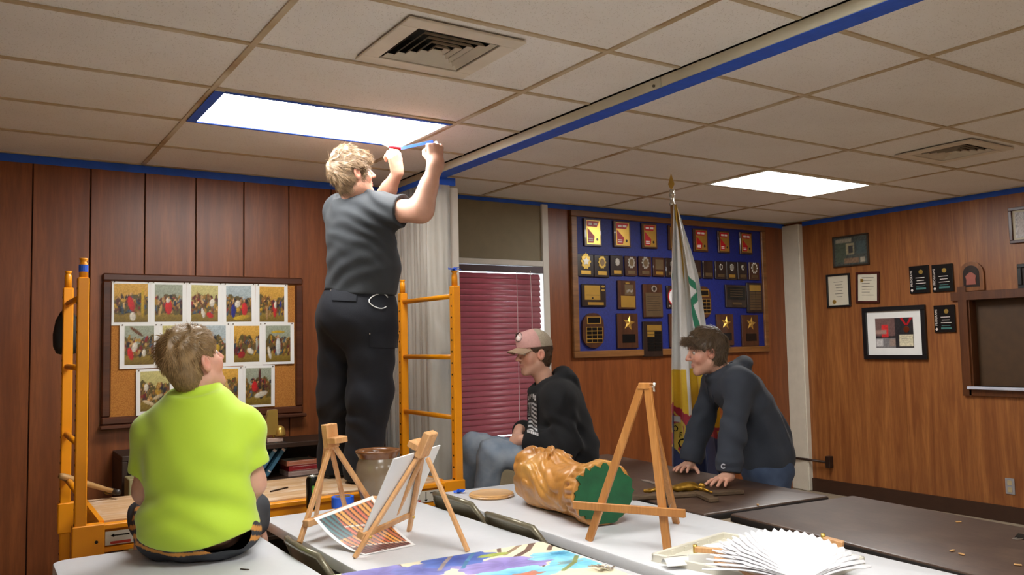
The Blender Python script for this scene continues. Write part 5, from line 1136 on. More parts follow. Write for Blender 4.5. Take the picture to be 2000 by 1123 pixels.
rv = V(_r[0], _r[1], 0); rv = nrm(rv); dv = V(-rv[1], rv[0], 0)
def cloth(u, w):
    """u across the furl 0..1, w down 0..1"""
    z = 2.385-1.86*w; half = np.interp(w, [0, .06, .25, .5, .75, 1], [.012, .030, .090, .125, .160, .195]); xc = np.interp(w, [0, .3, .6, 1], [.012, .052, .070, .105])
    ph = u*2*math.pi*2.6
    x = xc-half+2*half*u+.25*half*np.sin(ph*2+1)*.35; y = -.03*np.minimum(1, w*6)-np.minimum(half, .10)*.42*np.cos(ph+w*1.2)-.01*np.sin(u*37+w*9)
    z = z-.12*u*np.clip(w-.15, 0, 1)*0-.10*np.sin(u*3.1)*w*.3
    return rv*x[:, None]+dv*(y-.045)[:, None]+V(0, 0, 1)*z[:, None]
WH, YE, NVY, RD, GR = np.array([.76, .76, .74]), np.array([.72, .46, .02]), np.array([.025, .04, .13]), np.array([.36, .02, .04]), np.array([.01, .20, .10])
def flagcol(u, w):
    c = np.tile(WH, (len(u), 1)); edge = w+.03*np.sin(u*9)
    c[(w > .585-.02*u)] = YE; diag = w-.10*u
    c[diag > .695] = RD; c[diag > .735] = NVY
    c[(u > .30) & (u < .46) & (w > .56) & (w < .74-.1*(u-.3)) & (u > .36)] = WH*.97
    c[(u > .40) & (u < .72) & (w > .62) & (diag < .71)] = YE
    strip = (np.abs(u-(.52-.10*w)) < np.interp(w, [0, .03, .1, .34, .36], [.5, .25, .10, .035, 0])) & (w < .36); c[strip] = np.array([.66, .40, .03])
    seg = lambda a, b, r: (lambda d, s: np.hypot(u-a[0]-s*d[0], (w-a[1])*2.0-s*d[1]*2.0) < r)((b[0]-a[0], b[1]-a[1]), np.clip(((u-a[0])*(b[0]-a[0])+(w-a[1])*(b[1]-a[1])*4)/((b[0]-a[0])**2+4*(b[1]-a[1])**2), 0, 1))
    c[seg((.66, .265), (.86, .312), .028)] = GR; c[seg((.86, .312), (.68, .35), .03)] = GR; c[seg((.68, .35), (.74, .435), .032)] = GR
    c[(u < .05) & (np.abs(w-.262) < .012)] = GR
    c[(u > .94) & (w > .80)] = np.array([.70, .44, .05])
    # emblem: gold star cross with a red point
    ex, ey = (u-.17)/.16, (w-.805)/.085; R = np.hypot(ex, ey); th = np.arctan2(ey, ex); sr = .62+.42*np.abs(np.cos(th*2+.8))**3
    q = R < sr; c[q] = np.array([.62, .44, .06]); q2 = (R < sr*.86) & (np.abs(np.cos(th*2+.8)) > .62) & (R > .45); c[q2] = RD*1.1
    q3 = (np.abs(ex+.1) < .24) & (ey < -.48) & (ey > -.74); c[q3] = (.62, .62, .60)
    return c
v, f, c = patch(cloth, 170, 260, flagcol)
mesh_obj('cloth', v, f, vcol_mat('flag_cloth', .6, 0, .03, 60, sheen=.2), fg, True, cols=c)
# lettering of the flag emblem, laid on the cloth
def flag_pt(u, w): return cloth(np.array([u]), np.array([w]))[0]
for ch, u, w, s in (('O', .15, .787, .055), ('F', .19, .807, .055), ('C', .20, .837, .10)):
    p = flag_pt(u, w); eu = nrm(flag_pt(u+.02, w)-flag_pt(u-.02, w)); ew = nrm(flag_pt(u, w-.01)-flag_pt(u, w+.01)); nn = nrm(np.cross(eu, ew)); nn = nn if nn@(-dv) > 0 else -nn
    text_obj(ch, s, m_blk, fg, Matrix(frame(p+nn*.004, eu, nn)), 'lettering', .0008)
# ================================================================ people
RH = nrm(V(_r[0], _r[1], 0)); FH = nrm(V(_f[0], _f[1], 0)); UP = V(0, 0, 1)
def heading(deg): a = math.radians(deg); return FH*math.cos(a)+RH*math.sin(a)      # 0 = away from the viewer, 90 = to the right
def hframe(fwd, pitch=0, roll=0):
    """rows: right, forward, up of a head or torso"""
    fwd = nrm(fwd); rt = np.cross(fwd, UP); rt = nrm(rt); a = math.radians(pitch)
    f2 = fwd*math.cos(a)+UP*math.sin(a); u2 = np.cross(rt, f2); b = math.radians(roll)
    return np.array([rt*math.cos(b)+u2*math.sin(b), f2, -rt*math.sin(b)+u2*math.cos(b)])
def head_sdf(P, c, R, s=1.0):
    q = (P-c)@R.T/s; x = np.abs(q[:, 0]); Q = np.stack([x, q[:, 1], q[:, 2]], 1)
    d = ellip(Q, (0, -.012, .030), (.075, .096, .094))
    d = smin(d, ellip(Q, (0, .030, -.040), (.057, .060, .078)), .035)
    d = smin(d, rcone(Q, (.048, .0, -.062), (.012, .066, -.100), .018, .018), .03)
    d = smin(d, ball(Q, (0, .070, -.103), .017), .02)
    d = smin(d, rcone(Q, (0, .082, .036), (.036, .070, .032), .012, .012), .015)
    d = smin(d, ball(Q, (.040, .055, -.028), .026), .02)
    d = smax(d, -ball(Q, (.032, .103, .008), .020), .016)
    d = smin(d, rcone(Q, (0, .090, .018), (0, .113, -.022), .007, .0115), .010)
    d = smin(d, ball(Q, (.011, .100, -.027), .0085), .006)
    d = smin(d, rcone(Q, (0, .0905, -.056), (.018, .080, -.060), .0075, .0045), .006)
    d = smin(d, rcone(Q, (0, .0895, -.069), (.016, .080, -.067), .0085, .0045), .006)
    d = smax(d, -rcone(Q, (0, .1000, -.0625), (.022, .086, -.0635), .0022, .0018), .003)
    ear = ellip(Q, (.081, -.008, -.006), (.010, .021, .033), np.array([[.92, .38, 0], [-.38, .92, .15], [0, -.15, .98]]))
    ear = smax(ear, -ellip(Q, (.092, -.004, -.001), (.009, .012, .021)), .004)
    d = smin(d, ear, .008)
    return d*s
def hair_shape(q, thick=.012, face=.026, nape=-.085, low=0.):
    """q in head units; shell of hair cut at the hairline"""
    x = np.abs(q[:, 0]); Q = np.stack([x, q[:, 1], q[:, 2]], 1)
    d = ellip(Q, (0, -.014, .034), (.077+thick*.8, .100+thick, .096+thick*1.3))
    d = smin(d, ellip(Q, (0, -.045, -.035), (.062+thick*.3, .052+thick*.3, .075)), .03)
    cut = Q[:, 1]*.82-Q[:, 2]*.57-face; d = smax(d, cut, .012); d = smax(d, nape-Q[:, 2], .01)
    d = smax(d, -ellip(Q, (.088, .0, -.012), (.03, .028, .036)), .008)
    return d
def strands(v, f, c, R, count, length, seed, keep, flow, lift=.3, col=None, var=.3, width=.0016, rnd=.2):
    """tapered hair tufts rooted on the hair surface"""
    rs = np.random.RandomState(seed); q = (v-c)@R.T
    e1 = v[f[:, 1]]-v[f[:, 0]]; e2 = v[f[:, 2]]-v[f[:, 0]]; fn = np.cross(e1, e2); fn /= np.linalg.norm(fn, axis=1)[:, None]+1e-12
    cen = v[f].mean(1); qc = (cen-c)@R.T; ok = np.where(keep(qc))[0]; pick = rs.choice(ok, count)
    p = cen[pick]; n = fn[pick]; fl = flow(qc[pick])@R+rs.randn(count, 3)*rnd; t = fl-n*(fl*n).sum(1)[:, None]; t /= np.linalg.norm(t, axis=1)[:, None]+1e-9
    sd = np.cross(n, t); L = length*(.6+.7*rs.rand(count)); w = width*(.7+.7*rs.rand(count)); lf = lift*(.3+rs.rand(count))
    vs, cs = [], []; base = np.array(col)*(1+var*(rs.rand(count)-.4))[:, None]
    for s, wk in ((0, 1.), (.4, .9), (.75, .6), (1., .08)):
        ctr = p-n*.002+t*(L*s)[:, None]+n*(L*lf*s-L*.55*lf*s*s)[:, None]
        for k in range(3):
            a = 2.0944*k; vs.append(ctr+sd*(w*wk*math.cos(a))[:, None]+n*(w*wk*.7*math.sin(a))[:, None]); cs.append(base*(.75+.4*s))
    VV = np.stack(vs, 1).reshape(-1, 3); CC = np.stack(cs, 1).reshape(-1, 3); F = []
    o = np.arange(count)*12
    for s in range(3):
        for k in range(3): F.append(np.stack([o+s*3+k, o+s*3+(k+1) % 3, o+s*3+3+(k+1) % 3, o+s*3+3+k], 1))
    return VV, np.concatenate(F), CC
def hand_prims(wr, x, zb, thumb=1, curls=((10, 15, 10),)*4, spread=6, th=(35, 20, 10, 15), s=1.0):
    """rounded cones of one hand: wrist point, finger direction, back-of-hand normal; thumb=+1/-1 picks the side"""
    x = nrm(x); zb = np.asarray(zb, float); zb = nrm(zb-x*(zb@x)); y = np.cross(zb, x)*thumb
    W = lambda a, b, c: wr+(x*a+y*b+zb*c)*s
    pr = []; kn = [(.088, .029, 0), (.092, .0095, .003), (.088, -.010, .002), (.080, -.028, -.002)]
    pr.append((W(-.005, 0, 0), W(.03, .002, 0), .024*s, .024*s))
    for k in kn: pr.append((W(.02, k[1]*.55, 0), W(*k), .019*s, .0125*s))
    pr.append((W(.02, .018, -.008), W(.06, .024, -.008), .018*s, .014*s)); pr.append((W(.02, -.015, -.008), W(.06, -.022, -.006), .018*s, .014*s))
    Ls = [(.041, .024, .019), (.046, .028, .020), (.042, .026, .020), (.034, .020, .018)]
    fing = []
    for i in range(4):
        p = np.array(kn[i]); sp = math.radians(spread*(1.5-i)); c = 0
        for j in range(3):
            c += math.radians(curls[i][j]); d = np.array([math.cos(c)*math.cos(sp), math.cos(c)*math.sin(sp), -math.sin(c)]); n = p+d*Ls[i][j]
            fing.append((W(*p), W(*n), (.0095, .0086, .0078)[j]*s, (.0088, .0078, .0068)[j]*s, i)); p = n
    p = np.array([.022, .026, -.008]); a, b, c1, c2 = [math.radians(t) for t in th]; az = a; el = b
    for j, ln in enumerate((.042, .032, .026)):
        d = np.array([math.cos(az)*math.cos(el), math.sin(az)*math.cos(el), -math.sin(el)]); n = p+d*ln; fing.append((W(*p), W(*n), (.0145, .011, .0095)[j]*s, (.0115, .0098, .0075)[j]*s, 5)); p = n
        az -= (c1 if j == 0 else c2); el += (c1 if j == 0 else c2)*.35
    return pr, fing, W(.07, 0, -.01)
def hand_sdf(P, H):
    pr, fing, c = H; out = np.linalg.norm(P-c, axis=1)-.13; m = out < .03
    if m.any():
        Q = P[m]; d = None
        for a, b, r0, r1 in pr: e = rcone(Q, a, b, r0, r1); d = e if d is None else smin(d, e, .012)
        for i in (0, 1, 2, 3, 5):
            g = None
            for a, b, r0, r1, k in fing:
                if k == i: e = rcone(Q, a, b, r0, r1); g = e if g is None else smin(g, e, .004)
            d = smin(d, g, .007 if i < 5 else .012)
        out[m] = np.minimum(d, np.maximum(out[m], .02)) if False else d
    return out
def boxd(P, lo, hi): c = (np.asarray(lo)+hi)/2; h = (np.asarray(hi)-lo)/2; return (np.abs(P-c)-h).max(1)
SKIN = np.array([.60, .335, .235])
m_skin = vcol_mat('skin', .5, 0, .05, 30, .08, 220, sss=.12); m_hair = vcol_mat('hair', .45, 0, .1, 60)
def skin_col(head=None, hands=(), tone=SKIN, brow=(.16, .10, .06), flush=1.0):
    def fn(v):
        c = np.tile(tone, (len(v), 1))*(1+.06*vnoise(v, 22)[:, None])
        if head is not None:
            hc, R, s = head; q = (v-hc)@R.T/s; x = np.abs(q[:, 0]); near = np.linalg.norm(q, axis=1) < .17
            def tint(m, col, k): m = (m*near*k)[:, None]; c[:] = c*(1-m)+np.array(col)*m
            g = lambda cx, cy, cz, r: np.exp(-(((x-cx)**2+(q[:, 1]-cy)**2+(q[:, 2]-cz)**2)/(r*r)))
            tint(g(.045, .06, -.03, .03), tone*V(1.12, .72, .70), .6*flush); tint(g(.083, -.008, -.006, .03), tone*V(1.15, .68, .66), .6*flush); tint(g(0, .11, -.02, .02), tone*V(1.12, .74, .72), .5*flush)
            lip = np.exp(-((q[:, 2]+.0625)/.0095)**2)*np.exp(-(x/.021)**4)*(q[:, 1] > .07); tint(np.clip(lip*1.3, 0, 1), (.42, .14, .12), .75)
            br = np.exp(-((q[:, 2]-.036-.12*(x-.03)*(x < .03)+.1*(x-.035)*(x > .035))/.0055)**2)*(x > .012)*(x < .052)*(q[:, 1] > .05); tint(br, brow, .8)
            lash = np.exp(-((q[:, 2]-.013)/.004)**2)*np.exp(-((x-.033)/.014)**4)*(q[:, 1] > .06); tint(lash, (.08, .05, .04), .6)
        for H in hands:
            for a, b, r0, r1, i in H[1]:
                d = np.linalg.norm(v-b, axis=1); m = np.clip(1-d/.018, 0, 1)[:, None]*.35; c[:] = c*(1-m)+tone*V(1.1, .75, .72)*m
        return c
    return fn
def body_obj(parent, origin, fn, lo, hi, boxes, colfn, h=.0055, hf=.0028):
    v, f = surface(lambda P: np.max([fn(P)]+[-(boxd(P, a, b)+.018) for a, b in boxes], 0), lo, hi, h)
    cen = v[f].mean(1); keep = np.ones(len(f), bool)
    for a, b in boxes: keep &= boxd(cen, a, b) > -.018+.6*h
    parts = [(v, f[keep])]
    for a, b in boxes:
        v, f = surface(lambda P, a=a, b=b: np.maximum(fn(P), boxd(P, np.asarray(a)+.004, np.asarray(b)-.004)), a, b, hf)
        parts.append((v, f[boxd(v[f].mean(1), np.asarray(a)+.004, np.asarray(b)-.004) < -.6*hf]))
    v, f = join_surf(parts); return mesh_obj('body', v-origin, f, m_skin, parent, True, cols=colfn(v))
def eyes(parent, origin, c, R, s=1.0):
    for sx in (-1, 1):
        p = c+np.array([sx*.031, .0735, .0085])*s@R; n = R[1]
        b = MB(); b.lathe([(0.0001, .0118), (.0022, .0117), (.0054, .0105), (.0085, .0080), (.0110, .003), (.0105, -.004), (.006, -.010)], 18, p-origin, axes=(R[0], -R[2], R[1]))
        o = b.build('eye', [mat('eye_white', srgb(188, 178, 170), .25), mat('iris', srgb(70, 60, 48), .15)], parent, True)
        o.data.polygons.foreach_set('material_index', np.array([1 if i < 36 else 0 for i in range(len(o.data.polygons))], np.int32))
def hits(fn, xy, d0, d1):
    """march picture rays onto an implicit surface"""
    D = np.array([ray(x, y) for x, y in xy]); L = np.linalg.norm(D, axis=1); t = np.full(len(D), float(d0))
    for _ in range(45):
        e = fn(CAMP+D*t[:, None]); go = (e > .0006) & (t < d1)
        if not go.any(): break
        t = np.where(go, t+np.maximum(e*.75, .0006)/L, t)
    return CAMP+D*t[:, None]
def hit(fn, x, y, d0, d1): return hits(fn, [(x, y)], d0, d1)[0]
def surf_patch(name, fn, quad_px, nx, ny, d0, d1, m, parent, origin, off=.003, colfn=None):
    """thin cloth piece lying on a garment; quad corners TL TR BR BL"""
    A, B_, C_, D_ = [np.array(q, float) for q in quad_px]; u, w = np.meshgrid(np.arange(nx+1)/nx, np.arange(ny+1)/ny); u = u.ravel()[:, None]; w = w.ravel()[:, None]
    p = hits(fn, A*(1-u)*(1-w)+B_*u*(1-w)+C_*u*w+D_*(1-u)*w, d0, d1)
    e = 2e-3; f0 = fn(p); g = np.stack([fn(p+dx)-f0 for dx in np.eye(3)*e], 1); g /= np.linalg.norm(g, axis=1)[:, None]+1e-9
    ff = [[j*(nx+1)+i, (j+1)*(nx+1)+i, (j+1)*(nx+1)+i+1, j*(nx+1)+i+1] for j in range(ny) for i in range(nx)]
    return mesh_obj(name, p+g*off-origin, ff, m, parent, True, cols=colfn(u[:, 0], w[:, 0]) if colfn else None)
def limb(P, pts, rad, k=.04): return chain(P, pts, rad, k)
def fold(P, anchor, dirv, freq, amp, R, warp=1.2, ns=7):
    g = ((P-anchor)**2).sum(1)/(R*R); out = np.zeros(len(P)); m = g < 4
    if m.any(): Q = P[m]; out[m] = amp*np.sin(freq*(Q@np.asarray(dirv))+warp*3*vnoise(Q, ns))*np.exp(-g[m])
    return out
def bounds(pts, pad): a = np.array(pts); return a.min(0)-pad, a.max(0)+pad
def shoe_sdf(P, heel, d, ln=.27, w=.046):
    y = nrm(np.cross(UP, d)); q = P-heel; Q = np.stack([q@d, q@y, q[:, 2]], 1)
    e = rcone(Q, (.045, 0, .045), (ln-.055, .004, .032), .042, .036); e = smin(e, rcone(Q, (.05, 0, .06), (.06, 0, .10), .042, .040), .03)
    e = smin(e, np.max(np.abs(Q-V(ln/2-.01, 0, .012))-V(ln/2-.012, w-.008, .004), 1)-.008, .015); return smax(e, -Q[:, 2], .003)

def fabric(name, col, rough=.85, sheen=.04, bscale=350, bump=.25, var=.10):
    return mat(name, col, rough, 0, var, 8, bump, bscale, sheen=sheen, spec=.25)

# ---------------------------------------------------------------- A: standing on the scaffold, taping the light
def build_A():
    fw = heading(48); Rt = hframe(fw); hc = at(690, 341, 4.38); Rh = hframe(heading(60), 12, 0)
    chest, waist, pelv = at(703, 448, 4.46), at(706, 525, 4.47), at(699, 600, 4.50)
    nb, nt = at(693, 398, 4.47), hc+Rh[2]*-.07+Rh[1]*-.02
    sR, eR, wR = at(742, 414, 4.37), at(822, 411, 4.25), at(851, 321, 4.24)
    sL, eL, wL = at(664, 412, 4.60), at(742, 402, 4.60), at(777, 336, 4.46)
    hR, kR, aR = at(727, 622, 4.43), at(722, 770, 4.44), at(709, 905, 4.47)
    hL, kL, aL = at(668, 622, 4.58), at(660, 770, 4.62), at(656, 892, 4.68)
    fz = .7625; aR[2] = fz+.10; aL[2] = fz+.10
    HR = hand_prims(wR, at(850, 280, 4.25)-wR, -FH*.9+RH*.25, 1, ((62, 70, 35), (58, 70, 35), (55, 70, 35), (55, 72, 35)), 5, (35, 30, 40, 30), 1.08)
    HL = hand_prims(wL, at(769, 296, 4.42)-wL, -FH*.6+RH*.5, -1, ((40, 55, 30), (55, 70, 40), (60, 70, 40), (62, 70, 40)), 5, (28, 15, 25, 20), 1.02)
    root = empty('person', (*((aR+aL)/2)[:2], fz), label='person in a dark grey T-shirt standing on the scaffold, taping the ceiling light', cat='person'); O = np.array(root.location)
    def arms(P):
        d = limb(P, [sR, eR, wR, wR+(wR-eR)*.02], [.068, .056, .033, .03], .05); d = smin(d, rcone(P, eR+(wR-eR)*.1, eR+(wR-eR)*.55, .052, .044), .03); d = smin(d, hand_sdf(P, HR), .015)
        e = limb(P, [sL, eL, wL], [.062, .05, .031], .05); e = smin(e, rcone(P, eL+(wL-eL)*.1, eL+(wL-eL)*.5, .046, .042), .03); return np.minimum(d, smin(e, hand_sdf(P, HL), .015))
    def torso(P, o=0.):
        d = ellip(P, chest, (.205+o, .165+o, .20+o), Rt); d = smin(d, ellip(P, waist+fw*.02, (.205+o, .185+o, .17+o), Rt), .12); d = smin(d, ellip(P, pelv, (.215+o, .195+o, .17+o), Rt), .10)
        d = smin(d, rcone(P, sR+(sL-sR)*.1, sL+(sR-sL)*.1, .085+o, .085+o), .10); return d
    def body(P):
        d = smin(head_sdf(P, hc, Rh, .99), rcone(P, nb-UP*.03, nt, .070, .062), .035); d = smin(d, torso(P, -.03), .05); d = smin(d, arms(P), .03)
        return smin(d, smin(rcone(P, hR, hR+(kR-hR)*.3, .09, .08), rcone(P, hL, hL+(kL-hL)*.3, .09, .08), .03), .03)
    bx = [(hc-.165, hc+.165), (HR[2]-.115, HR[2]+.115), (HL[2]-.115, HL[2]+.115)]
    lo, hi = bounds([hc, wR, wL, sL, pelv-.2, pelv+.2, HR[2], HL[2], hR-UP*.15], .16)
    body_obj(root, O, body, lo, hi, bx, skin_col((hc, Rh, .99), (HR, HL)), .006, .003); eyes(root, O, hc, Rh, .99)
    cutR = sR+(eR-sR)*.56; dR = nrm(eR-sR); cutL = sL+(eL-sL)*.5; dL = nrm(eL-sL)
    def shirt(P):
        d = torso(P, .004)
        sl = rcone(P, sR, sR+(eR-sR)*.62, .090, .083); sl = smax(sl, (P-cutR)@dR, .004); d = smin(d, sl, .06)
        sl = rcone(P, sL, sL+(eL-sL)*.6, .085, .084); sl = smax(sl, (P-cutL)@dL, .004); d = smin(d, sl, .06)
        d = smin(d, rcone(P, nb-UP*.02, nb+UP*.05, .090, .074), .05); d = smax(d, smin((P-(nb+UP*.046))@nrm(UP*.93-fw*.25), .125-np.hypot((P-nb)@Rt[0], (P-nb)@Rt[1]), .04), .006)
        z = P[:, 2]; lat = P@Rt[0]
        d += fold(P, sR, nrm(RH*.5+UP*.9), 95, .007, .20)+fold(P, waist-RH*.02, nrm(UP*.93-RH*.35), 62, .009, .17, 1.4, 5)+fold(P, chest, nrm(UP*.7+RH*.7), 40, .005, .22, 1.5, 4)+.004*vnoise(P, 9)
        hem = pelv[2]+.075+.018*np.sin(lat*14); d = smax(d, hem-z, .008)
        return np.maximum(d, np.where(np.maximum((P-cutR)@dR, (P-cutL)@dL) > -.03, -(arms(P)-.003), -1))
    sdf_obj('t_shirt', shirt, *bounds([nb, cutR, cutL, pelv+UP*.03, chest-.22, chest+.22, waist-.22, waist+.22], .14), .0058, fabric('tshirt_charcoal', srgb(54, 57, 60)), root, O)
    def pants(P):
        d = ellip(P, pelv-UP*.005, (.222, .205, .19), Rt); d = smin(d, ellip(P, pelv+fw*-.06-UP*.07, (.20, .14, .12), Rt), .08)
        g = limb(P, [hR-UP*.05, kR, aR+UP*.0, aR-UP*.085], [.135, .118, .098, .096], .05); e = limb(P, [hL-UP*.05, kL, aL, aL-UP*.085], [.130, .112, .094, .092], .05)
        d = smin(d, smin(g, e, .025), .07); z = P[:, 2]
        d += fold(P, kR, nrm(UP+RH*.9), 45, .008, .20, 2, 5)+fold(P, kL, nrm(UP-RH*.8), 45, .008, .20, 2, 5)+fold(P, aR+UP*.06, nrm(UP+RH*.4), 60, .006, .11, 2, 6)+fold(P, aL+UP*.06, nrm(UP-RH*.4), 60, .006, .11, 2, 6)+fold(P, (hR+hL)/2-UP*.12, nrm(RH+UP), 55, .009, .18)+.004*vnoise(P, 11)
        d = smax(d, z-(pelv[2]+.135), .01); return smax(d, fz+.018-z, .006)
    m_pant = fabric('cargo_black', srgb(30, 32, 38), .8, .03)
    sdf_obj('trousers', pants, *bounds([pelv+UP*.15, aR-UP*.1, aL-UP*.1, pelv-.2, pelv+.2, hR, kR, kL], .15), .0062, m_pant, root, O)
    for nm, q in (('back_pocket_flap', ((647, 566), (698, 566), (696, 589), (650, 587))), ('leg_pocket_flap', ((722, 650), (777, 652), (776, 680), (722, 678)))):
        surf_patch(nm, pants, q, 12, 6, 4.0, 4.9, m_pant, root, O, .006)
    for q in ((647, 567), (698, 567), (723, 652)): MB().tube([hit(pants, *q, 4, 4.9)-FH*.012-O, hit(pants, *q, 4, 4.9)-O], .003, 8).build('rivet', m_silv, root)
    ring = hits(pants, [(740+19*math.cos(a), 588+14*math.sin(a)*(1+.3*math.cos(a))) for a in np.linspace(.7, 5.9, 20)], 4.0, 4.9)-FH*.006-O
    MB().tube(ring, .0028, 8).build('wire_loop', m_white, root, True)
    for nm, a in (('shoe', aR), ('shoe', aL)):
        hl = np.array([a[0], a[1], fz])-fw*.07; sdf_obj(nm, lambda P: shoe_sdf(P, hl, fw), hl-V(.3, .3, .01), hl+V(.3, .3, .2), .006, mat('shoe_black', srgb(18, 18, 20), .5), root, O)
    def hairA(P):
        q = (P-hc)@Rh.T/.99; d = hair_shape(q, .017, .030, -.098)*.99; return d+.005*np.sin(q[:, 0]*110+vnoise(P, 25)*3)*np.clip((q[:, 2]+.1)*8, 0, 1)+.006*vnoise(P, 30)
    v, f = surface(hairA, hc-.19, hc+.19, .004); col = np.array([.17, .108, .056])
    sv, sf_, scl = strands(v, f, hc, Rh, 8500, .044, 1, lambda q: q[:, 2] > -.08, lambda q: np.stack([q[:, 0]*5, .5+0*q[:, 0], -.15-6*np.clip(.09-q[:, 2], 0, .2)], 1), .12, col*1.3, .6, .0009, .11)
    VV, FF = join_surf([(v, f), (sv, sf_)]); mesh_obj('hair', VV-O, FF, m_hair, root, True, cols=np.concatenate([np.tile(col*.8, (len(v), 1))*(1+.3*vnoise(v, 40)[:, None]), scl]))
    # what the hands hold
    g = HL[0][0][1]; k0, k1 = at(755, 285, 4.34), at(784, 290, 4.34)
    kn = empty('utility_knife', k0, label='red handled cutting tool in the left hand by the ceiling light', cat='cutter')
    e = nrm(k1-k0); MB().tube([V(0, 0, 0)+e*.012, e*.03, e*.075], [.007, .010, .009], 12).build('handle', mat('knife_red', srgb(206, 30, 44), .35), kn, True)
    MB().bar(-e*.03+UP*.016, e*.02+UP*.0, .018, .002, np.cross(e, UP)).build('blade', mat('blade_beige', srgb(196, 180, 156), .35, .6), kn)
    MB().bar(at(783, 290, 4.43), at(846, 276, 4.22), .015, .0012, nrm(FH*-.9-UP*.35)).build('painters_tape', m_tape, label='short strip of blue tape stretched between the raised hands', cat='tape')
build_A()

# ---------------------------------------------------------------- B: yellow shirt, sitting on the table with back turned
def build_B():
    fw = heading(8); Rt = hframe(fw); hc = at(379, 709, 3.02); Rh = hframe(heading(34), 20, 4)
    pelv = at(388, 1030, 3.02); pelv[2] = .85; waist, chest = at(388, 955, 2.99), at(385, 858, 3.0)
    nb, nt = at(389, 760, 3.03), hc-Rh[2]*.075-Rh[1]*.025
    sL, eL, wL = at(296, 846, 3.03), at(287, 958, 3.04), at(318, 1028, 3.26)
    sR, eR, wR = at(479, 836, 3.05), at(492, 944, 3.06), at(468, 1016, 3.28)
    hL, kL = at(342, 1045, 3.05), at(292, 1010, 3.42); hR, kR = at(435, 1040, 3.07), at(490, 998, 3.44)
    kL[2] = kR[2] = .815; hL[2] = hR[2] = .83
    aL, aR = kL+fw*.06-UP*.40, kR+fw*.06-UP*.40
    HL = hand_prims(wL, kL+fw*.0-wL+RH*.03, UP, 1, ((15, 20, 10),)*4, 5, (30, 10, 10, 10)); HR = hand_prims(wR, kR-wR, UP, -1, ((15, 20, 10),)*4, 5, (30, 10, 10, 10))
    root = empty('person', (pelv[0], pelv[1], .7415), label='person in a bright yellow T-shirt and dark shorts, sitting with the back turned', cat='person'); O = np.array(root.location)
    def arms(P):
        d = smin(limb(P, [sL, eL, wL], [.052, .044, .028], .04), hand_sdf(P, HL), .015); e = smin(limb(P, [sR, eR, wR], [.052, .044, .028], .04), hand_sdf(P, HR), .015); return np.minimum(d, e)
    def torso(P, o=0.):
        d = ellip(P, chest, (.190+o, .120+o, .17+o), Rt); d = smin(d, ellip(P, waist, (.168+o, .115+o, .17+o), Rt), .12); d = smin(d, ellip(P, pelv, (.185+o, .135+o, .12+o), Rt), .10)
        d = smin(d, smin(rcone(P, nb-UP*.035, sL, .055+o, .050+o), rcone(P, nb-UP*.035, sR, .055+o, .050+o), .04), .06); return d
    def body(P):
        d = smin(head_sdf(P, hc, Rh), rcone(P, nb-UP*.05, nt, .062, .056), .035); d = smin(d, torso(P, -.03), .05); d = smin(d, arms(P), .03)
        for h_, k_, a_ in ((hL, kL, aL), (hR, kR, aR)):
            d = smin(d, limb(P, [h_, k_, k_+(a_-k_)*.35+fw*-.01, a_], [.075, .056, .056, .036], .04), .03); d = smin(d, rcone(P, a_-UP*.03, a_+fw*.13-UP*.055, .036, .03), .03)
        return smax(d, np.where(((P-pelv)@fw) < .30, .7435-P[:, 2], -1), .004)
    bx = [(hc-.165, hc+.165), (HL[2]-.115, HL[2]+.115), (HR[2]-.115, HR[2]+.115)]
    lo, hi = bounds([hc, pelv, sL, sR, kL, kR, aL-UP*.08, aR, aL+fw*.2, HL[2], HR[2]], .15)
    body_obj(root, O, body, lo, hi, bx, skin_col((hc, Rh, 1.0), (HL, HR)), .009, .003); eyes(root, O, hc, Rh)
    cL = sL+(eL-sL)*.66; dL = nrm(eL-sL+V(0, 0, -.05)); cR = sR+(eR-sR)*.64; dR = nrm(eR-sR)
    hem0 = at(388, 1078, 2.86)[2]
    def shirt(P):
        d = smin(torso(P, .010), ellip(P, pelv+UP*.01, (.212, .172, .15), Rt), .06); lat = (P-pelv)@Rt[0]
        for s_, e_, c_, dd in ((sL, eL, cL, dL), (sR, eR, cR, dR)):
            sl = rcone(P, s_, s_+(e_-s_)*.85, .066, .070); sl = smax(sl, (P-c_)@dd, .004); d = smin(d, sl, .045)
        d = smin(d, ellip(P, nb-UP*.04, (.10, .085, .05), Rt), .05); d = smax(d, smin((P-(nb+UP*.012))@nrm(UP*.93-fw*.36), .125-np.hypot((P-nb)@Rt[0], (P-nb)@Rt[1]), .04), .006); d = smin(d, rcone(P, nb-UP*.03, nb-UP*.005, .078, .074), .02)
        d += fold(P, sR-UP*.06-RH*.05, nrm(UP*.8-RH*.6), 62, .007, .13, .8, 5)+fold(P, sL-UP*.1+RH*.04, nrm(UP*.6+RH*.7), 55, .006, .13, .8, 5)+fold(P, waist-UP*.03+RH*.12, nrm(UP*.8+RH*.5), 55, .011, .14, 1.2, 5)+fold(P, waist-UP*.06-RH*.12, nrm(UP*.8-RH*.5), 50, .009, .14, 1.2, 5)+.0025*vnoise(P, 8)
        d = smax(d, (.795+1.1*lat*lat)-P[:, 2], .006)
        return np.maximum(d, -(arms(P)-.006))
    nf = N('yellow_jersey'); vv_ = nf.coord(); nf.base(nf.ramp(nf.noise(vv_, 5), [(.3, (.46, .68, .03, 1)), (.7, (.50, .73, .035, 1))])); nf.b.inputs['Roughness'].default_value = .7; nf.b.inputs['Sheen Weight'].default_value = .3; nf.bump(nf.noise(vv_, 500), .2, .001)
    sdf_obj('t_shirt', shirt, *bounds([nb, cL, cR, pelv-UP*.12, chest-.2, chest+.2, sL, sR], .12), .0058, nf.m, root, O)
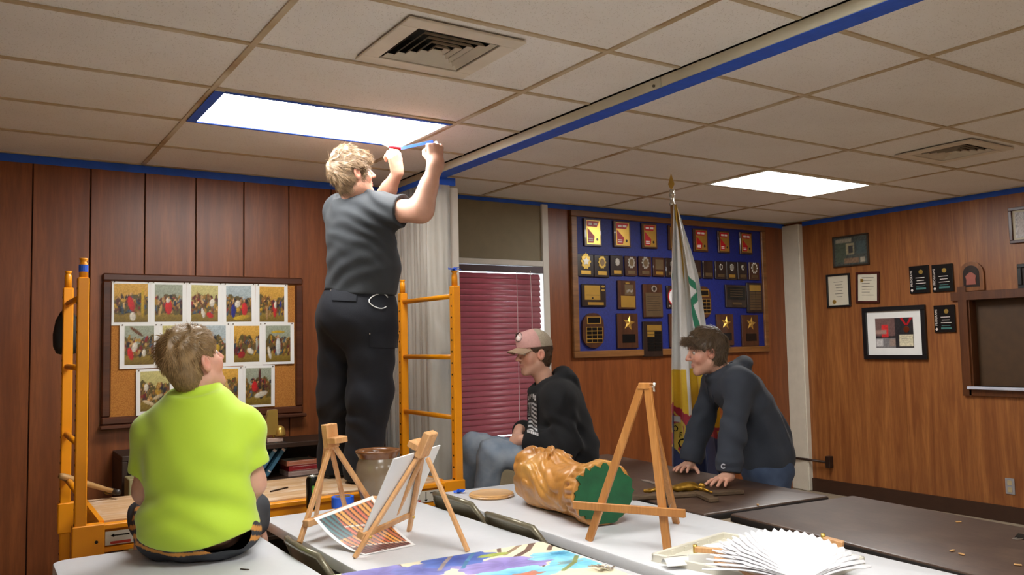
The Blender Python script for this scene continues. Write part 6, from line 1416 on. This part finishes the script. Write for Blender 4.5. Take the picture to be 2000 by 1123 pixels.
    def shorts(P):
        d = ellip(P, pelv-UP*.014, (.226, .162, .112), Rt)
        for h_, k_ in ((hL, kL), (hR, kR)): g = rcone(P, h_, h_+(k_-h_)*.92, .108, .098); g = smax(g, (P-(h_+(k_-h_)*.86))@nrm(k_-h_), .005); d = smin(d, g, .06)
        d += .006*np.sin(P@nrm(Rt[0]*.7+UP)*70+4*vnoise(P, 7))*.7+.003*vnoise(P, 14)
        d = smax(d, P[:, 2]-(pelv[2]+.09), .01); return smax(d, .7425-P[:, 2], .003)
    def shortcol(v):
        c = np.tile(np.array([.030, .034, .042]), (len(v), 1)); q = v-pelv; lat = q@Rt[0]; dep = q@fw
        OR = np.array([.62, .27, .055])
        back = (dep < -.04) & (np.abs(v[:, 2]-(.782+.9*lat*lat)) < .007) & (np.abs(lat) < .19); c[back] = OR
        side = (np.abs(lat) > .165) & (dep < .16); s = v[:, 2]*1.0+dep*.25; k = ((s-.80)/.036) % 1
        c[side & (k < .5) & (v[:, 2] > .80) & (v[:, 2] < .905)] = OR
        return c
    sdf_obj('shorts', shorts, *bounds([pelv-UP*.12, pelv+UP*.1, kL, kR, hL-.12, hR+.12], .13), .0055, vcol_mat('shorts_cloth', .8, 0, .06, 30, .2, 300), root, O, shortcol)
    for a_ in (aL, aR):
        hl = a_-UP*.10-fw*.06; sdf_obj('shoe', lambda P: shoe_sdf(P, hl, fw), hl-V(.3, .3, .01), hl+V(.3, .3, .2), .007, mat('shoe_grey', srgb(70, 70, 74), .6), root, O)
    def hairB(P):
        q = (P-hc)@Rh.T; d = hair_shape(q, .008, .030, -.125); t = np.clip((q[:, 2]-.01)*12, 0, 1)
        return d+(.005*np.sin(q[:, 0]*120+q[:, 1]*40+vnoise(P, 20)*4)+.004*vnoise(P, 45))*t-.006*t+.004*(1-t)
    v, f = surface(hairB, hc-.19, hc+.19, .0036); col = np.array([.26, .165, .07])
    sv, sf_, scl = strands(v, f, hc, Rh, 8000, .034, 2, lambda q: (q[:, 2] > -.06), lambda q: np.stack([-.35+q[:, 0]*3, .3-4*np.clip(-q[:, 1]-.02, 0, .1), -.25-7*np.clip(.075-q[:, 2], 0, .12)], 1), .11, col*1.2, .6, .0009, .09)
    s2, f2, c2 = strands(v, f, hc, Rh, 4000, .011, 3, lambda q: q[:, 2] < .0, lambda q: np.stack([q[:, 0]*0, -.1+q[:, 1]*0, -1+q[:, 0]*0], 1), .2, col*1.1, .6, .0011)
    VV, FF = join_surf([(v, f), (sv, sf_), (s2, f2)]); mesh_obj('hair', VV-O, FF, m_hair, root, True, cols=np.concatenate([np.tile(col*.85, (len(v), 1))*(1+.3*vnoise(v, 40)[:, None]), scl, c2]))
build_B()

# ---------------------------------------------------------------- C: cap and black hoodie, sitting on the brown table
def build_C():
    fw = heading(-100); Rt = hframe(fw, -10); hc = at(1043, 691, 4.74); Rh = hframe(heading(-114), -5)
    pelv = at(1110, 903, 4.74); waist, chest = at(1106, 858, 4.74), at(1092, 800, 4.73)
    pelv[2] = max(pelv[2], .845)
    nb, nt = at(1072, 752, 4.74), hc-Rh[2]*.07-Rh[1]*.02
    sN, eN, wN = at(1092, 780, 4.545), at(1108, 868, 4.50), at(1018, 858, 4.60)
    sF, eF, wF = at(1066, 776, 4.92), at(1052, 855, 4.96), at(1014, 838, 4.78)
    hN, kN, aN = at(1098, 902, 4.63), at(962, 885, 4.64), at(934, 1040, 4.70)
    hF, kF, aF = at(1092, 898, 4.86), at(928, 872, 4.97), at(908, 1030, 5.0)
    HN = hand_prims(wN, -RH*.55+FH*.65-UP*.12, UP*.55-RH*.6-FH*.5, -1, ((48, 60, 35), (50, 62, 35), (52, 64, 35), (54, 66, 35)), 3, (22, 25, 30, 25), .92)
    HF = hand_prims(wF, -RH*.42-FH*.55-UP*.55, -RH*.8+UP*.3-FH*.2, 1, ((42, 58, 35),)*4, 3, (22, 20, 25, 20), .92)
    root = empty('person', (pelv[0], pelv[1], .7415), label='person in a pink and tan cap and black hoodie, sitting with hands clasped', cat='person'); O = np.array(root.location)
    def torso(P, o=0.):
        d = ellip(P, chest, (.175+o, .125+o, .18+o), Rt); d = smin(d, ellip(P, waist, (.165+o, .130+o, .15+o), Rt), .10); d = smin(d, ellip(P, pelv, (.18+o, .145+o, .115+o), Rt), .10)
        return smin(d, rcone(P, sN+(sF-sN)*.12, sF+(sN-sF)*.12, .066+o, .066+o), .09)
    def body(P):
        d = smin(head_sdf(P, hc, Rh, .96), rcone(P, nb-UP*.03, nt, .056, .052), .03); d = smin(d, torso(P, -.03), .05)
        d = smin(d, smin(limb(P, [sN, eN, wN], [.048, .042, .027]), hand_sdf(P, HN), .012), .03); d = np.minimum(d, smin(limb(P, [sF, eF, wF], [.048, .042, .027]), hand_sdf(P, HF), .012))
        return smin(d, smin(rcone(P, hN, hN+(kN-hN)*.5, .07, .058), rcone(P, hF, hF+(kF-hF)*.5, .07, .058), .03), .03)
    bx = [(hc-.165, hc+.165), (np.minimum(HN[2], HF[2])-.11, np.maximum(HN[2], HF[2])+.11)]
    lo, hi = bounds([hc, pelv, sN, sF, kN, kF, wN, wF], .15)
    body_obj(root, O, body, lo, hi, bx, skin_col((hc, Rh, .96), (HN, HF), brow=(.10, .06, .04)), .009, .003); eyes(root, O, hc, Rh, .96)
    cN, dN = wN+(eN-wN)*.10, nrm(wN-eN); cF, dF = wF+(eF-wF)*.10, nrm(wF-eF)
    hax = hframe(fw, -25)
    def hood(P):
        d = torso(P, .022)
        for s_, e_, w_, c_, dd in ((sN, eN, wN, cN, dN), (sF, eF, wF, cF, dF)):
            g = limb(P, [s_, e_, e_+(w_-e_)*.75, w_], [.070, .066, .054, .042], .05); g = smax(g, (P-c_)@dd, .005); d = smin(d, g, .05)
        q = np.stack([(P-nb)@hax[0], (P-nb)@hax[1], (P-nb)@hax[2]], 1)
        ring = np.hypot(q[:, 0], q[:, 1]*.85)-.085; d = smin(d, np.hypot(ring, q[:, 2]-.012)-.026, .03); d = smin(d, ellip(q, (0, -.105, .012), (.105, .05, .055)), .04); d = smin(d, ellip(q, (0, -.13, -.045), (.095, .03, .06)), .03)
        d += fold(P, eN, nrm(UP+RH*.8), 62, .010, .15, 1.3, 6)+fold(P, waist, nrm(UP*.9+RH*.3), 48, .009, .2, 1.3, 5)+fold(P, sN-UP*.05, nrm(UP*.6-RH*.8), 45, .006, .15, 1.2, 5)+.004*vnoise(P, 12)+fold(P, nb+UP*.02+RH*.07, nrm(UP+RH*.4), 80, .006, .1)
        d = smax(d, -(rcone(P, nb-UP*.02, nt+UP*.05, .062, .066)), .01)
        d = smax(d, (pelv[2]-.075)-P[:, 2], .008); return np.maximum(d, -(hand_sdf(P, HN)-.004))
    sdf_obj('hoodie', hood, *bounds([nb+UP*.08, sN, sF, eN, eF, wN, wF, pelv-UP*.1, pelv+RH*.1, chest-fw*.1], .14), .0055, fabric('hoodie_black', srgb(24, 25, 27)), root, O)
    def jeans(P):
        d = ellip(P, pelv-UP*.02, (.185, .155, .11), Rt)
        for h_, k_, a_ in ((hN, kN, aN), (hF, kF, aF)): d = smin(d, limb(P, [h_, k_, a_], [.092, .076, .060], .05), .04)
        d += fold(P, kN, nrm(RH+UP*.4), 60, .007, .14)+fold(P, kF, nrm(RH+UP*.4), 60, .007, .14)+fold(P, hN, nrm(RH*.9-UP*.4), 50, .006, .15)+.003*vnoise(P, 14)
        return smax(smax(d, np.minimum(P[:, 2]-(pelv[2]+.08), .17-(P-pelv)@fw), .01), np.where((P-pelv)@fw < .14, .7430-P[:, 2], -1), .004)
    nj = N('denim_pale'); vj = nj.coord(); nj.base(nj.mix(nj.ramp(nj.noise(vj, 9, 4), [(.35, (0, 0, 0, 1)), (.7, (1, 1, 1, 1))]), srgb(112, 126, 142), srgb(152, 162, 172))); nj.b.inputs['Roughness'].default_value = .85; nj.bump(nj.noise(vj, 400), .3, .001)
    sdf_obj('jeans', jeans, *bounds([pelv, hN, hF, kN, kF, aN, aF, pelv+RH*.15], .13), .0062, nj.m, root, O)
    for a_ in (aN, aF):
        hl = a_-UP*.09-fw*.06; sdf_obj('shoe', lambda P: shoe_sdf(P, hl, fw), hl-V(.3, .3, .01), hl+V(.3, .3, .2), .007, mat('shoe_grey', srgb(70, 70, 74), .6), root, O)
    # chest print: lettering arc above a striped flag
    def prt(u, w):
        c = np.tile(np.array([.012, .012, .013]), (len(u), 1)); Wt = np.array([.55, .55, .55]); st = (w > .22) & (w < .92)
        s = ((w-.22)/.70*7+.35*np.sin(u*5)) % 1; c[st & (s < .5) & (u > .08) & (u < .92)] = Wt
        can = (u < .50) & (w > .24) & (w < .56); c[can] = (.012, .012, .013); dots = can & (((u*16) % 1 < .5) & ((w*34) % 1 < .5)); c[dots] = Wt
        for k in range(5): a = .10+.17*k; c[(np.abs(u-a) < .055) & (np.abs(w-(.10-.05*math.sin(k*.8))) < .055) & ~((np.abs(u-a) < .022) & (np.abs(w-.10) < .02))] = Wt
        c[(w > .94) & (((u*6) % 1) < .7)] = Wt; return c
    surf_patch('chest_print', hood, ((1031, 770), (1050, 768), (1052, 852), (1030, 845)), 26, 70, 4.3, 4.95, vcol_mat('shirt_print', .7), root, O, .003, prt)
    # short dark hair under the cap
    def hairC(P): q = (P-hc)@Rh.T/.96; return smax(hair_shape(q, .007, .018, -.085)*.96, (q[:, 2]-.05), .01)+.002*vnoise(P, 60)
    v, f = surface(hairC, hc-.18, hc+.18, .0036); col = np.array([.055, .030, .016])
    sv, sf_, scl = strands(v, f, hc, Rh, 3500, .018, 4, lambda q: q[:, 2] < .04, lambda q: np.stack([q[:, 0]*0, -.2+q[:, 1]*0, -1+q[:, 0]*0], 1), .2, col*1.5, .6, .0012)
    VV, FF = join_surf([(v, f), (sv, sf_)]); mesh_obj('hair', VV-O, FF, m_hair, root, True, cols=np.concatenate([np.tile(col, (len(v), 1)), scl]))
    cap = empty('cap', hc-O, parent=root); C0 = hc
    def crown(P):
        q = (P-hc)@Rh.T/.96; d = ellip(q, (0, -.010, .040), (.088, .112, .108)); d = smin(d, ellip(q, (0, .05, .085), (.05, .05, .045)), .03)
        pl = .040-q[:, 2]-.10*(q[:, 1]*-.25); seam = .0016*np.exp(-(np.abs(q[:, 0])/.004)**2)
        return smax(d-seam, pl, .004)*.96
    def crowncol(v):
        q = (v-hc)@Rh.T/.96; c = np.tile(np.array([.56, .31, .28]), (len(v), 1)); rear = q[:, 1] < -.005+.10*(q[:, 2]-.1); c[rear] = (.40, .34, .25); grid = rear & ((np.sin(q[:, 0]*900)*np.sin(q[:, 2]*900)) > .3); c[grid] = (.32, .26, .19); return c
    vv, ff = surface(crown, hc-.17, hc+.17, .0034); mesh_obj('crown', vv-hc, ff, vcol_mat('cap_cloth', .8, 0, .05, 60, .2, 400), cap, True, cols=crowncol(vv))
    nu, nv = 20, 10; bv = []
    for off in (0, .004):
        for j in range(nv+1):
            for i in range(nu+1):
                u, w = 2*i/nu-1, j/nv; x = u*.078*(1-.12*w*abs(u)); y = .094*math.sqrt(max(0, 1-(u*.80)**2))+w*.080*math.sqrt(max(0, 1-.62*u*u)); z = .046-.018*w-.024*u*u+off; bv.append(np.array([x, y-.006, z])*.96@Rh)
    K = (nu+1)*(nv+1); bf = []
    for j in range(nv):
        for i in range(nu): a = j*(nu+1)+i; q = [a, a+1, a+nu+2, a+nu+1]; bf += [q[::-1], [k+K for k in q]]
    for i in range(nu): a = nv*(nu+1)+i; bf.append([a, a+1, a+1+K, a+K])
    for j in range(nv):
        for e_ in (0, nu): a = j*(nu+1)+e_; q = [a, a+nu+1, a+nu+1+K, a+K]; bf.append(q)
    mesh_obj('brim', bv, bf, mat('cap_tan', srgb(158, 132, 108), .8), cap, True)
    def badge(u, w):
        c = np.tile(np.array([.56, .31, .28]), (len(u), 1)); r_ = np.hypot(u-.5, w-.5); c[r_ < .48] = (.06, .03, .03); c[r_ < .40] = (.58, .40, .36)
        bod = (((u-.5)/.22)**2+((w-.58)/.13)**2 < 1) | (((u-.36)/.10)**2+((w-.42)/.11)**2 < 1) | ((np.abs(u-.62) < .04) & (w > .5) & (w < .8)) | ((np.abs(u-.4) < .04) & (w > .5) & (w < .8)); c[bod & (r_ < .4)] = (.74, .70, .66); return c
    surf_patch('badge', crown, ((1007, 649), (1021, 648), (1020, 668), (1006, 669)), 16, 20, 4.4, 4.9, vcol_mat('badge_cloth', .7), cap, hc, .002, badge)
build_C()

# ---------------------------------------------------------------- D: dark navy hoodie, leaning on the brown table
def build_D():
    fw = heading(-84); hc = at(1379, 688, 4.57); Rh = hframe(heading(-92), -8, 0)
    Rt = hframe(fw, -42)
    pelv, waist, chest = at(1497, 893, 4.63), at(1484, 840, 4.61), at(1452, 775, 4.58)
    nb, nt = at(1422, 728, 4.58), hc-Rh[2]*.065-Rh[1]*.03
    sN, eN, wN = at(1447, 750, 4.40), at(1430, 850, 4.33), at(1424, 928, 4.275)
    sF, eF, wF = at(1398, 742, 4.76), at(1366, 838, 4.80), at(1348, 906, 4.77)
    wN[2] = max(wN[2], .775); wF[2] = max(wF[2], .775)
    bN, bF = on_z(1385, 950, .765), on_z(1318, 921, .765)
    HN = hand_prims(wN, bN-wN+V(0, 0, .0), UP, -1, ((-2, 12, 8), (0, 14, 8), (0, 14, 8), (2, 12, 8)), 9, (48, 12, 8, 8), 1.0)
    HF = hand_prims(wF, bF-wF, UP, 1, ((0, 12, 8),)*4, 8, (45, 12, 8, 8), 1.0)
    side = nrm(sN-sF)
    pelv0 = pelv.copy(); hN, hF = pelv+side*.09-UP*.03, pelv-side*.09-UP*.03
    kN, kF = hN*V(1, 1, 0)+V(0, 0, .50)+fw*.0, hF*V(1, 1, 0)+V(0, 0, .50)+fw*.02; aN, aF = hN*V(1, 1, 0)+V(0, 0, .10)-fw*.03, hF*V(1, 1, 0)+V(0, 0, .10)-fw*.01
    root = empty('person', (pelv[0], pelv[1], 0), label='person in a dark hoodie and jeans leaning with both hands on the brown table', cat='person'); O = np.array(root.location)
    def torso(P, o=0.):
        d = ellip(P, chest, (.170+o, .110+o, .17+o), Rt); d = smin(d, ellip(P, waist, (.155+o, .115+o, .15+o), Rt), .10); d = smin(d, ellip(P, pelv, (.165+o, .125+o, .13+o), hframe(fw, -15)), .10)
        return smin(d, rcone(P, sN+(sF-sN)*.12, sF+(sN-sF)*.12, .062+o, .062+o), .09)
    def body(P):
        d = smin(head_sdf(P, hc, Rh, .97), rcone(P, nb-UP*.02, nt, .056, .052), .03); d = smin(d, torso(P, -.03), .05)
        d = smin(d, smin(limb(P, [sN, eN, wN], [.048, .042, .028]), hand_sdf(P, HN), .012), .03); d = np.minimum(d, smin(limb(P, [sF, eF, wF], [.048, .042, .028]), hand_sdf(P, HF), .012))
        return smin(d, smin(rcone(P, hN, hN+(kN-hN)*.5, .07, .058), rcone(P, hF, hF+(kF-hF)*.5, .07, .058), .03), .03)
    bx = [(hc-.165, hc+.165), (HN[2]-.12, HN[2]+.12), (HF[2]-.12, HF[2]+.12)]
    lo, hi = bounds([hc, pelv-UP*.15, sN, sF, wN, wF, HN[2], HF[2]], .15)
    body_obj(root, O, body, lo, hi, bx, skin_col((hc, Rh, .97), (HN, HF), brow=(.12, .08, .05), flush=1.2), .009, .003); eyes(root, O, hc, Rh, .97)
    cN, dN = wN+(eN-wN)*.06, nrm(wN-eN); cF, dF = wF+(eF-wF)*.06, nrm(wF-eF)
    hax = hframe(fw, -22)
    def hood(P):
        d = torso(P, .022)
        for s_, e_, w_, c_, dd in ((sN, eN, wN, cN, dN), (sF, eF, wF, cF, dF)):
            g = limb(P, [s_, e_, e_+(w_-e_)*.72, e_+(w_-e_)*.84, w_], [.070, .064, .058, .048, .043], .04); g = smax(g, (P-c_)@dd, .005); d = smin(d, g, .045)
        q = np.stack([(P-nb)@hax[0], (P-nb)@hax[1], (P-nb)@hax[2]], 1)
        ring = np.hypot(q[:, 0], q[:, 1]*.85)-.085; d = smin(d, np.hypot(ring, q[:, 2]-.010)-.025, .03); d = smin(d, ellip(q, (0, -.085, .004), (.105, .055, .045)), .035)
        d += fold(P, eN, nrm(UP*.8+RH*.6), 42, .006, .16, 1.8, 6)+fold(P, eF, nrm(UP*.8-RH*.6), 42, .006, .16, 1.8, 6)+fold(P, waist, nrm(UP*.5+RH*.9), 50, .012, .20, 1.3, 5)+fold(P, sN-UP*.05, nrm(UP*.7+RH*.7), 55, .006, .12, 1.5, 6)+fold(P, chest+UP*.02, nrm(UP*.8-RH*.5), 46, .006, .17, 1.2, 5)+.004*vnoise(P, 12)+fold(P, nb+UP*.02+RH*.08, nrm(UP+RH*.5), 90, .006, .1)+fold(P, wN+UP*.05, UP, 120, .005, .06)
        d = smax(d, -rcone(P, nb-UP*.02, nt+UP*.03, .062, .066), .01)
        hp = pelv+hframe(fw, -15)[2]*-.085; d = smax(d, (hp-P)@hframe(fw, -15)[2], .008); return np.maximum(d, -(np.minimum(hand_sdf(P, HN), hand_sdf(P, HF))-.004))
    sdf_obj('hoodie', hood, *bounds([nb+UP*.08, sN, sF, eN, eF, wN, wF, pelv-UP*.1, pelv+RH*.15, chest-fw*.15], .14), .0055, fabric('hoodie_navy', srgb(54, 59, 68)), root, O)
    def jeans(P):
        d = ellip(P, pelv-UP*.05, (.172, .140, .14), hframe(fw, -10))
        for h_, k_, a_ in ((hN, kN, aN), (hF, kF, aF)): d = smin(d, limb(P, [h_-UP*.04, k_, a_, a_-UP*.05], [.096, .076, .062, .062], .05), .05)
        d += fold(P, (hN+hF)/2-UP*.1, nrm(RH+UP*.7), 60, .008, .18)+fold(P, kN, UP, 60, .008, .15)+fold(P, kF, UP, 60, .008, .15)+.003*vnoise(P, 14)
        return smax(smax(d, P[:, 2]-(pelv[2]+.04), .01), .03-P[:, 2], .005)
    nj = N('denim_dark'); vj = nj.coord(); nj.base(nj.mix(nj.ramp(nj.noise(vj, 10, 4), [(.35, (0, 0, 0, 1)), (.7, (1, 1, 1, 1))]), srgb(44, 58, 82), srgb(66, 82, 108))); nj.b.inputs['Roughness'].default_value = .85; nj.bump(nj.noise(vj, 400), .3, .001)
    sdf_obj('jeans', jeans, *bounds([pelv+UP*.05, aN-UP*.08, aF-UP*.08, pelv-.12, pelv+.12, hN, hF], .12), .0065, nj.m, root, O)
    for a_ in (aN, aF):
        hl = a_*V(1, 1, 0)-fw*.07; sdf_obj('shoe', lambda P: shoe_sdf(P, hl, fw), hl-V(.3, .3, .01), hl+V(.3, .3, .2), .007, mat('shoe_black', srgb(18, 18, 20), .5), root, O)
    def lg(u, w):
        c = np.tile(np.array([.03, .034, .044]), (len(u), 1)); r_ = np.hypot(u-.5, w-.5); th = np.arctan2(w-.5, u-.5); c[(r_ < .46) & (r_ > .26) & ~((np.abs(th) < .6))] = (.55, .57, .62); return c
    surf_patch('cuff_logo', hood, ((1408, 905), (1418, 905), (1418, 916), (1408, 916)), 14, 14, 4.0, 4.8, vcol_mat('logo_stitch', .6), root, O, .002, lg)
    for s_ in (-1, 1):
        p0 = nb+fw*.075+side*.035*s_-UP*.015; MB().tube([p0-O, p0+fw*.03-UP*.06-O, p0+fw*.02-UP*.15-O], .003, 8).build('drawstring', mat('cord_navy', srgb(48, 54, 64), .8), root, True)
    def hairD(P):
        q = (P-hc)@Rh.T/.97; d = hair_shape(q, .013, .026, -.090)*.97; fr_ = rcone(q, (-.05, .085, .078), (.05, .085, .078), .016, .016); d = smin(d, fr_, .03); return d+.004*np.sin(q[:, 0]*130+vnoise(P, 22)*4)+.004*vnoise(P, 40)
    v, f = surface(hairD, hc-.19, hc+.19, .0038); col = np.array([.085, .055, .030])
    sv, sf_, scl = strands(v, f, hc, Rh, 7000, .038, 6, lambda q: (q[:, 2] > -.06) & ~((q[:, 1] > -.015) & (q[:, 2] < .035)), lambda q: np.stack([q[:, 0]*3, .9-6*np.clip(-q[:, 1], 0, .1), -.35-7*np.clip(.085-q[:, 2], 0, .12)], 1), .13, col*1.6, .6, .0010, .12)
    VV, FF = join_surf([(v, f), (sv, sf_)]); mesh_obj('hair', VV-O, FF, m_hair, root, True, cols=np.concatenate([np.tile(col, (len(v), 1))*(1+.3*vnoise(v, 40)[:, None]), scl]))
build_D()
